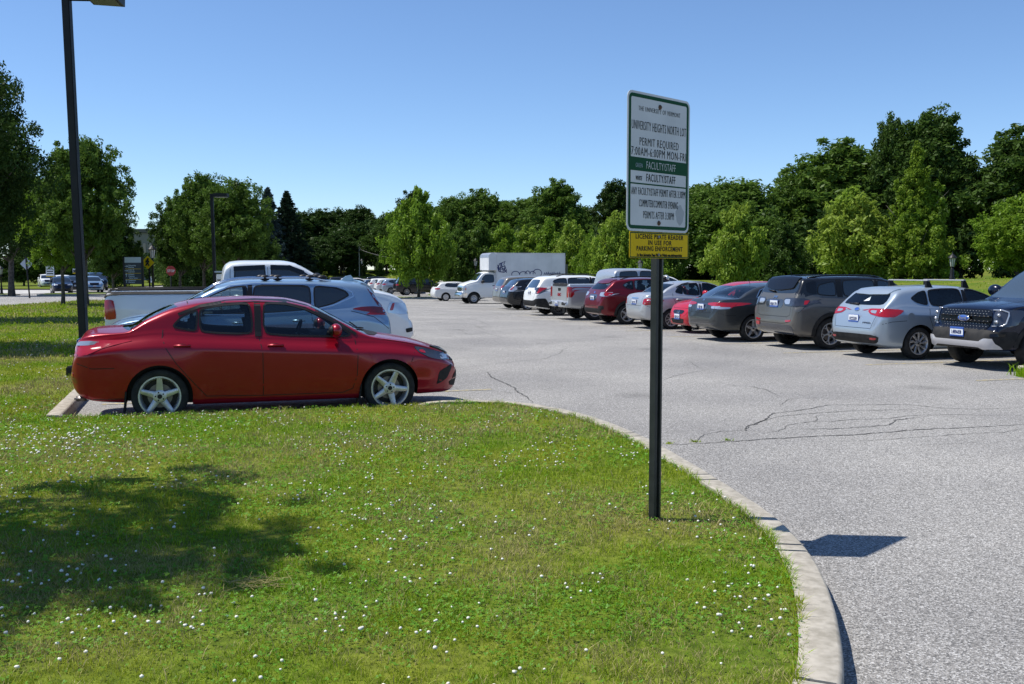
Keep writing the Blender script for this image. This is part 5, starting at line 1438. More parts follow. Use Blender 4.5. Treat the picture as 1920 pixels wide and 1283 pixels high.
sheet('sidewalk', [(-10, 96), (-2, 104), (8, 116), (10, 115), (0, 101), (-9, 94)], 2, -.02, M['path'])
# small kerb end with weeds by the last car on the right
ribbon_kerb('kerb', [(8.55, 16.55), (8.70, 16.1), (9.05, 15.85), (10.5, 15.6)], .3, .17, 1, 9)

# painted stall lines
b = MB()
def stripe(s0, s1, t, wd=.10, base=row):
    k = 12
    for i in range(k):
        a0 = s0 + (s1 - s0) * i / k; a1 = s0 + (s1 - s0) * (i + 1) / k
        q = [base(a0, t - wd / 2), base(a1, t - wd / 2), base(a1, t + wd / 2), base(a0, t + wd / 2)]
        b.add([(x, y, tz(x, y) + .005) for x, y in q], [(0, 1, 2, 3)])
for k in range(-3, 18): stripe(-1.6, 6.5, -.55 + 2.77 * k + (.0 if k else .0))
def lrow(s, t): return (-5.04 + s * UX[0] + t * VX[0], 10.98 + s * UX[1] + t * VX[1])
for k in range(1, 5): stripe(.2, 5.6, .25 + 2.77 * k - 1.0, base=lrow)
tag(b.build('parking_lines', M['line']), kind='structure')

# cracks in the asphalt: traced from the picture, laid on the lot surface
def gp(px, py):
    """lot point seen at a pixel (lot level)"""
    return on(px, py, 0.0)
CR = [([(1240, 835), (1310, 832), (1370, 828), (1500, 820), (1600, 816), (1720, 806), (1800, 803), (1920, 796)], .018),
      ([(1302, 830), (1320, 815), (1352, 809), (1398, 808), (1400, 800), (1412, 797), (1435, 788), (1448, 776), (1520, 767), (1550, 760), (1700, 759), (1760, 765), (1830, 768), (1920, 764)], .012),
      ([(1398, 809), (1403, 799), (1432, 789), (1470, 780), (1530, 775), (1600, 771), (1700, 768), (1790, 772)], .010),
      ([(1430, 814), (1470, 805), (1480, 797), (1530, 790), (1560, 791), (1600, 787), (1670, 785), (1705, 780), (1780, 778), (1850, 779), (1920, 780)], .009),
      ([(1480, 805), (1560, 805), (1620, 801), (1668, 797), (1680, 788), (1730, 782)], .014), ([(1463, 761), (1476, 750), (1500, 747), (1580, 747), (1640, 752)], .008),
      ([(1345, 717), (1380, 724), (1410, 725), (1435, 731), (1465, 745)], .008), ([(1240, 715), (1262, 706), (1300, 698), (1340, 692), (1345, 688)], .007),
      ([(1530, 791), (1532, 780), (1580, 777)], .006), ([(1560, 828), (1640, 826), (1750, 818), (1850, 812), (1880, 812), (1920, 803)], .007), ([(1700, 836), (1760, 834), (1840, 830)], .005),
      ([(914, 698), (922, 708), (950, 720), (964, 727), (970, 735), (985, 743), (998, 755)], .020), ([(845, 689), (870, 690), (905, 685), (960, 679), (1020, 673), (1050, 663), (1055, 655), (1080, 647)], .008),
      ([(964, 738), (940, 735)], .007), ([(890, 617), (940, 632), (1010, 636), (1080, 641), (1160, 643), (1215, 644)], .008), ([(880, 606), (888, 607), (910, 618)], .010), ([(860, 616), (880, 627), (905, 623)], .008),
      ([(1290, 676), (1310, 690), (1320, 692)], .007), ([(1270, 640), (1360, 655), (1420, 662), (1500, 668)], .006), ([(800, 585), (850, 590), (900, 600), (920, 610)], .012), ([(830, 575), (900, 578), (960, 590)], .010)]
rc = random.Random(3)
b = MB()
for pts, wd in CR:
    P = [gp(*p) for p in pts]; Q = [P[0]]
    for a, c in zip(P[:-1], P[1:]):
        d = math.hypot(c[0] - a[0], c[1] - a[1]); k = max(2, int(d / .07))
        for j in range(1, k + 1):
            t = j / k; jt = .018 if j < k else 0
            Q.append((a[0] + (c[0] - a[0]) * t + rc.uniform(-jt, jt), a[1] + (c[1] - a[1]) * t + rc.uniform(-jt, jt)))
    vs = []
    for i, q in enumerate(Q):
        a = Q[max(i - 1, 0)]; c = Q[min(i + 1, len(Q) - 1)]; dx, dy = c[0] - a[0], c[1] - a[1]; l = math.hypot(dx, dy) or 1
        ww = wd * 1.35 * rc.uniform(.25, .75) * min(1, .3 + 3 * min(i, len(Q) - 1 - i) / len(Q))
        vs += [(q[0] - dy / l * ww, q[1] + dx / l * ww, tz(*q) + .004), (q[0] + dy / l * ww, q[1] - dx / l * ww, tz(*q) + .004)]
    b.add(vs, [(2 * i, 2 * i + 1, 2 * i + 3, 2 * i + 2) for i in range(len(Q) - 1)])
tag(b.build('asphalt_cracks', M['crack']), kind='structure')

# ------------------------------------------------------------------ grass, clover (ground cover)
rng = np.random.default_rng(5)
LP = LAWN
def hash_noise(x, y, sc, seed=0):
    """smooth value noise 0..1"""
    r = np.random.default_rng(seed); T = r.random((64, 64))
    u = x * sc + 100; v = y * sc + 100; i = np.floor(u).astype(int); j = np.floor(v).astype(int); fu = u - i; fv = v - j
    fu = fu * fu * (3 - 2 * fu); fv = fv * fv * (3 - 2 * fv)
    g = lambda a, b_: T[a % 64, b_ % 64]
    return (g(i, j) * (1 - fu) + g(i + 1, j) * fu) * (1 - fv) + (g(i, j + 1) * (1 - fu) + g(i + 1, j + 1) * fu) * fv
def scatter(d0, d1, dens, xl=-.60, xr=.60, poly=None, x0=None, x1=None):
    poly = poly or LP
    a0, a1 = (x0, x1) if x0 is not None else (xl * d1 - .4, xr * d1 + .4)
    n = int((a1 - a0) * (d1 - d0) * dens)
    X = rng.uniform(a0, a1, n); Y = rng.uniform(d0, d1, n)
    if x0 is None: k = (X > xl * Y - .4) & (X < xr * Y + .4)
    else: k = np.ones(n, bool)
    k &= inside(poly, X, Y)
    return X[k], Y[k]
def blades(X, Y, wd, ht, dz, lean=.9, dry=.42):
    n = len(X); Z = terr(X, Y) + dz
    th = rng.uniform(0, 2 * np.pi, n); h = ht * rng.uniform(.35, 1.2, n) * (.45 + 1.1 * hash_noise(X, Y, 7, 31)); w_ = wd * rng.uniform(.6, 1.2, n)
    la = rng.uniform(0, 2 * np.pi, n); ll = lean * h * rng.uniform(.1, 1.3, n)
    cx, sx = np.cos(th) * w_ / 2, np.sin(th) * w_ / 2
    lx, ly = np.cos(la) * ll, np.sin(la) * ll
    V = np.empty((n, 5, 3))
    V[:, 0] = np.column_stack([X - cx, Y - sx, Z]); V[:, 1] = np.column_stack([X + cx, Y + sx, Z])
    V[:, 2] = np.column_stack([X + cx * .8 + lx * .35, Y + sx * .8 + ly * .35, Z + h * .6]); V[:, 3] = np.column_stack([X - cx * .8 + lx * .35, Y - sx * .8 + ly * .35, Z + h * .6])
    V[:, 4] = np.column_stack([X + lx, Y + ly, Z + h])
    nz = hash_noise(X, Y, .9, 2) * .6 + hash_noise(X, Y, 3.1, 3) * .4
    post = np.exp(-(((X - .94) / .5) ** 2 + ((Y - 6.6) / .35) ** 2))
    mi = (rng.random(n) < np.clip(dry * (.12 + 6.0 * np.clip(nz - .42, 0, 1)) + post * .75, 0, .92)).astype(np.int32)
    base = np.arange(n)[:, None] * 5
    T = np.concatenate([base + [0, 1, 2], base + [0, 2, 3], base + [3, 2, 4]], 1).reshape(-1, 3)
    return V.reshape(-1, 3), T, np.repeat(mi, 3)
VV, TT, MI = [], [], []; off = 0
def put(t):
    global off
    v, f, m_ = t; VV.append(v); TT.append(f + off); MI.append(m_); off += len(v)
BZ = [(2.9, 4.6, 9500, .0032, .036), (4.6, 6.5, 6500, .0038, .038), (6.5, 9, 3600, .0050, .042), (9, 12.6, 1800, .0070, .048)]
for d0, d1, dn, wd, ht in BZ: put(blades(*scatter(d0, d1, dn), wd, ht, .12))
put(blades(*scatter(10.5, 18, 900, x0=-13, x1=-4.5), .010, .055, .12))
put(blades(*scatter(18, 30, 220, x0=-22, x1=-6), .020, .07, .12)); put(blades(*scatter(30, 66, 45, x0=-30, x1=-10), .045, .09, .12))
X, Y = scatter(2.9, 9, 30); put(blades(X, Y, .005, .085, .12, 1.0, .5))
# longer blades round the post foot and along the kerb
n = 60; a = rng.uniform(0, 6.28, n); put(blades(.942 + np.cos(a) * .06, 6.52 + np.sin(a) * .06, .006, .11, .125, .3, 0))
ci = np.array([p for p in CI if 2.5 < p[1]]); n = 5000; j = rng.integers(0, len(ci) - 1, n); t = rng.random(n)[:, None]
E_ = ci[j] * (1 - t) + ci[j + 1] * t; E_ = E_ + rng.normal(0, .012, E_.shape) - .012; put(blades(E_[:, 0], E_[:, 1], .005, .055, .125, 1.0, .1))
g_ = fast_mesh('grass', np.concatenate(VV), np.concatenate(TT), [M['blade'], M['straw']], None, np.concatenate(MI), False)
tag(g_, 'short mown grass with straw coloured patches covering the lawn', 'grass', kind='stuff')
# rough grass on the far lawns and tufts in the asphalt joints
VV, TT, MI = [], [], []; off = 0
put(blades(*scatter(20, 80, 10, x0=8, x1=50, poly=R1), .05, .05, .10, dry=.3))
for px, py in ((1255, 832), (1303, 829), (1364, 826)):
    x, y = gp(px, py); n = 34; put(blades(x + rng.normal(0, .022, n), y + rng.normal(0, .02, n), .010, .022, 0, 1.2, 0))
x = 8.62 + rng.normal(0, .07, 260); y = 16.35 + rng.normal(0, .12, 260); put(blades(x, y, .03, .20, 0, .9, 0))
tag(fast_mesh('weeds', np.concatenate(VV), np.concatenate(TT), [M['blade'], M['straw']], None, np.concatenate(MI), False), 'sparse green weeds growing along joints and the far lawn', 'weeds', kind='stuff')

def clover(X, Y, r, dz):
    n = len(X); Z = terr(X, Y) + dz + rng.uniform(.012, .042, n)
    a0 = rng.uniform(0, 6.28, n); rr = r * rng.uniform(.7, 1.25, n)
    V = []; T = []
    tx = rng.normal(0, .35, n); ty = rng.normal(0, .35, n)
    pts = [(0, 0), (.45, .42), (.95, .40), (1.08, 0), (.95, -.40), (.45, -.42)]
    V = np.empty((n, 3, 6, 3))
    for L_ in range(3):
        a = a0 + L_ * 2.094
        for k, (u, v) in enumerate(pts):
            dx = rr * (u * np.cos(a) - v * np.sin(a)); dy = rr * (u * np.sin(a) + v * np.cos(a))
            V[:, L_, k] = np.column_stack([X + dx, Y + dy, Z + tx * dx + ty * dy + rr * .15 * u])
    base = np.arange(n * 3)[:, None] * 6
    T = np.concatenate([base + [0, 1, 2], base + [0, 2, 3], base + [0, 3, 4], base + [0, 4, 5]], 1).reshape(-1, 3)
    return V.reshape(-1, 3), T, np.zeros(len(T), np.int32)
VV, TT, MI = [], [], []; off = 0
for d0, d1, dn, r in ((2.9, 5, 1500, .0085), (5, 8, 800, .0105), (8, 12.5, 330, .014)):
    X, Y = scatter(d0, d1, dn)
    q = hash_noise(X, Y, 1.3, 8) * .6 + hash_noise(X, Y, 4, 9) * .4 + .16 * np.clip((-X + .5) / 3, -.5, 1)
    k = rng.random(len(X)) < np.clip((q - .36) * 3.5, .06, 1); put(clover(X[k], Y[k], r, .125))
tag(fast_mesh('clover', np.concatenate(VV), np.concatenate(TT), M['clover'], None, None, False), 'low three leaf clover spreading through the mown grass', 'clover', kind='stuff')
def blooms(X, Y, r):
    bm = bmesh.new(); bmesh.ops.create_icosphere(bm, subdivisions=1, radius=1); bm.verts.index_update()
    bv = np.array([v.co[:] for v in bm.verts]); bf = np.array([[v.index for v in f.verts] for f in bm.faces]); bm.free()
    n = len(X); s = r * rng.uniform(.65, 1.25, n); Z = terr(X, Y) + .13 + rng.uniform(.010, .042, n)
    jit = 1 + rng.normal(0, .13, (n, len(bv), 1))
    V = bv[None] * jit * s[:, None, None]; V[:, :, 2] *= .82; V += np.column_stack([X, Y, Z])[:, None, :]
    T = bf[None] + (np.arange(n) * len(bv))[:, None, None]
    mi = np.zeros((n, len(bf)), np.int32); low = bv[bf].mean(1)[:, 2] < -.35; mi[:, low] = 1
    return V.reshape(-1, 3), T.reshape(-1, 3), mi.ravel()
VV, TT, MI = [], [], []; off = 0
for d0, d1, dn, r in ((2.9, 5, 30, .0092), (5, 8, 24, .0088), (8, 12.5, 20, .0088)):
    X, Y = scatter(d0, d1, dn * 3)
    q = hash_noise(X, Y, 1.3, 8) * .45 + hash_noise(X, Y, 2.7, 19) * .55 + .12 * np.clip((-X) / 3, -.6, 1)
    k = rng.random(len(X)) < np.clip((q - .38) * 2.4, .05, 1); put(blooms(X[k], Y[k], r))
X, Y = scatter(11, 24, 4, x0=-16, x1=-4.5); put(blooms(X, Y, .012))
X = rng.normal(-4.3, .45, 110); Y = rng.normal(9.4, .4, 110); put(blooms(X, Y, .012))
tag(fast_mesh('clover_blossoms', np.concatenate(VV), np.concatenate(TT), [M['petal'], M['petal2']], None, np.concatenate(MI), True), 'white clover blossoms dotted all over the lawn', 'clover', kind='stuff')
# little heap of dry clippings
b = MB(); c0 = gp(470, 1098)
for i in range(90):
    x = c0[0] * .9 + rc.gauss(0, .07); y = c0[1] * .917 + rc.gauss(0, .05); a = rc.uniform(0, 6.28); l = rc.uniform(.04, .11); z = lawn_h(x, y) + rc.uniform(.02, .045)
    b.tube([(x, y, z), (x + l * math.cos(a), y + l * math.sin(a), z + rc.uniform(-.012, .02))], .0012, 3)
tag(b.build('dry_clippings', M['straw']), 'little heap of pale dry clippings on the foreground lawn', 'clippings', kind='stuff')
# ------------------------------------------------------------------ trees
def leaf_mat(name, c1, c2, c3, trans=.38): return blade_mat(name, c1, c2, c3, trans, .35)
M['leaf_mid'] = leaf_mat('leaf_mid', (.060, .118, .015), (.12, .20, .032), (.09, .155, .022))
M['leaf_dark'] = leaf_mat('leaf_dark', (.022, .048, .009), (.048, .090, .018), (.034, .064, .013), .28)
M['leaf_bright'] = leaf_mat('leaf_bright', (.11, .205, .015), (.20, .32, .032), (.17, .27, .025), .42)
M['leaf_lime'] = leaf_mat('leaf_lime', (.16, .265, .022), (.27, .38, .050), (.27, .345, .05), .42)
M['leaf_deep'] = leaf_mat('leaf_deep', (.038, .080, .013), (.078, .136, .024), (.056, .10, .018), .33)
M['needle'] = leaf_mat('needle', (.014, .030, .014), (.028, .050, .024), (.022, .042, .022), .12)
M['needle_blue'] = leaf_mat('needle_blue', (.035, .060, .055), (.07, .10, .095), (.05, .08, .075), .15)
M['cedar'] = leaf_mat('cedar', (.10, .19, .014), (.19, .29, .028), (.17, .24, .025), .4)
M['bark'] = noise_col(mat('bark', (.1, .085, .07), .95), (.05, .042, .034), (.14, .12, .10), 6, 8, bump=.6, bdist=.02)

def leaves(C, Rr, n_per, size, rg, out_bias=.55, flat=.0, up=.25):
    """C: clump centres (k,3), Rr: clump radii (k,), diamond-shaped leaf sprays around each"""
    k = len(C); n = k * n_per
    ci = np.repeat(np.arange(k), n_per)
    d = rg.normal(0, 1, (n, 3)); d /= np.linalg.norm(d, axis=1)[:, None]
    r = Rr[ci] * rg.random(n) ** .45
    off = d * r[:, None]; off[:, 2] *= (1 - flat)
    P = C[ci] + off
    nrm = d * out_bias + rg.normal(0, .55, (n, 3)); nrm[:, 2] += up; nrm /= np.linalg.norm(nrm, axis=1)[:, None]
    t = np.cross(nrm, rg.normal(0, 1, (n, 3))); t /= np.linalg.norm(t, axis=1)[:, None]
    b = np.cross(nrm, t); s = size * rg.uniform(.55, 1.3, n)[:, None]
    V = np.empty((n, 4, 3)); V[:, 0] = P - t * s; V[:, 1] = P - b * s * .42; V[:, 2] = P + t * s; V[:, 3] = P + b * s * .42
    return V.reshape(-1, 3), np.arange(n * 4).reshape(n, 4)

def crown_round(h, r, base, seed, lobes=22, clumps=420, n_per=60, size=.16, top=.5, rag=.28, cl=.42):
    """a broad deciduous crown: lobes inside an egg-shaped envelope, clumps on the lobes"""
    rg = np.random.default_rng(seed); L_ = []
    ch = h - base
    for i in range(lobes):
        t = (i + .5) / lobes; z = base + ch * (.12 + .80 * t)
        prof = math.sin(math.pi * min(1, (.10 + .86 * t)) ** (.75 if top < .6 else 1.0))
        rr = r * prof * .62; a = i * 2.4 + rg.uniform(-.5, .5); q = rg.uniform(.35, 1.0)
        lr = r * rg.uniform(.30, .50) * (1 - .45 * abs(t - .4))
        L_.append((rr * q * math.cos(a), rr * q * math.sin(a), z, lr))
    L_ = np.array(L_)
    w_ = L_[:, 3] ** 2; j = rg.choice(len(L_), clumps, p=w_ / w_.sum())
    d = rg.normal(0, 1, (clumps, 3)); d /= np.linalg.norm(d, axis=1)[:, None]; d[:, 2] = np.where(d[:, 2] < -.5, -d[:, 2] * .5, d[:, 2])
    C = L_[j, :3] + d * (L_[j, 3] * rg.uniform(.65, 1.0 + rag, clumps))[:, None]
    C[:, 2] = np.maximum(C[:, 2], base + .02 * h)
    Rr = cl * r / 4 * rg.uniform(.7, 1.4, clumps)
    V, F = leaves(C, Rr, n_per, size, rg)
    return V, F, L_

def crown_cone(h, r, base, seed, clumps=300, n_per=70, size=.12, power=.8, cl=.30, streak=1.0, belly=.25):
    """an upright pointed crown of ascending sprays (young maples, cedars)"""
    rg = np.random.default_rng(seed)
    t = rg.random(clumps) ** 1.15; z = base + (h - base) * t
    e = np.where(t < belly, .62 + .38 * t / belly, ((1 - t) / (1 - belly)) ** power)
    a = rg.uniform(0, 6.283, clumps); lob = 1 + .24 * np.sin(a * 3 + z * 5.2 / h * 2 + seed) + .17 * np.sin(a * 5 - z * 12.5 / h)
    rr = r * e * np.sqrt(rg.uniform(.12, 1, clumps)) * lob
    C = np.column_stack([rr * np.cos(a), rr * np.sin(a), z + .18 * r * rg.normal(0, 1, clumps)])
    Rr = cl * rg.uniform(.6, 1.4, clumps) * (1 - .45 * t) * r / 2
    V, F = leaves(C, Rr, n_per, size, rg, .6, 0, .4)
    V = V.reshape(-1, 4, 3); ce = np.repeat(C, n_per, axis=0)[:, None, :]
    V[:, :, 2] = ce[:, :, 2] + (V[:, :, 2] - ce[:, :, 2]) * (1 + .7 * streak)
    return V.reshape(-1, 3), F, None

def crown_spruce(h, r, base, seed, layers=22, n_per=70, size=.22):
    rg = np.random.default_rng(seed); C = []; Rr = []
    for i in range(layers):
        t = i / layers; z = base + (h - base) * t ** .95; rad = r * (1 - t) ** .85; nb = max(5, int(10 * (1 - t) + 4))
        for k in range(nb):
            a = k * 6.283 / nb + i * 1.1 + rg.uniform(-.25, .25); L1 = rad * rg.uniform(.6, 1.3); m = max(2, int(L1 / .45))
            for q in range(m):
                u = (q + 1) / m; C.append((L1 * u * math.cos(a), L1 * u * math.sin(a), z - .28 * L1 * u + .12 * L1 * u * u)); Rr.append(.26 * (1.15 - .5 * u) * (1 - .3 * t) + .05)
    C.append((0, 0, h)); Rr.append(.15)
    C = np.array(C); Rr = np.array(Rr)
    V, F = leaves(C, Rr, n_per // 2, size, rg, .3, .55, .1)
    return V, F, None

def trunk_mesh(h, r0, seed, limbs=6, crown_r=2, base=1.5, L_=None, straight=False):
    rc_ = random.Random(seed); b = MB()
    lean = (rc_.uniform(-.02, .02), rc_.uniform(-.02, .02))
    pts = []; rad = []
    for i in range(9):
        t = i / 8; pts.append((lean[0] * h * t + (0 if straight else .03 * math.sin(i * 1.3)), lean[1] * h * t, h * .82 * t - .1)); rad.append(r0 * (1.25 if i == 0 else 1) * (1 - t) ** .8 + .012)
    b.tube(pts, rad, 10)
    for k in range(limbs):
        t = .18 + .6 * k / max(1, limbs); i = min(7, int(t * 8)); p = Vector(pts[i]); p.z = max(p.z, base)
        if L_ is not None and k < len(L_): q = Vector(L_[(k * 3) % len(L_)][:3]); 
        else: a = k * 2.4; q = Vector((crown_r * .7 * math.cos(a), crown_r * .7 * math.sin(a), p.z + crown_r * .6))
        if q.z < p.z + .3: q.z = p.z + .5
        mid = p.lerp(q, .5) + Vector((0, 0, -.08 * (q - p).length))
        b.tube([p, mid, q], [rad[i] * .55 + .01, rad[i] * .32 + .008, .012], 6)
    o = b.build('trunk', M['bark'], None, True)
    me = o.data; bpy.data.objects.remove(o); return me

PROTO = {}
def proto(key, kind, h, r, base, lm, tr, seed, **kw):
    f = {'round': crown_round, 'cone': crown_cone, 'spruce': crown_spruce}[kind]
    V, F, L_ = f(h, r, base, seed, **kw)
    o = fast_mesh('crown', V, F, M[lm]); me = o.data; bpy.data.objects.remove(o)
    PROTO[key] = (me, trunk_mesh(h, tr, seed, 8 if kind == 'round' else (5 if key != 'arbor' else 0), r, base, L_, kind != 'round'), h, lm)
proto('oak_a', 'round', 12, 5.2, 2.4, 'leaf_mid', .28, 11, lobes=26, clumps=620, n_per=62, size=.20)
proto('oak_b', 'round', 12, 4.6, 1.6, 'leaf_mid', .26, 12, lobes=30, clumps=620, n_per=62, size=.20, rag=.35)
proto('oak_c', 'round', 12, 5.6, 1.2, 'leaf_mid', .26, 13, lobes=34, clumps=760, n_per=58, size=.21, rag=.22)
proto('tall', 'round', 16, 5.0, 1.0, 'leaf_deep', .3, 14, lobes=46, clumps=900, n_per=60, size=.22, rag=.2, top=.7)
proto('near', 'round', 10, 4.4, 2.6, 'leaf_dark', .22, 21, lobes=34, clumps=1100, n_per=75, size=.085, cl=.34, rag=.34)
proto('mapleA', 'round', 10, 3.8, 2.7, 'leaf_mid', .16, 22, lobes=34, clumps=900, n_per=62, size=.12, cl=.34, rag=.40)
proto('young_a', 'cone', 5, 1.55, .95, 'leaf_lime', .06, 31, clumps=290, n_per=70, size=.085, cl=.40, power=.62, belly=.32)
proto('young_b', 'cone', 5, 1.75, .9, 'leaf_bright', .06, 32, clumps=300, n_per=66, size=.085, cl=.42, power=.65)
proto('young_c', 'cone', 5, 1.4, 1.0, 'leaf_mid', .06, 33, clumps=280, n_per=66, size=.085, cl=.40, power=.58, belly=.35)
proto('bright', 'cone', 8, 2.9, 2.5, 'leaf_bright', .11, 34, clumps=520, n_per=66, size=.12, cl=.28, power=.8, belly=.3)
proto('cedar', 'cone', 10, 3.5, .15, 'cedar', .2, 35, clumps=950, n_per=58, size=.13, cl=.20, power=.95, streak=.2, belly=.12)
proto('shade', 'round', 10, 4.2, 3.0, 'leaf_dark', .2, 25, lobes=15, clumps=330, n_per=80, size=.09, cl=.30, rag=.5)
proto('arbor', 'cone', 5, 1.25, .05, 'leaf_dark', .08, 36, clumps=420, n_per=60, size=.075, cl=.34, power=.6)
proto('spruce', 'spruce', 14, 3.4, .8, 'needle', .25, 37, layers=40, n_per=84, size=.24)

def tree(name, key, label, cat, group, pos, hgt, seed=0, wide=1.0, lm=None, flat=1.0):
    me, tm, h0, lm0 = PROTO[key]
    s = hgt / h0
    root = empty(name, pos, (seed * 1.7) % 6.28)
    tag(root, label, cat, group)
    c = bpy.data.objects.new('crown', me); COL.objects.link(c); c.parent = root; c.scale = (s * wide, s * wide * flat, s)
    if lm and lm != lm0:
        c.material_slots[0].link = 'OBJECT'; c.material_slots[0].material = M[lm]
    t = bpy.data.objects.new('trunk', tm); COL.objects.link(t); t.parent = root; t.scale = (s * (.5 + .5 * wide), s * (.5 + .5 * wide), s)
    return root
def th(py, D, z0): return uz(py, D) - z0
def T(key, px, top, D, label, seed, wide=1.0, lm=None, name='tree', cat='tree', group=None, sink=0.0):
    if group == G1 and px < 830: D += 24
    p = at(px, D, -.05 - sink); h = th(top, D, p.z)
    if group == G1: wide *= 1.28
    return tree(name, key, label, cat, group, p, h, seed, wide, lm)

G1 = 'tall trees of the woodland behind the lot'
# undergrowth that closes the wood below the crowns
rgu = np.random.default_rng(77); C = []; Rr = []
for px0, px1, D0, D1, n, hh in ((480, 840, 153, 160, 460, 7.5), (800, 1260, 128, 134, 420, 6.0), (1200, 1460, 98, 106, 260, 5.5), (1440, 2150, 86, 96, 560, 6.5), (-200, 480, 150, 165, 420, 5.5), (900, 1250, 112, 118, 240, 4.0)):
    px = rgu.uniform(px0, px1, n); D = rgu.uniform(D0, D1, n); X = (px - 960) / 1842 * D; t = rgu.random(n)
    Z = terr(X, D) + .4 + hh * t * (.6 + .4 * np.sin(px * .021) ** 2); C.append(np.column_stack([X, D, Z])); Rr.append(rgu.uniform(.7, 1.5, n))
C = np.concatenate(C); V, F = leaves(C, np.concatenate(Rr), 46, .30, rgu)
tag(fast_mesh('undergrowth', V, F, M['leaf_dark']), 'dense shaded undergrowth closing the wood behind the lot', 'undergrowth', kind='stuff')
# right-hand background, from the right edge inwards
T('oak_b', 1925, 250, 88, 'spreading dark tree cut by the right edge of the picture', 1, 1.05, 'leaf_deep', group=G1)
T('oak_c', 1905, 375, 62, 'fresh green low branching tree at far right behind the navy pickup', 2, .95, 'leaf_bright', group=G1)
T('tall', 1742, 203, 92, 'tallest dark oak with several pointed tops on the right', 3, .82, 'leaf_deep', group=G1)
T('tall', 1664, 215, 94, 'dark slender topped tree leaning against the tallest oak', 23, .48, 'leaf_deep', group=G1)
T('tall', 1800, 300, 90, 'dark rounded tree filling in right below the tallest oak', 43, .75, 'leaf_deep', group=G1)
T('oak_a', 1575, 285, 98, 'broad round mid green tree left of the tallest oak', 4, 1.15, None, group=G1)
T('oak_b', 1495, 322, 98, 'round mid green tree between the broad tree and the low grove', 5, .9, 'leaf_mid', group=G1)
T('oak_c', 1378, 348, 95, 'wide leafy tree behind the pale maple right of the parking sign', 6, 1.25, None, group=G1)
T('oak_b', 1440, 415, 84, 'low leafy tree filling behind the dark round evergreens', 7, 1.5, 'leaf_mid', group=G1)
T('oak_a', 1300, 362, 108, 'mid green tree just right of the parking sign top', 8, 1.15, None, group=G1)
T('oak_b', 1630, 400, 82, 'shaded tree low behind the feathery yellow green conifer', 9, 1.5, 'leaf_dark', group=G1)
T('oak_a', 1205, 385, 112, 'leafy tree hidden partly by the parking sign panel', 10, 1.0, None, group=G1)
T('oak_b', 1152, 348, 120, 'dark round tree standing apart left of the parking sign', 11, .78, 'leaf_dark', group=G1)
T('oak_a', 1043, 352, 118, 'domed airy tree above the rear of the white box truck', 12, .98, None, group=G1)
T('oak_c', 1100, 425, 116, 'low green tree in the dip left of the parking sign', 13, 1.3, 'leaf_mid', group=G1)
T('oak_b', 965, 385, 122, 'mid green tree over the middle of the truck cargo box', 14, 1.1, None, group=G1)
T('oak_a', 905, 368, 124, 'tall leafy tree above the truck cab', 15, .95, None, group=G1)
T('oak_c', 855, 375, 124, 'leafy tree directly right of the tall bright maple', 16, .85, None, group=G1)
T('oak_b', 1000, 425, 112, 'low tree filling between the truck and the domed tree', 17, 1.4, None, group=G1)
T('oak_b', 815, 408, 126, 'leafy tree touching the right flank of the tall bright maple', 18, 1.0, None, group=G1)
T('oak_a', 775, 372, 128, 'dark tree top rising just behind the bright maple tip', 19, .75, 'leaf_dark', group=G1)
T('oak_c', 725, 425, 128, 'greyish green tree left of the bright maple', 20, 1.1, 'leaf_deep', group=G1)
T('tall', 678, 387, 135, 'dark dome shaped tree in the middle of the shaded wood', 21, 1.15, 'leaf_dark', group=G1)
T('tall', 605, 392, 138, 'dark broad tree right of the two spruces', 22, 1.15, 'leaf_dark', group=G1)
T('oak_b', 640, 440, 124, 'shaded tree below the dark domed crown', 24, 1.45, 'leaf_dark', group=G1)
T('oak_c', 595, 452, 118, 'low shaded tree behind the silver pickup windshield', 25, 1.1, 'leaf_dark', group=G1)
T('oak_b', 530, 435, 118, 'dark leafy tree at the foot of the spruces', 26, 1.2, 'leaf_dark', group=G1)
T('spruce', 540, 360, 120, 'pointed dark spruce, the right one of the pair', 27, 1.3, None, 'spruce_tree', 'spruce', 'spruces left of the wood')
T('spruce', 505, 353, 118, 'bluish spruce close behind the leafy street tree', 28, 1.1, 'needle_blue', 'spruce_tree', 'spruce', 'spruces left of the wood')
for i, (px, tp, D, wd, lm, lab) in enumerate(((566, 402, 136, 1.2, 'leaf_dark', 'dark tree filling the gap just right of the right spruce'), (642, 398, 140, 1.1, 'leaf_dark', 'dark tree between the two shaded domes'), (712, 412, 134, 1.1, 'leaf_deep', 'leafy tree right of the shaded dome'), (748, 402, 134, 1.0, 'leaf_deep', 'leafy tree on the left flank of the bright maple'),
        (832, 392, 130, 1.0, 'leaf_deep', 'mid green tree seen over the right flank of the bright maple'), (880, 376, 130, .9, 'leaf_mid', 'tree top between the bright maple and the truck cab'), (935, 380, 130, 1.0, 'leaf_mid', 'tree top above the front corner of the cargo box'), (1000, 378, 130, 1.0, 'leaf_mid', 'tree top left of the domed airy tree'),
        (1082, 392, 128, .9, 'leaf_deep', 'tree on the right shoulder of the domed airy tree'), (1262, 378, 112, 1.0, 'leaf_mid', 'tree behind the right edge of the sign panel'), (1340, 352, 104, .9, 'leaf_mid', 'tree right of the sign panel, before the wide leafy one'))):
    T('oak_c', px, tp, D, lab, 120 + i, wd * 1.15, lm, group=G1)
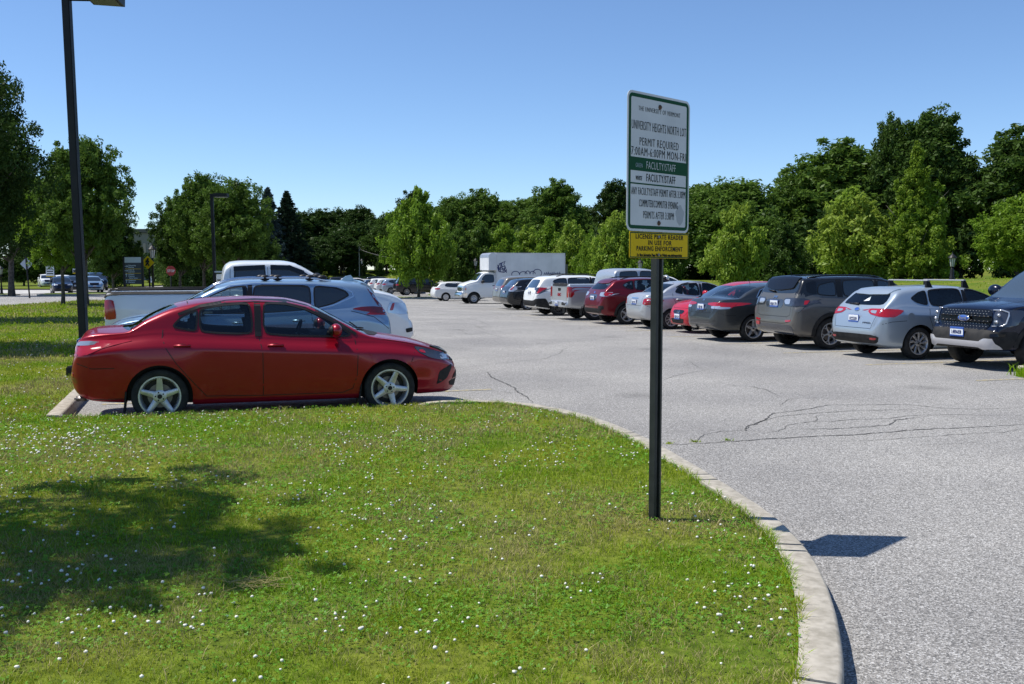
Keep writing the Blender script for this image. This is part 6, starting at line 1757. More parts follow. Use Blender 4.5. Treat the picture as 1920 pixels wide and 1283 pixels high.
# left group
T('mapleA', 442, 343, 58, 'full leafy tree right of the slim parking light pole', 31, .95, 'leaf_mid', 'street_tree', group='trees along the street on the left')
T('mapleA', 385, 332, 62, 'airy topped tree behind the slim parking light pole', 32, .85, 'leaf_mid', 'street_tree', group='trees along the street on the left')
T('mapleA', 338, 378, 66, 'street tree rising over the stop sign', 33, .85, 'leaf_deep', 'street_tree', group='trees along the street on the left')
T('oak_c', 478, 425, 62, 'low leafy tree above the white pickup cab', 34, .85, 'leaf_deep', 'street_tree', group='trees along the street on the left')
T('mapleA', 163, 268, 50, 'large tree with pointed crown just right of the tall light pole', 35, .84, 'leaf_mid', 'street_tree', group='trees along the street on the left')
T('mapleA', 214, 398, 64, 'lower tree beside the large pointed one over the campus sign', 36, .9, 'leaf_deep', 'street_tree', group='trees along the street on the left')
T('mapleA', 118, 335, 53, 'yellow green leafy tree just left of the tall light pole', 37, .85, 'leaf_bright', 'street_tree', group='trees along the street on the left')
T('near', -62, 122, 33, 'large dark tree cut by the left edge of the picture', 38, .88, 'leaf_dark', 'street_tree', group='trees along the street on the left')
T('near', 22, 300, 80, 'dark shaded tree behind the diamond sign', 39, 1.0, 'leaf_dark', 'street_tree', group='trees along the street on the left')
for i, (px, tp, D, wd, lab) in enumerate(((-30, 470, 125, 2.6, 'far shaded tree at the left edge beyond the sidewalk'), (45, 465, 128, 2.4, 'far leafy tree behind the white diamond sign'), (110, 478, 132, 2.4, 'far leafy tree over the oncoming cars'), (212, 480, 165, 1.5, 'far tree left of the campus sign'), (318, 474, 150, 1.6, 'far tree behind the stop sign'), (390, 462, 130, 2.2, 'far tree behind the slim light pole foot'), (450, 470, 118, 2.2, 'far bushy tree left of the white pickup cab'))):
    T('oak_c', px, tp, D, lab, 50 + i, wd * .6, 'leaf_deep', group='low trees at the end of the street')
for i, (px, D, lab) in enumerate(((216, 122, 'slim young tree on the grass beyond the oncoming van'), (345, 82, 'slim shaded tree right of the stop sign'), (372, 84, 'bushy young tree left of the slim light pole'))):
    T('young_b', px, 440 + i * 8, D, lab, 60 + i, 1.3, 'leaf_deep', 'young_tree', group='young trees beside the street')
# off-frame tree whose shade falls on the foreground lawn, and one shading the lawn by the stalls
tree('shade_tree', 'shade', 'dark tree standing left of the picture, shading the foreground lawn', 'tree', 'trees left of the lawn', Vector((-5.95, 6.1, .12)), 7.7, 2.2, .74)
tree('shade_tree', 'near', 'dark tree left of the lawn beside the red car', 'tree', 'trees left of the lawn', Vector((-13.5, 20.4, .1)), 7.4, 5, 1.05)
# young maples along the far kerb
YM = [(785, 372, 84, 'bright', 'tall bright green maple on the kerb island left of the white hatchback', 1.0, 'leaf_bright'),
      (862, 438, 92, 'young_c', 'young maple above the white hatchback roof', 1.25, None), (900, 428, 92, 'young_c', 'young maple behind the truck cab', 1.15, None),
      (945, 430, 92, 'young_a', 'yellow tipped young maple over the front of the cargo box', 1.2, 'leaf_bright'), (985, 434, 94, 'young_a', 'young maple over the middle of the cargo box', 1.2, 'leaf_lime'),
      (1027, 428, 92, 'young_b', 'young maple over the rear half of the cargo box', 1.1, 'leaf_bright'), (1075, 424, 88, 'young_a', 'yellowish young maple above the cargo box rear corner', 1.15, 'leaf_lime'),
      (1108, 448, 84, 'young_b', 'young maple right of the cargo box', 1.0, 'leaf_bright'), (1152, 410, 74, 'young_a', 'bright young maple just left of the yellow notice', 1.15, 'leaf_lime'),
      (1215, 455, 72, 'young_b', 'low young maple behind the yellow notice', 1.2, 'leaf_bright'), (1252, 430, 74, 'young_c', 'darker young maple just right of the yellow notice', 1.2, None),
      (1378, 394, 62, 'young_a', 'pale young maple with slim trunk over the dark grey sedan', 1.12, 'leaf_lime'), (1592, 366, 60, 'young_a', 'large pale yellow green maple over the grey sport utility', 1.45, 'leaf_lime')]
for i, (px, tp, D, key, lab, wd, lm) in enumerate(YM): T(key, px, tp, D, lab, 70 + i, wd, lm, 'young_maple', 'maple', 'young maples planted behind the lot')
T('cedar', 1712, 292, 58, 'feathery yellow green conifer beside the lamp post', 90, 1.0, None, 'conifer', 'conifer')
T('young_b', 1820, 528, 50, 'small leafy shrub by the lamp post', 91, 1.6, 'cedar', 'shrub', 'shrub')
for i, (px, tp, D, wd) in enumerate(((1466, 422, 70, 1.5), (1530, 438, 72, 1.4))):
    T('arbor', px, tp, D, ('dark rounded evergreen left of the pale maple', 'second dark evergreen tucked against the pale maple')[i], 95 + i, wd, 'leaf_deep', 'evergreen', 'evergreen', 'dark rounded evergreens on the right')
AR = [(625, 467, 'pointed arborvitae standing alone above the wagon roof rail'), (659, 470, 'slim arborvitae, left of the close pair'), (676, 469, 'pointed arborvitae, right of the close pair'), (712, 478, 'arborvitae half hidden by the bright maple')]
for i, (px, tp, lab) in enumerate(AR): T('arbor', px, tp, 148, lab, 100 + i, .95, 'leaf_deep', 'arborvitae', 'evergreen', 'arborvitae along the grass bank')

# ------------------------------------------------------------------ street furniture
M['pole'] = noise_col(mat('pole_black', (.006, .007, .008), .5, spec=.3), (.005, .006, .007), (.011, .012, .013), 4)
M['post'] = noise_col(mat('post_black', (.012, .014, .013), .5), (.010, .012, .011), (.022, .025, .023), 9)
M['concrete'] = M['kerb']
M['lampglass'] = mat('lamp_glass', (.45, .47, .45), .25, 0, .6)
M['sign_white'] = noise_col(mat('sign_white', (.50, .53, .53), .55), (.47, .50, .50), (.54, .57, .57), 3)
M['sign_green'] = mat('sign_green', (.003, .058, .022), .6, spec=.15)
M['sign_ink'] = mat('sign_ink', (.008, .014, .014), .6, spec=.15)
M['sign_yellow'] = mat('sign_yellow', (.62, .42, .004), .6, spec=.15)
M['sign_navy'] = mat('sign_navy', (.012, .022, .035), .5)
M['sign_light'] = mat('sign_light', (.35, .42, .48), .5)
M['sign_red'] = mat('sign_red', (.38, .02, .02), .45)
M['sign_grey'] = mat('sign_back', (.42, .47, .52), .5)
M['bolt'] = mat('bolt_rust', (.12, .07, .045), .6, .5)
M['smudge'] = mat('glue_smudge', (.33, .36, .37), .7)

# the parking sign in the foreground
sp_ = Vector((.950, 6.445, .12))
root = tag(empty('parking_sign', sp_), 'white and green parking permit sign on a black steel post in the foreground lawn', 'sign')
b = MB()   # u-channel style post: broad left face, recessed dark face
prof = [(-.038, -.022), (-.016, -.026), (-.010, -.004), (.010, -.004), (.016, -.026), (.038, -.022), (.038, .022), (-.038, .022)]
b.prism(prof, -.3, 2.75)
o = b.build('post', M['post'], root); o.rotation_euler = (0, 0, R(45.5))
def sign_frame(off=0.0):
    """face frame: x right as read, y up, z out of the face"""
    # left edge nearer the camera: reading direction runs right and away
    rt = Vector((math.cos(R(45.5)), math.sin(R(45.5)), 0)); up = Vector((0, 0, 1)); n = rt.cross(up)
    return rt, up, n
rt, up, n_ = sign_frame()
def face(cx, cz, off): 
    mt = Matrix((rt, up, n_)).transposed().to_4x4(); mt.translation = Vector((-.004, .012, 0)) + rt * -.046 + rt * cx + up * cz + n_ * off
    return mt
def rrect(w_, h_, r_, n=6):
    out = []
    for sx, sz, a0 in ((1, 1, 0), (-1, 1, 90), (-1, -1, 180), (1, -1, 270)):
        for k in range(n + 1):
            a = R(a0 + 90 * k / n); out.append((sx * (w_ / 2 - r_) + r_ * math.cos(a), sz * (h_ / 2 - r_) + r_ * math.sin(a)))
    return out
def plate_(name, w_, h_, r_, cz, o0, th_, m, par, cx=0.0):
    b = MB(); b.prism(rrect(w_, h_, r_), 0, th_); o = b.build(name, m, par); o.data.transform(face(cx, cz, o0)); return o
def frame_(name, w_, h_, r_, t_, cz, o0, th_, m, par):
    A = rrect(w_, h_, r_); B = rrect(w_ - 2 * t_, h_ - 2 * t_, max(.004, r_ - t_)); k = len(A); b = MB()
    vs = [(x, y, 0) for x, y in A] + [(x, y, 0) for x, y in B] + [(x, y, th_) for x, y in A] + [(x, y, th_) for x, y in B]; fs = []
    for i in range(k):
        j = (i + 1) % k; fs += [(2 * k + i, 2 * k + j, 3 * k + j, 3 * k + i), (i, j, 2 * k + j, 2 * k + i), (k + j, k + i, 3 * k + i, 3 * k + j)]
    b.add(vs, fs); o = b.build(name, m, par); o.data.transform(face(0, cz, o0)); return o
SW, SH = .673, .868
zc = 2.90 - .12 - SH / 2
pn = plate_('sign_panel', SW, SH, .045, zc, .045, .003, M['sign_white'], root)
frame_('border', SW - .03, SH - .03, .035, .022, zc, .048, .0008, M['sign_green'], pn)
top = zc + SH / 2
plate_('green_band', SW - .06, .084, .001, top - SH * .517, .048, .0009, M['sign_green'], pn)
plate_('green_rule', SW - .06, .009, .001, top - SH * .657, .048, .0009, M['sign_green'], pn)
def st(txt, size, fz, m=None, w_=None, cx=0.0, bold=.0, al='CENTER'):
    o = text_mesh(txt, size, m or M['sign_ink'], pn, Matrix.Identity(4), ext=.0005, bold=bold - .0007, spacing=1.14)
    xs = [v.co.x for v in o.data.vertices]; cw = max(xs) - min(xs); mid = (max(xs) + min(xs)) / 2
    s = (w_ / cw) if w_ else 1
    o.data.transform(Matrix.Translation((-mid, 0, 0))); o.data.transform(Matrix.Diagonal((s, 1, 1, 1)))
    o.data.transform(face(cx, top - SH * fz - size * .35, .0495)); return o
W_ = SW - .09
st('THE UNIVERSITY OF VERMONT', .042, .118, w_=.45)
st('UNIVERSITY HEIGHTS NORTH LOT', .080, .238, w_=W_)
st('PERMIT REQUIRED', .072, .352, w_=.42)
st('7:00AM-6:00PM MON-FRI', .076, .425, w_=W_ + .005)
st('GREEN', .038, .525, M['sign_light'], .07, -.215, .0); st('FACULTY/STAFF', .068, .517, M['sign_white'], .315, .02)
st('WHITE', .038, .617, None, .065, -.215, .001); st('FACULTY/STAFF', .068, .607, None, .315, .02, .001)
st('ANY FACULTY/STAFF PERMIT AFTER 3:30PM', .068, .710, w_=W_)
st('COMMUTER/COMMUTER EVENING', .068, .795, w_=.42); st('PERMITS AFTER 3:30PM', .068, .878, w_=.33)
b = MB(); b.prism([(.045 * math.cos(a) * (1 + .12 * math.sin(5 * a)), .062 * math.sin(a) * (1 + .1 * math.cos(4 * a))) for a in np.linspace(0, 6.28, 28)[:-1]], 0, .0007)
o = b.build('glue_smudge', M['smudge'], pn); o.data.transform(face(.235, top - SH * .865, .048))
for fz in (.085, .935):
    b = MB(); b.lathe([(.016, 0), (.015, .004), (.009, .006), (.008, .011), (.001, .011)], 16); o = b.build('bolt', M['bolt'], pn); o.data.transform(face(0, top - SH * fz, .049))
zc2 = zc - SH / 2 - .004 - .083
yn = plate_('notice_panel', SW - .03, .166, .008, zc2, .045, .003, M['sign_yellow'], root, .018)
o = frame_('border', SW - .035, .161, .006, .007, zc2, .048, .0007, M['sign_green'], yn); o.data.transform(Matrix.Translation(rt * .018))
def yt(txt, size, dz, w_, cx=.018):
    o = text_mesh(txt, size, M['sign_ink'], yn, Matrix.Identity(4), ext=.0005, bold=.0008, spacing=1.15)
    xs = [v.co.x for v in o.data.vertices]; cw = max(xs) - min(xs); mid = (max(xs) + min(xs)) / 2
    o.data.transform(Matrix.Translation((-mid, 0, 0))); o.data.transform(Matrix.Diagonal((w_ / cw, 1, 1, 1))); o.data.transform(face(cx, zc2 + dz - size * .35, .0492))
yt('LICENSE PLATE READER', .042, .055, .52); yt('IN USE FOR', .042, .017, .255); yt('PARKING ENFORCEMENT', .042, -.021, .50)
yt('For More Information Please Visit Our Website uvm.edu/transportation', .026, -.062, .49)
for dz in (.055, -.06):
    b = MB(); b.lathe([(.010, 0), (.009, .004), (.001, .005)], 14); o = b.build('bolt', M['steel'], yn); o.data.transform(face(0, zc2 + dz, .0495))

# tall square light pole on the left
p = Vector((-6.76, 15.5, .12)); root = tag(empty('light_pole', p), 'tall square black parking light pole on the lawn behind the red sedan', 'light pole')
b = MB(); b.box((0, 0, 4.4), (.118, .118, 8.6), bev=.01); o = b.build('pole', M['pole'], root); o.rotation_euler = (R(.3), R(-.95), 0)
b = MB(); b.box((0, 0, .05), (.44, .44, .22), bev=.02); b.build('footing', M['matt'], root)
b = MB(); b.box((0, 0, .19), (.30, .30, .06), bev=.01); b.build('base_cover', M['pole'], root)
b = MB(); b.prism([(0, 0), (.46, 0), (.46, .5), (0, .5)], 0, .16, fn=lambda a, bb, h: (a + .08, bb - .25, h)); o = b.build('lamp_head', M['pole'], root); o.location = (.30, -.35, 5.72); o.rotation_euler = (0, R(2), R(8))
b = MB(); b.box((.31, 0, -.006), (.38, .40, .012)); c_ = b.build('lens', mat('lamp_lens_dull', (.035, .038, .028), .4), o)
b = MB(); b.tube([(-.06, 0, 5.84), (.36, -.05, 5.82)], .04, 8); b.build('arm', M['pole'], root)
# slim light pole further back
p = at(405, 46); root = tag(empty('light_pole', p), 'slim dark light pole with a flat box head left of the white pickup cab', 'light pole')
hh = th(364, 46, p.z)
b = MB(); b.box((0, 0, hh / 2), (.13, .13, hh)); o = b.build('pole', M['pole'], root); o.rotation_euler = (0, R(-.9), 0)
b = MB(); b.box((.34, 0, hh - .06), (.66, .45, .17), bev=.02); b.build('lamp_head', M['pole'], root)
b = MB(); b.box((.36, 0, hh - .152), (.5, .36, .02)); b.build('lens', M['lampglass'], root)

def lamp_post(px, top, D, label, ground=None):
    p = at(px, D, .05); h = th(top, D, p.z); root = tag(empty('lamp_post', p), label, 'street lamp', 'lantern lamp posts around the lot')
    b = MB(); b.lathe([(.16, 0), (.16, .12), (.11, .2), (.10, .55), (.075, .62), (.06, .8), (.05, h - 1.0), (.08, h - .98), (.08, h - .93), (.045, h - .9), (.05, h - .82), (.09, h - .80), (.001, h - .80)], 12)
    b.build('post', M['pole'], root, True)
    b = MB(); b.lathe([(.10, h - .80), (.17, h - .36), (.001, h - .36)], 8); b.build('lantern_glass', M['lampglass'], root)
    b = MB(); b.lathe([(.23, h - .36), (.235, h - .33), (.14, h - .22), (.05, h - .14), (.03, h - .10), (.02, h), (.001, h)], 12)
    for k in range(8): a = k * .785; b.tube([(.105 * math.cos(a), .105 * math.sin(a), h - .8), (.178 * math.cos(a), .178 * math.sin(a), h - .36)], .012, 4)
    b.build('lantern_cap', M['pole'], root)
for a in ((288, 456, 53, 'lantern lamp post right of the yellow crossing sign'), (1783, 472, 53, 'lantern lamp post beside the feathery conifer on the right'), (892, 482, 88, 'lantern lamp post above the box truck cab'),
          (1200, 484, 70, 'lantern lamp post half hidden behind the parking sign post'), (679, 484, 138, 'lantern lamp post before the close arborvitae pair'), (20, 503, 100, 'lantern lamp post left of the white diamond sign'), (3, 497, 84, 'lantern lamp post at the left edge of the picture')):
    lamp_post(*a)
# signs along the street
def board(name, label, cat, px, top, bot, D, wpx, mats, posts=(0,), face_fn=None, rz=0.0, h0=None, ground=None):
    p = at(px, D, .02); root = tag(empty(name, p, rz), label, cat)
    z1 = th(top, D, p.z); z0 = th(bot, D, p.z); wd = wpx * D / 1842
    return root, z0, z1, wd
D = 50; root, z0, z1, wd = board('direction_sign', 'tall navy campus direction board with arrows between two posts', 'sign', 252, 482, 533, D, 32, None)
b = MB(); b.box((0, 0, (z0 + z1) / 2), (wd, .09, z1 - z0)); b.build('panel', M['sign_navy'], root)
b = MB(); b.box((0, -.048, z1 - (z1 - z0) * .11), (wd * .97, .006, (z1 - z0) * .2)); b.build('header', M['sign_light'], root)
for sx in (-1, 1): b = MB(); b.box((sx * (wd / 2 + .03), 0, z1 / 2), (.09, .11, z1 + .02)); b.build('post', M['pole'], root)
def bt(txt, size, x, z, m, par, y=-.052, sx=1.0, al='LEFT'):
    mt = Matrix(((1, 0, 0, x), (0, 0, -1, y), (0, 1, 0, z), (0, 0, 0, 1))); return text_mesh(txt, size, m, par, mt, sx=sx, align=al, ext=.002, bold=.003)
H_ = z1 - z0
for k, (t1, t2, ar) in enumerate((('University', 'Heights', 'r'), ('Living &', 'Learning', 'r'), ('Athletic', 'Campus', 'u'), ('Visitor Parking', '', ''), ('Redstone', 'Campus', 'u'))):
    zz = z1 - H_ * (.335, .50, .665, .795, .885)[k]; sz = H_ * .070
    bt(t1, sz if k != 3 else sz * .8, -wd * .28 if k != 3 else -wd * .25, zz, M['sign_light'], root)
    if t2: bt(t2, sz, -wd * .28, zz - sz * .95, M['sign_light'], root)
    if ar:
        b = MB(); cx, cz = -wd * .39, zz - sz * .1; L1 = .08
        pts = ([(cx - L1, cz), (cx + L1, cz)], [(cx + L1 * .3, cz + L1 * .5), (cx + L1, cz), (cx + L1 * .3, cz - L1 * .5)]) if ar == 'r' else ([(cx, cz - L1), (cx, cz + L1)], [(cx - L1 * .5, cz + L1 * .3), (cx, cz + L1), (cx + L1 * .5, cz + L1 * .3)])
        for q in pts: b.tube([(x, -.052, z) for x, z in q], .016, 4)
        b.build('arrow', M['sign_light'], root)
for f in (.44, .60, .83): b = MB(); b.box((0, -.048, z1 - H_ * f), (wd * .9, .005, .018)); b.build('rule', M['sign_yellow'], root)
# yellow crossing sign
root, z0, z1, wd = board('crossing_sign', 'yellow diamond pedestrian crossing sign behind the campus direction board', 'sign', 279, 480, 505, D + 1, 24, None)
s = (z1 - z0) / 2; cz = (z0 + z1) / 2
b = MB(); b.prism([(0, -s), (s, 0), (0, s), (-s, 0)], -.01, .01, fn=lambda a, bb, h: (a, h, cz + bb)); b.build('panel', M['sign_yellow'], root)
b = MB(); b.box((.06, .05, z1 / 2 - .1), (.07, .07, z1)); b.build('post', M['pole'], root)
b = MB(); y = -.02
b.ell((.02, y, cz + s * .52), (.055, .008, .06), 0, 12, 6)
for q, r_ in (([(.01, .40), (-.02, .0)], .07), ([(-.02, .0), (.10, -.25), (.12, -.50)], .035), ([(-.02, .0), (-.10, -.25), (-.20, -.46)], .035), ([(0, .36), (.14, .14), (.20, .06)], .025), ([(0, .36), (-.15, .18), (-.18, .02)], .025)):
    b.tube([(x * s * 1.4, y, cz + z * s * 1.05) for x, z in q], r_, 6)
b.build('walking_figure', M['sign_ink'], root)
# stop sign
root, z0, z1, wd = board('stop_sign', 'red octagonal stop sign in the shade of the street trees', 'sign', 322, 499, 517, 56, 15, None, )
s = (z1 - z0) / 2; cz = (z0 + z1) / 2; root.rotation_euler = (0, 0, R(38))
b = MB(); b.prism([(s * 1.02 * math.cos(R(22.5 + 45 * k)), s * 1.08 * math.sin(R(22.5 + 45 * k))) for k in range(8)], -.012, .012, fn=lambda a, bb, h: (a, h, cz + bb)); b.build('panel', M['sign_red'], root)
bt('STOP', s * .75, 0, cz - s * .27, M['plate'], root, -.016, .85, 'CENTER')
b = MB(); b.box((0, .05, z1 / 2), (.06, .06, z1)); b.build('post', M['pole'], root)
# diamond seen from behind
root, z0, z1, wd = board('warning_sign', 'pale diamond shaped sign seen from behind on a leaning dark post', 'sign', 55, 483, 507, 70, 24, None)
s = (z1 - z0) / 2; cz = (z0 + z1) / 2
b = MB(); b.prism([(0, -s), (s, 0), (0, s), (-s, 0)], -.012, .012, fn=lambda a, bb, h: (a - .12, h, cz + bb)); b.build('panel', M['sign_grey'], root)
b = MB(); b.tube([(.05, -.05, -.1), (-.13, -.05, z1 + .05)], .055, 8); b.build('post', M['pole'], root)
for px, tp, bo, D, wp, lab in ((95, 499, 519, 98, 15, 'white notice board with dark lines above the first oncoming car'), (141, 504, 513, 110, 7, 'small white notice just left of the tall light pole')):
    root, z0, z1, wd = board('notice_board', lab, 'sign', px, tp, bo, D, wp, None)
    b = MB(); b.box((0, 0, (z0 + z1) / 2), (wd, .05, z1 - z0)); b.build('panel', M['plate'], root)
    for k in range(3): b = MB(); b.box((0, -.03, z1 - (z1 - z0) * (.28 + .22 * k)), (wd * .8, .006, .10)); b.build('text_line', M['sign_ink'], root)
    b = MB(); b.box((0, -.03, z0 + .04), (wd, .008, .10)); b.build('stripe', M['sign_yellow'], root)
    b = MB(); b.box((0, .05, z1 / 2), (.08, .06, z1)); b.build('post', M['pole'], root)
root, z0, z1, wd = board('small_sign', 'small white notice on the grass left of the lantern post', 'sign', 285, 519, 530, 92, 8, None)
b = MB(); b.box((0, 0, (z0 + z1) / 2), (wd, .05, z1 - z0)); b.build('panel', M['plate'], root); b = MB(); b.box((0, .03, z0 / 2), (.08, .05, z0)); b.build('post', M['pole'], root)
b = MB(); b.box((0, -.03, (z0 + z1) / 2), (wd * .7, .006, (z1 - z0) * .5)); b.build('text_block', M['sign_light'], root)
# white utility cabinet beside the pickup cab, utility poles and wire in the wood
p = at(416, 40, .12); root = tag(empty('pay_station', p), 'white boxy pay station just left of the white pickup cab', 'pay station'); hh = th(506, 40, p.z)
b = MB(); b.box((0, 0, hh * .45), (.30, .3, hh * .9), bev=.02); b.build('housing', M['paint_white'], root); b = MB(); b.box((0, 0, hh * .95), (.42, .4, .06), bev=.01); b.build('cap', M['sign_light'], root); b = MB(); b.box((0, -.155, hh * .72), (.22, .01, .2)); b.build('screen', M['glass'], root)
up = []
for px, tp, D, lab in ((674, 462, 147, 'pale utility pole carrying a wire behind the arborvitae'), (645, 473, 147, 'thin dark pole before the shaded wood'), (784, 500, 84, 'white slim post under the bright maple')):
    p = at(px, D); h = th(tp, D, p.z); root = tag(empty('utility_pole', p), lab, 'pole')
    b = MB(); b.tube([(0, 0, -.2), (0, 0, h)], [.09, .06], 8); b.build('pole', M['path'] if 'dark' not in lab else M['bark'], root)
    b = MB(); b.tube([(-.25, 0, h - .3), (.25, 0, h - .3)], .03, 6); b.build('crossarm', M['path'], root)
a = at(674, 147); a.z += th(467, 147, a.z); c_ = at(790, 140); c_.z += th(484, 140, c_.z)
b = MB(); b.tube([a.lerp(c_, t) + Vector((0, 0, -.6 * 4 * t * (1 - t))) for t in np.linspace(0, 1, 12)], .018, 5); tag(b.build('overhead_wire', M['path']), 'pale overhead wire sagging right from the utility pole', 'wire')
# buildings glimpsed at the end of the street
def building(px, D, wpx, top, label, wallm, roofm, dep=14, floors=2, cols=7, rz=0):
    p = at(px, D); w_ = wpx * D / 1842; h = th(top, D, p.z); root = tag(empty('campus_building', p, rz), label, 'building')
    b = MB(); b.box((0, dep / 2, h / 2 - .5), (w_, dep, h)); b.build('wall', wallm, root)
    b = MB(); b.box((0, dep / 2, h - .1), (w_ + .8, dep + .8, .7)); b.build('roof', roofm, root)
    for f in range(floors):
        for k in range(cols):
            x = -w_ / 2 + w_ * (k + .5) / cols; z = h * (.22 + .42 * f)
            b = MB(); b.box((x, -.02, z), (w_ / cols * .5, .12, h * .2)); o = b.build('window', M['glass'], root)
            b2 = MB(); b2.box((x, -.06, z - h * .11), (w_ / cols * .58, .16, .12)); b2.build('sill', M['path'], o)
M['bw1'] = mat('building_grey', (.20, .19, .17), .8); M['bw2'] = mat('building_pale', (.55, .53, .50), .8); M['bw3'] = mat('roof_grey', (.12, .11, .10), .8)
building(262, 190, 75, 432, 'grey flat roofed building between the street trees', M['bw1'], M['bw3'])
building(176, 210, 34, 494, 'pale distant building behind the parked van', M['bw2'], M['bw3'], 12, 2, 5)
# ------------------------------------------------------------------ vehicles in their places
def XY(px, D): return (ux(px, D), D)
GL = 'vehicles parked in the left bays'; GR = 'vehicles parked in the long right row'; GF = 'vehicles parked in the far rows'; GS = 'vehicles coming down the street'
make_car('red_sedan', 'bright red compact sedan with silver five spoke wheels beside the foreground lawn', 'car', GL, SED, M['paint_red'], (.98, -.885), (-4.08, 11.3), hollow=True, extra=corolla_extra)
make_car('blue_wagon', 'pale silver blue crossover backed in between the red sedan and the white pickup', 'car', GL, CRV, M['paint_silverblue'], (4.58, .92), (-6.27, 14.7), rev=True, hollow=True, extra=crv_extra)
make_car('silver_pickup', 'pale silver white pickup with black bed rails, the farthest vehicle of the left bays', 'pickup', GL, RAM, M['paint_palesilver'], (0, -1.0), (-7.42, 17.6), extra=ram_extra)
make_car('navy_pickup', 'dark navy pickup facing out with black grille and silver skid bar', 'pickup', GR, RANGER, M['paint_navy'], (4.39, .95), (9.32, 17.25), rev=True, hollow=True, extra=ranger_extra)
make_car('silver_hatchback', 'ice silver hatchback with two roof bars beside the navy pickup', 'car', GR, IMPREZA, M['paint_iceblue'], (.94, -.86), XY(1722, 19.5), hollow=True, extra=impreza_extra)
make_car('grey_suv', 'dusty warm grey sport utility with black roof between hatchback and grey sedan', 'car', GR, JEEP, M['paint_warmgrey'], (.93, -.91), XY(1557, 22.0), extra=jeep_extra)
make_car('grey_sedan', 'dark grey sedan with chrome window trim and split red tail lamps', 'car', GR, ACCORD, M['paint_darkgrey'], (1.04, -.90), XY(1413, 24.5), hollow=True, extra=accord_extra)
make_car('red_hatchback', 'small bright red car with its nose out beside the dark grey sedan', 'car', GR, ACCENT, M['paint_brightred'], (4.06, 0), XY(1272, 28.2), rev=True, extra=accent_extra)
make_car('silver_sedan', 'pale silver sedan right of the sign post with seats showing', 'car', GR, VERNA, M['paint_silver'], (.90, -.83), XY(1259, 29.9), hollow=True)
make_car('dark_red_wagon', 'dark red crossover with black wheel arches left of the sign post', 'car', GR, CROSS, M['paint_darkred'], (.94, -.86), XY(1176, 32.6), hollow=True, extra=cross_extra)
make_car('silver_truck', 'silver pickup seen from behind with big red tail lamps and dark badge', 'pickup', GR, SIERRA, M['paint_silver'], (1.13, -.99), XY(1116, 35.6), extra=sierra_extra)
make_car('white_wagon', 'white wagon with grey rear bumper beside the silver pickup', 'car', GR, OUTBACK, M['paint_white'], (1.03, -.90), XY(1049, 39.6), extra=rails(0, 1.0, 3.2, .58, M['black'], h=.08))
make_car('pale_blue_hatchback', 'pale silver blue small car nose out between the black and the white wagons', 'car', GR, spec(ACCENT, 4.1), M['paint_silverblue'], (4.06, 0), XY(997, 43.5), rev=True)
make_car('black_wagon', 'black wagon with clear tail lamps right of the beige one', 'car', GR, PRIUSV, M['paint_black'], (.98, -.87), XY(990, 47.0))
make_car('beige_suv', 'beige grey sport utility right beside the box truck cab', 'car', GR, FORESTER, M['paint_beige'], (.95, -.86), XY(972, 50.0))
make_car('box_truck', 'white box truck with dark spray paint on its cargo box', 'truck', GR, BOXT, M['paint_white'], (6.62, 1.0), XY(889, 66.5), rev=True, extra=boxtruck_extra)
make_car('white_van', 'tall white vehicle with black rear glass behind the dark red crossover', 'car', GF, spec(SUV, 4.6, 1.06, .98), M['paint_white'], (0, -.9), XY(1172, 50))
make_car('white_hatchback', 'white compact hatchback at the far end left of the box truck', 'car', GF, GOLF, M['paint_white'], (.88, -.87), XY(836, 74.5))
make_car('black_pickup', 'black covered pickup in the shade of the bright maple', 'pickup', GF, spec(BIGSUV, 5.3, 1.08, 1.05), M['paint_black'], (0, -.9), XY(742, 99))
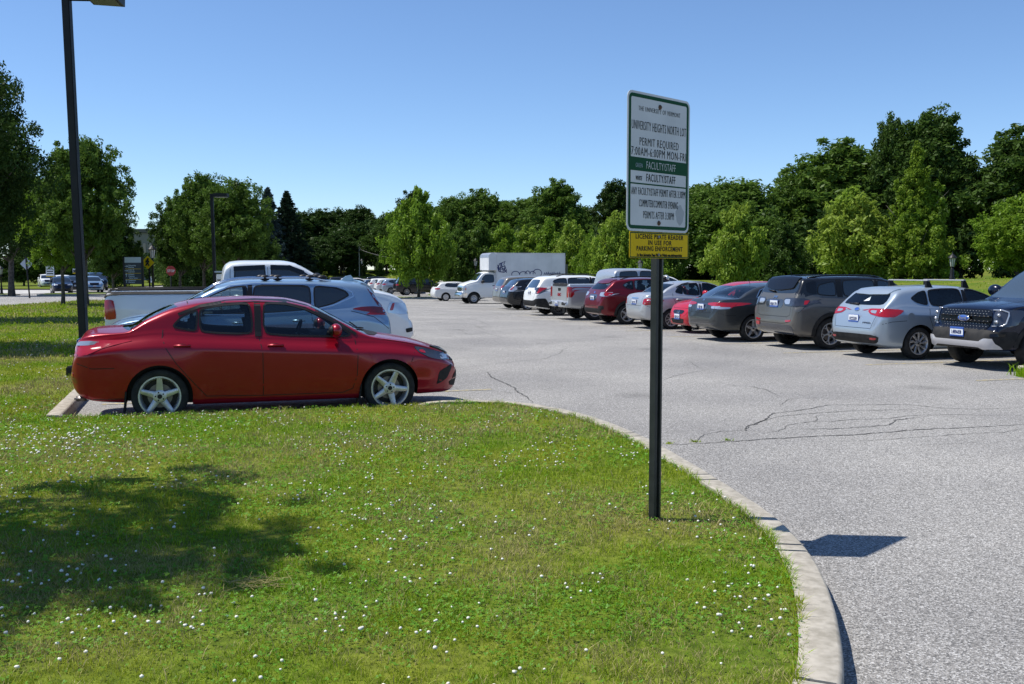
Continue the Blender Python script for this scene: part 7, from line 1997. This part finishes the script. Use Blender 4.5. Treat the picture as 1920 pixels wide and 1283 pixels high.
far = [(705, 108, M['paint_white'], 'white crossover left of the black pickup in the far row', SUV), (692, 113, M['paint_white'], 'white car with red lamps behind the white crossover', SUV), (716, 104, M['paint_iceblue'], 'light silver crossover closest to the black pickup', SUV),
       (678, 118, M['paint_blue'], 'dark blue car in the middle of the far row', HATCH), (683, 126, M['paint_black'], 'tall black vehicle behind the far row', BIGSUV), (660, 123, M['paint_white'], 'white car left of the dark blue one in the far row', HATCH),
       (640, 127, M['paint_black'], 'black car above the crossover spoiler', SUV), (614, 131, M['paint_darkgrey'], 'dark grey car at the left end of the far row', SUV), (636, 121, M['paint_white'], 'white car just above the antenna fin', SUV)]
for px, D, pm, lab, spx in far: make_car('parked_car', lab, 'car', GF, spx, pm, (0, -.9), XY(px, D))
# traffic coming towards the lot
TER = spec(SUV, 4.63, 1.02, 1.0, yaw=0, tyre=(.36, .24, .235, 'ten', 'alloy'),
    panels=[('grille', 'F', [(-.45, .98), (.45, .98), (.40, .74), (-.40, .74)], 'gloss', .01), ('grille_trim', 'F', [(-.48, 1.0), (.48, 1.0), (.46, .97), (-.46, .97)], 'chrome', .02),
            ('headlight', 'F2', [(.86, .98), (.52, .95), (.54, .86), (.86, .84)], 'clear_lens', .01), ('headlight', 'S', [(4.1, .98), (4.5, .94), (4.54, .84), (4.3, .84)], 'clear_lens', .008), ('lower_grille', 'F', [(-.6, .56), (.6, .56), (.55, .42), (-.55, .42)], 'matt', .01)],
    plates=[('F', 0, .64, 'GJT 660', 'blue')])
for px, D, rz, pm, lab, sp2 in ((115, 95, -62, M['paint_navy'], 'dark sport utility leading the oncoming cars', TER), (138, 104, -60, M['paint_darkgrey'], 'dark car following the leading sport utility', TER),
                               (172, 101, -60, M['paint_silverblue'], 'silver blue car right behind the tall light pole', TER), (180, 110, -60, M['paint_navy'], 'dark tall van last in the oncoming line', spec(BIGSUV, 5.2, 1.12, 1.02)),
                               (88, 122, -60, M['paint_white'], 'white car far behind the leading sport utility', TER), (118, 112, -60, M['paint_white'], 'white roofed vehicle directly behind the leading sport utility', TER)):
    s2 = spec(sp2, yaw=rz - 17.5)
    make_car('street_car', lab, 'car', GS, s2, pm, (2.3, 0), XY(px, D))
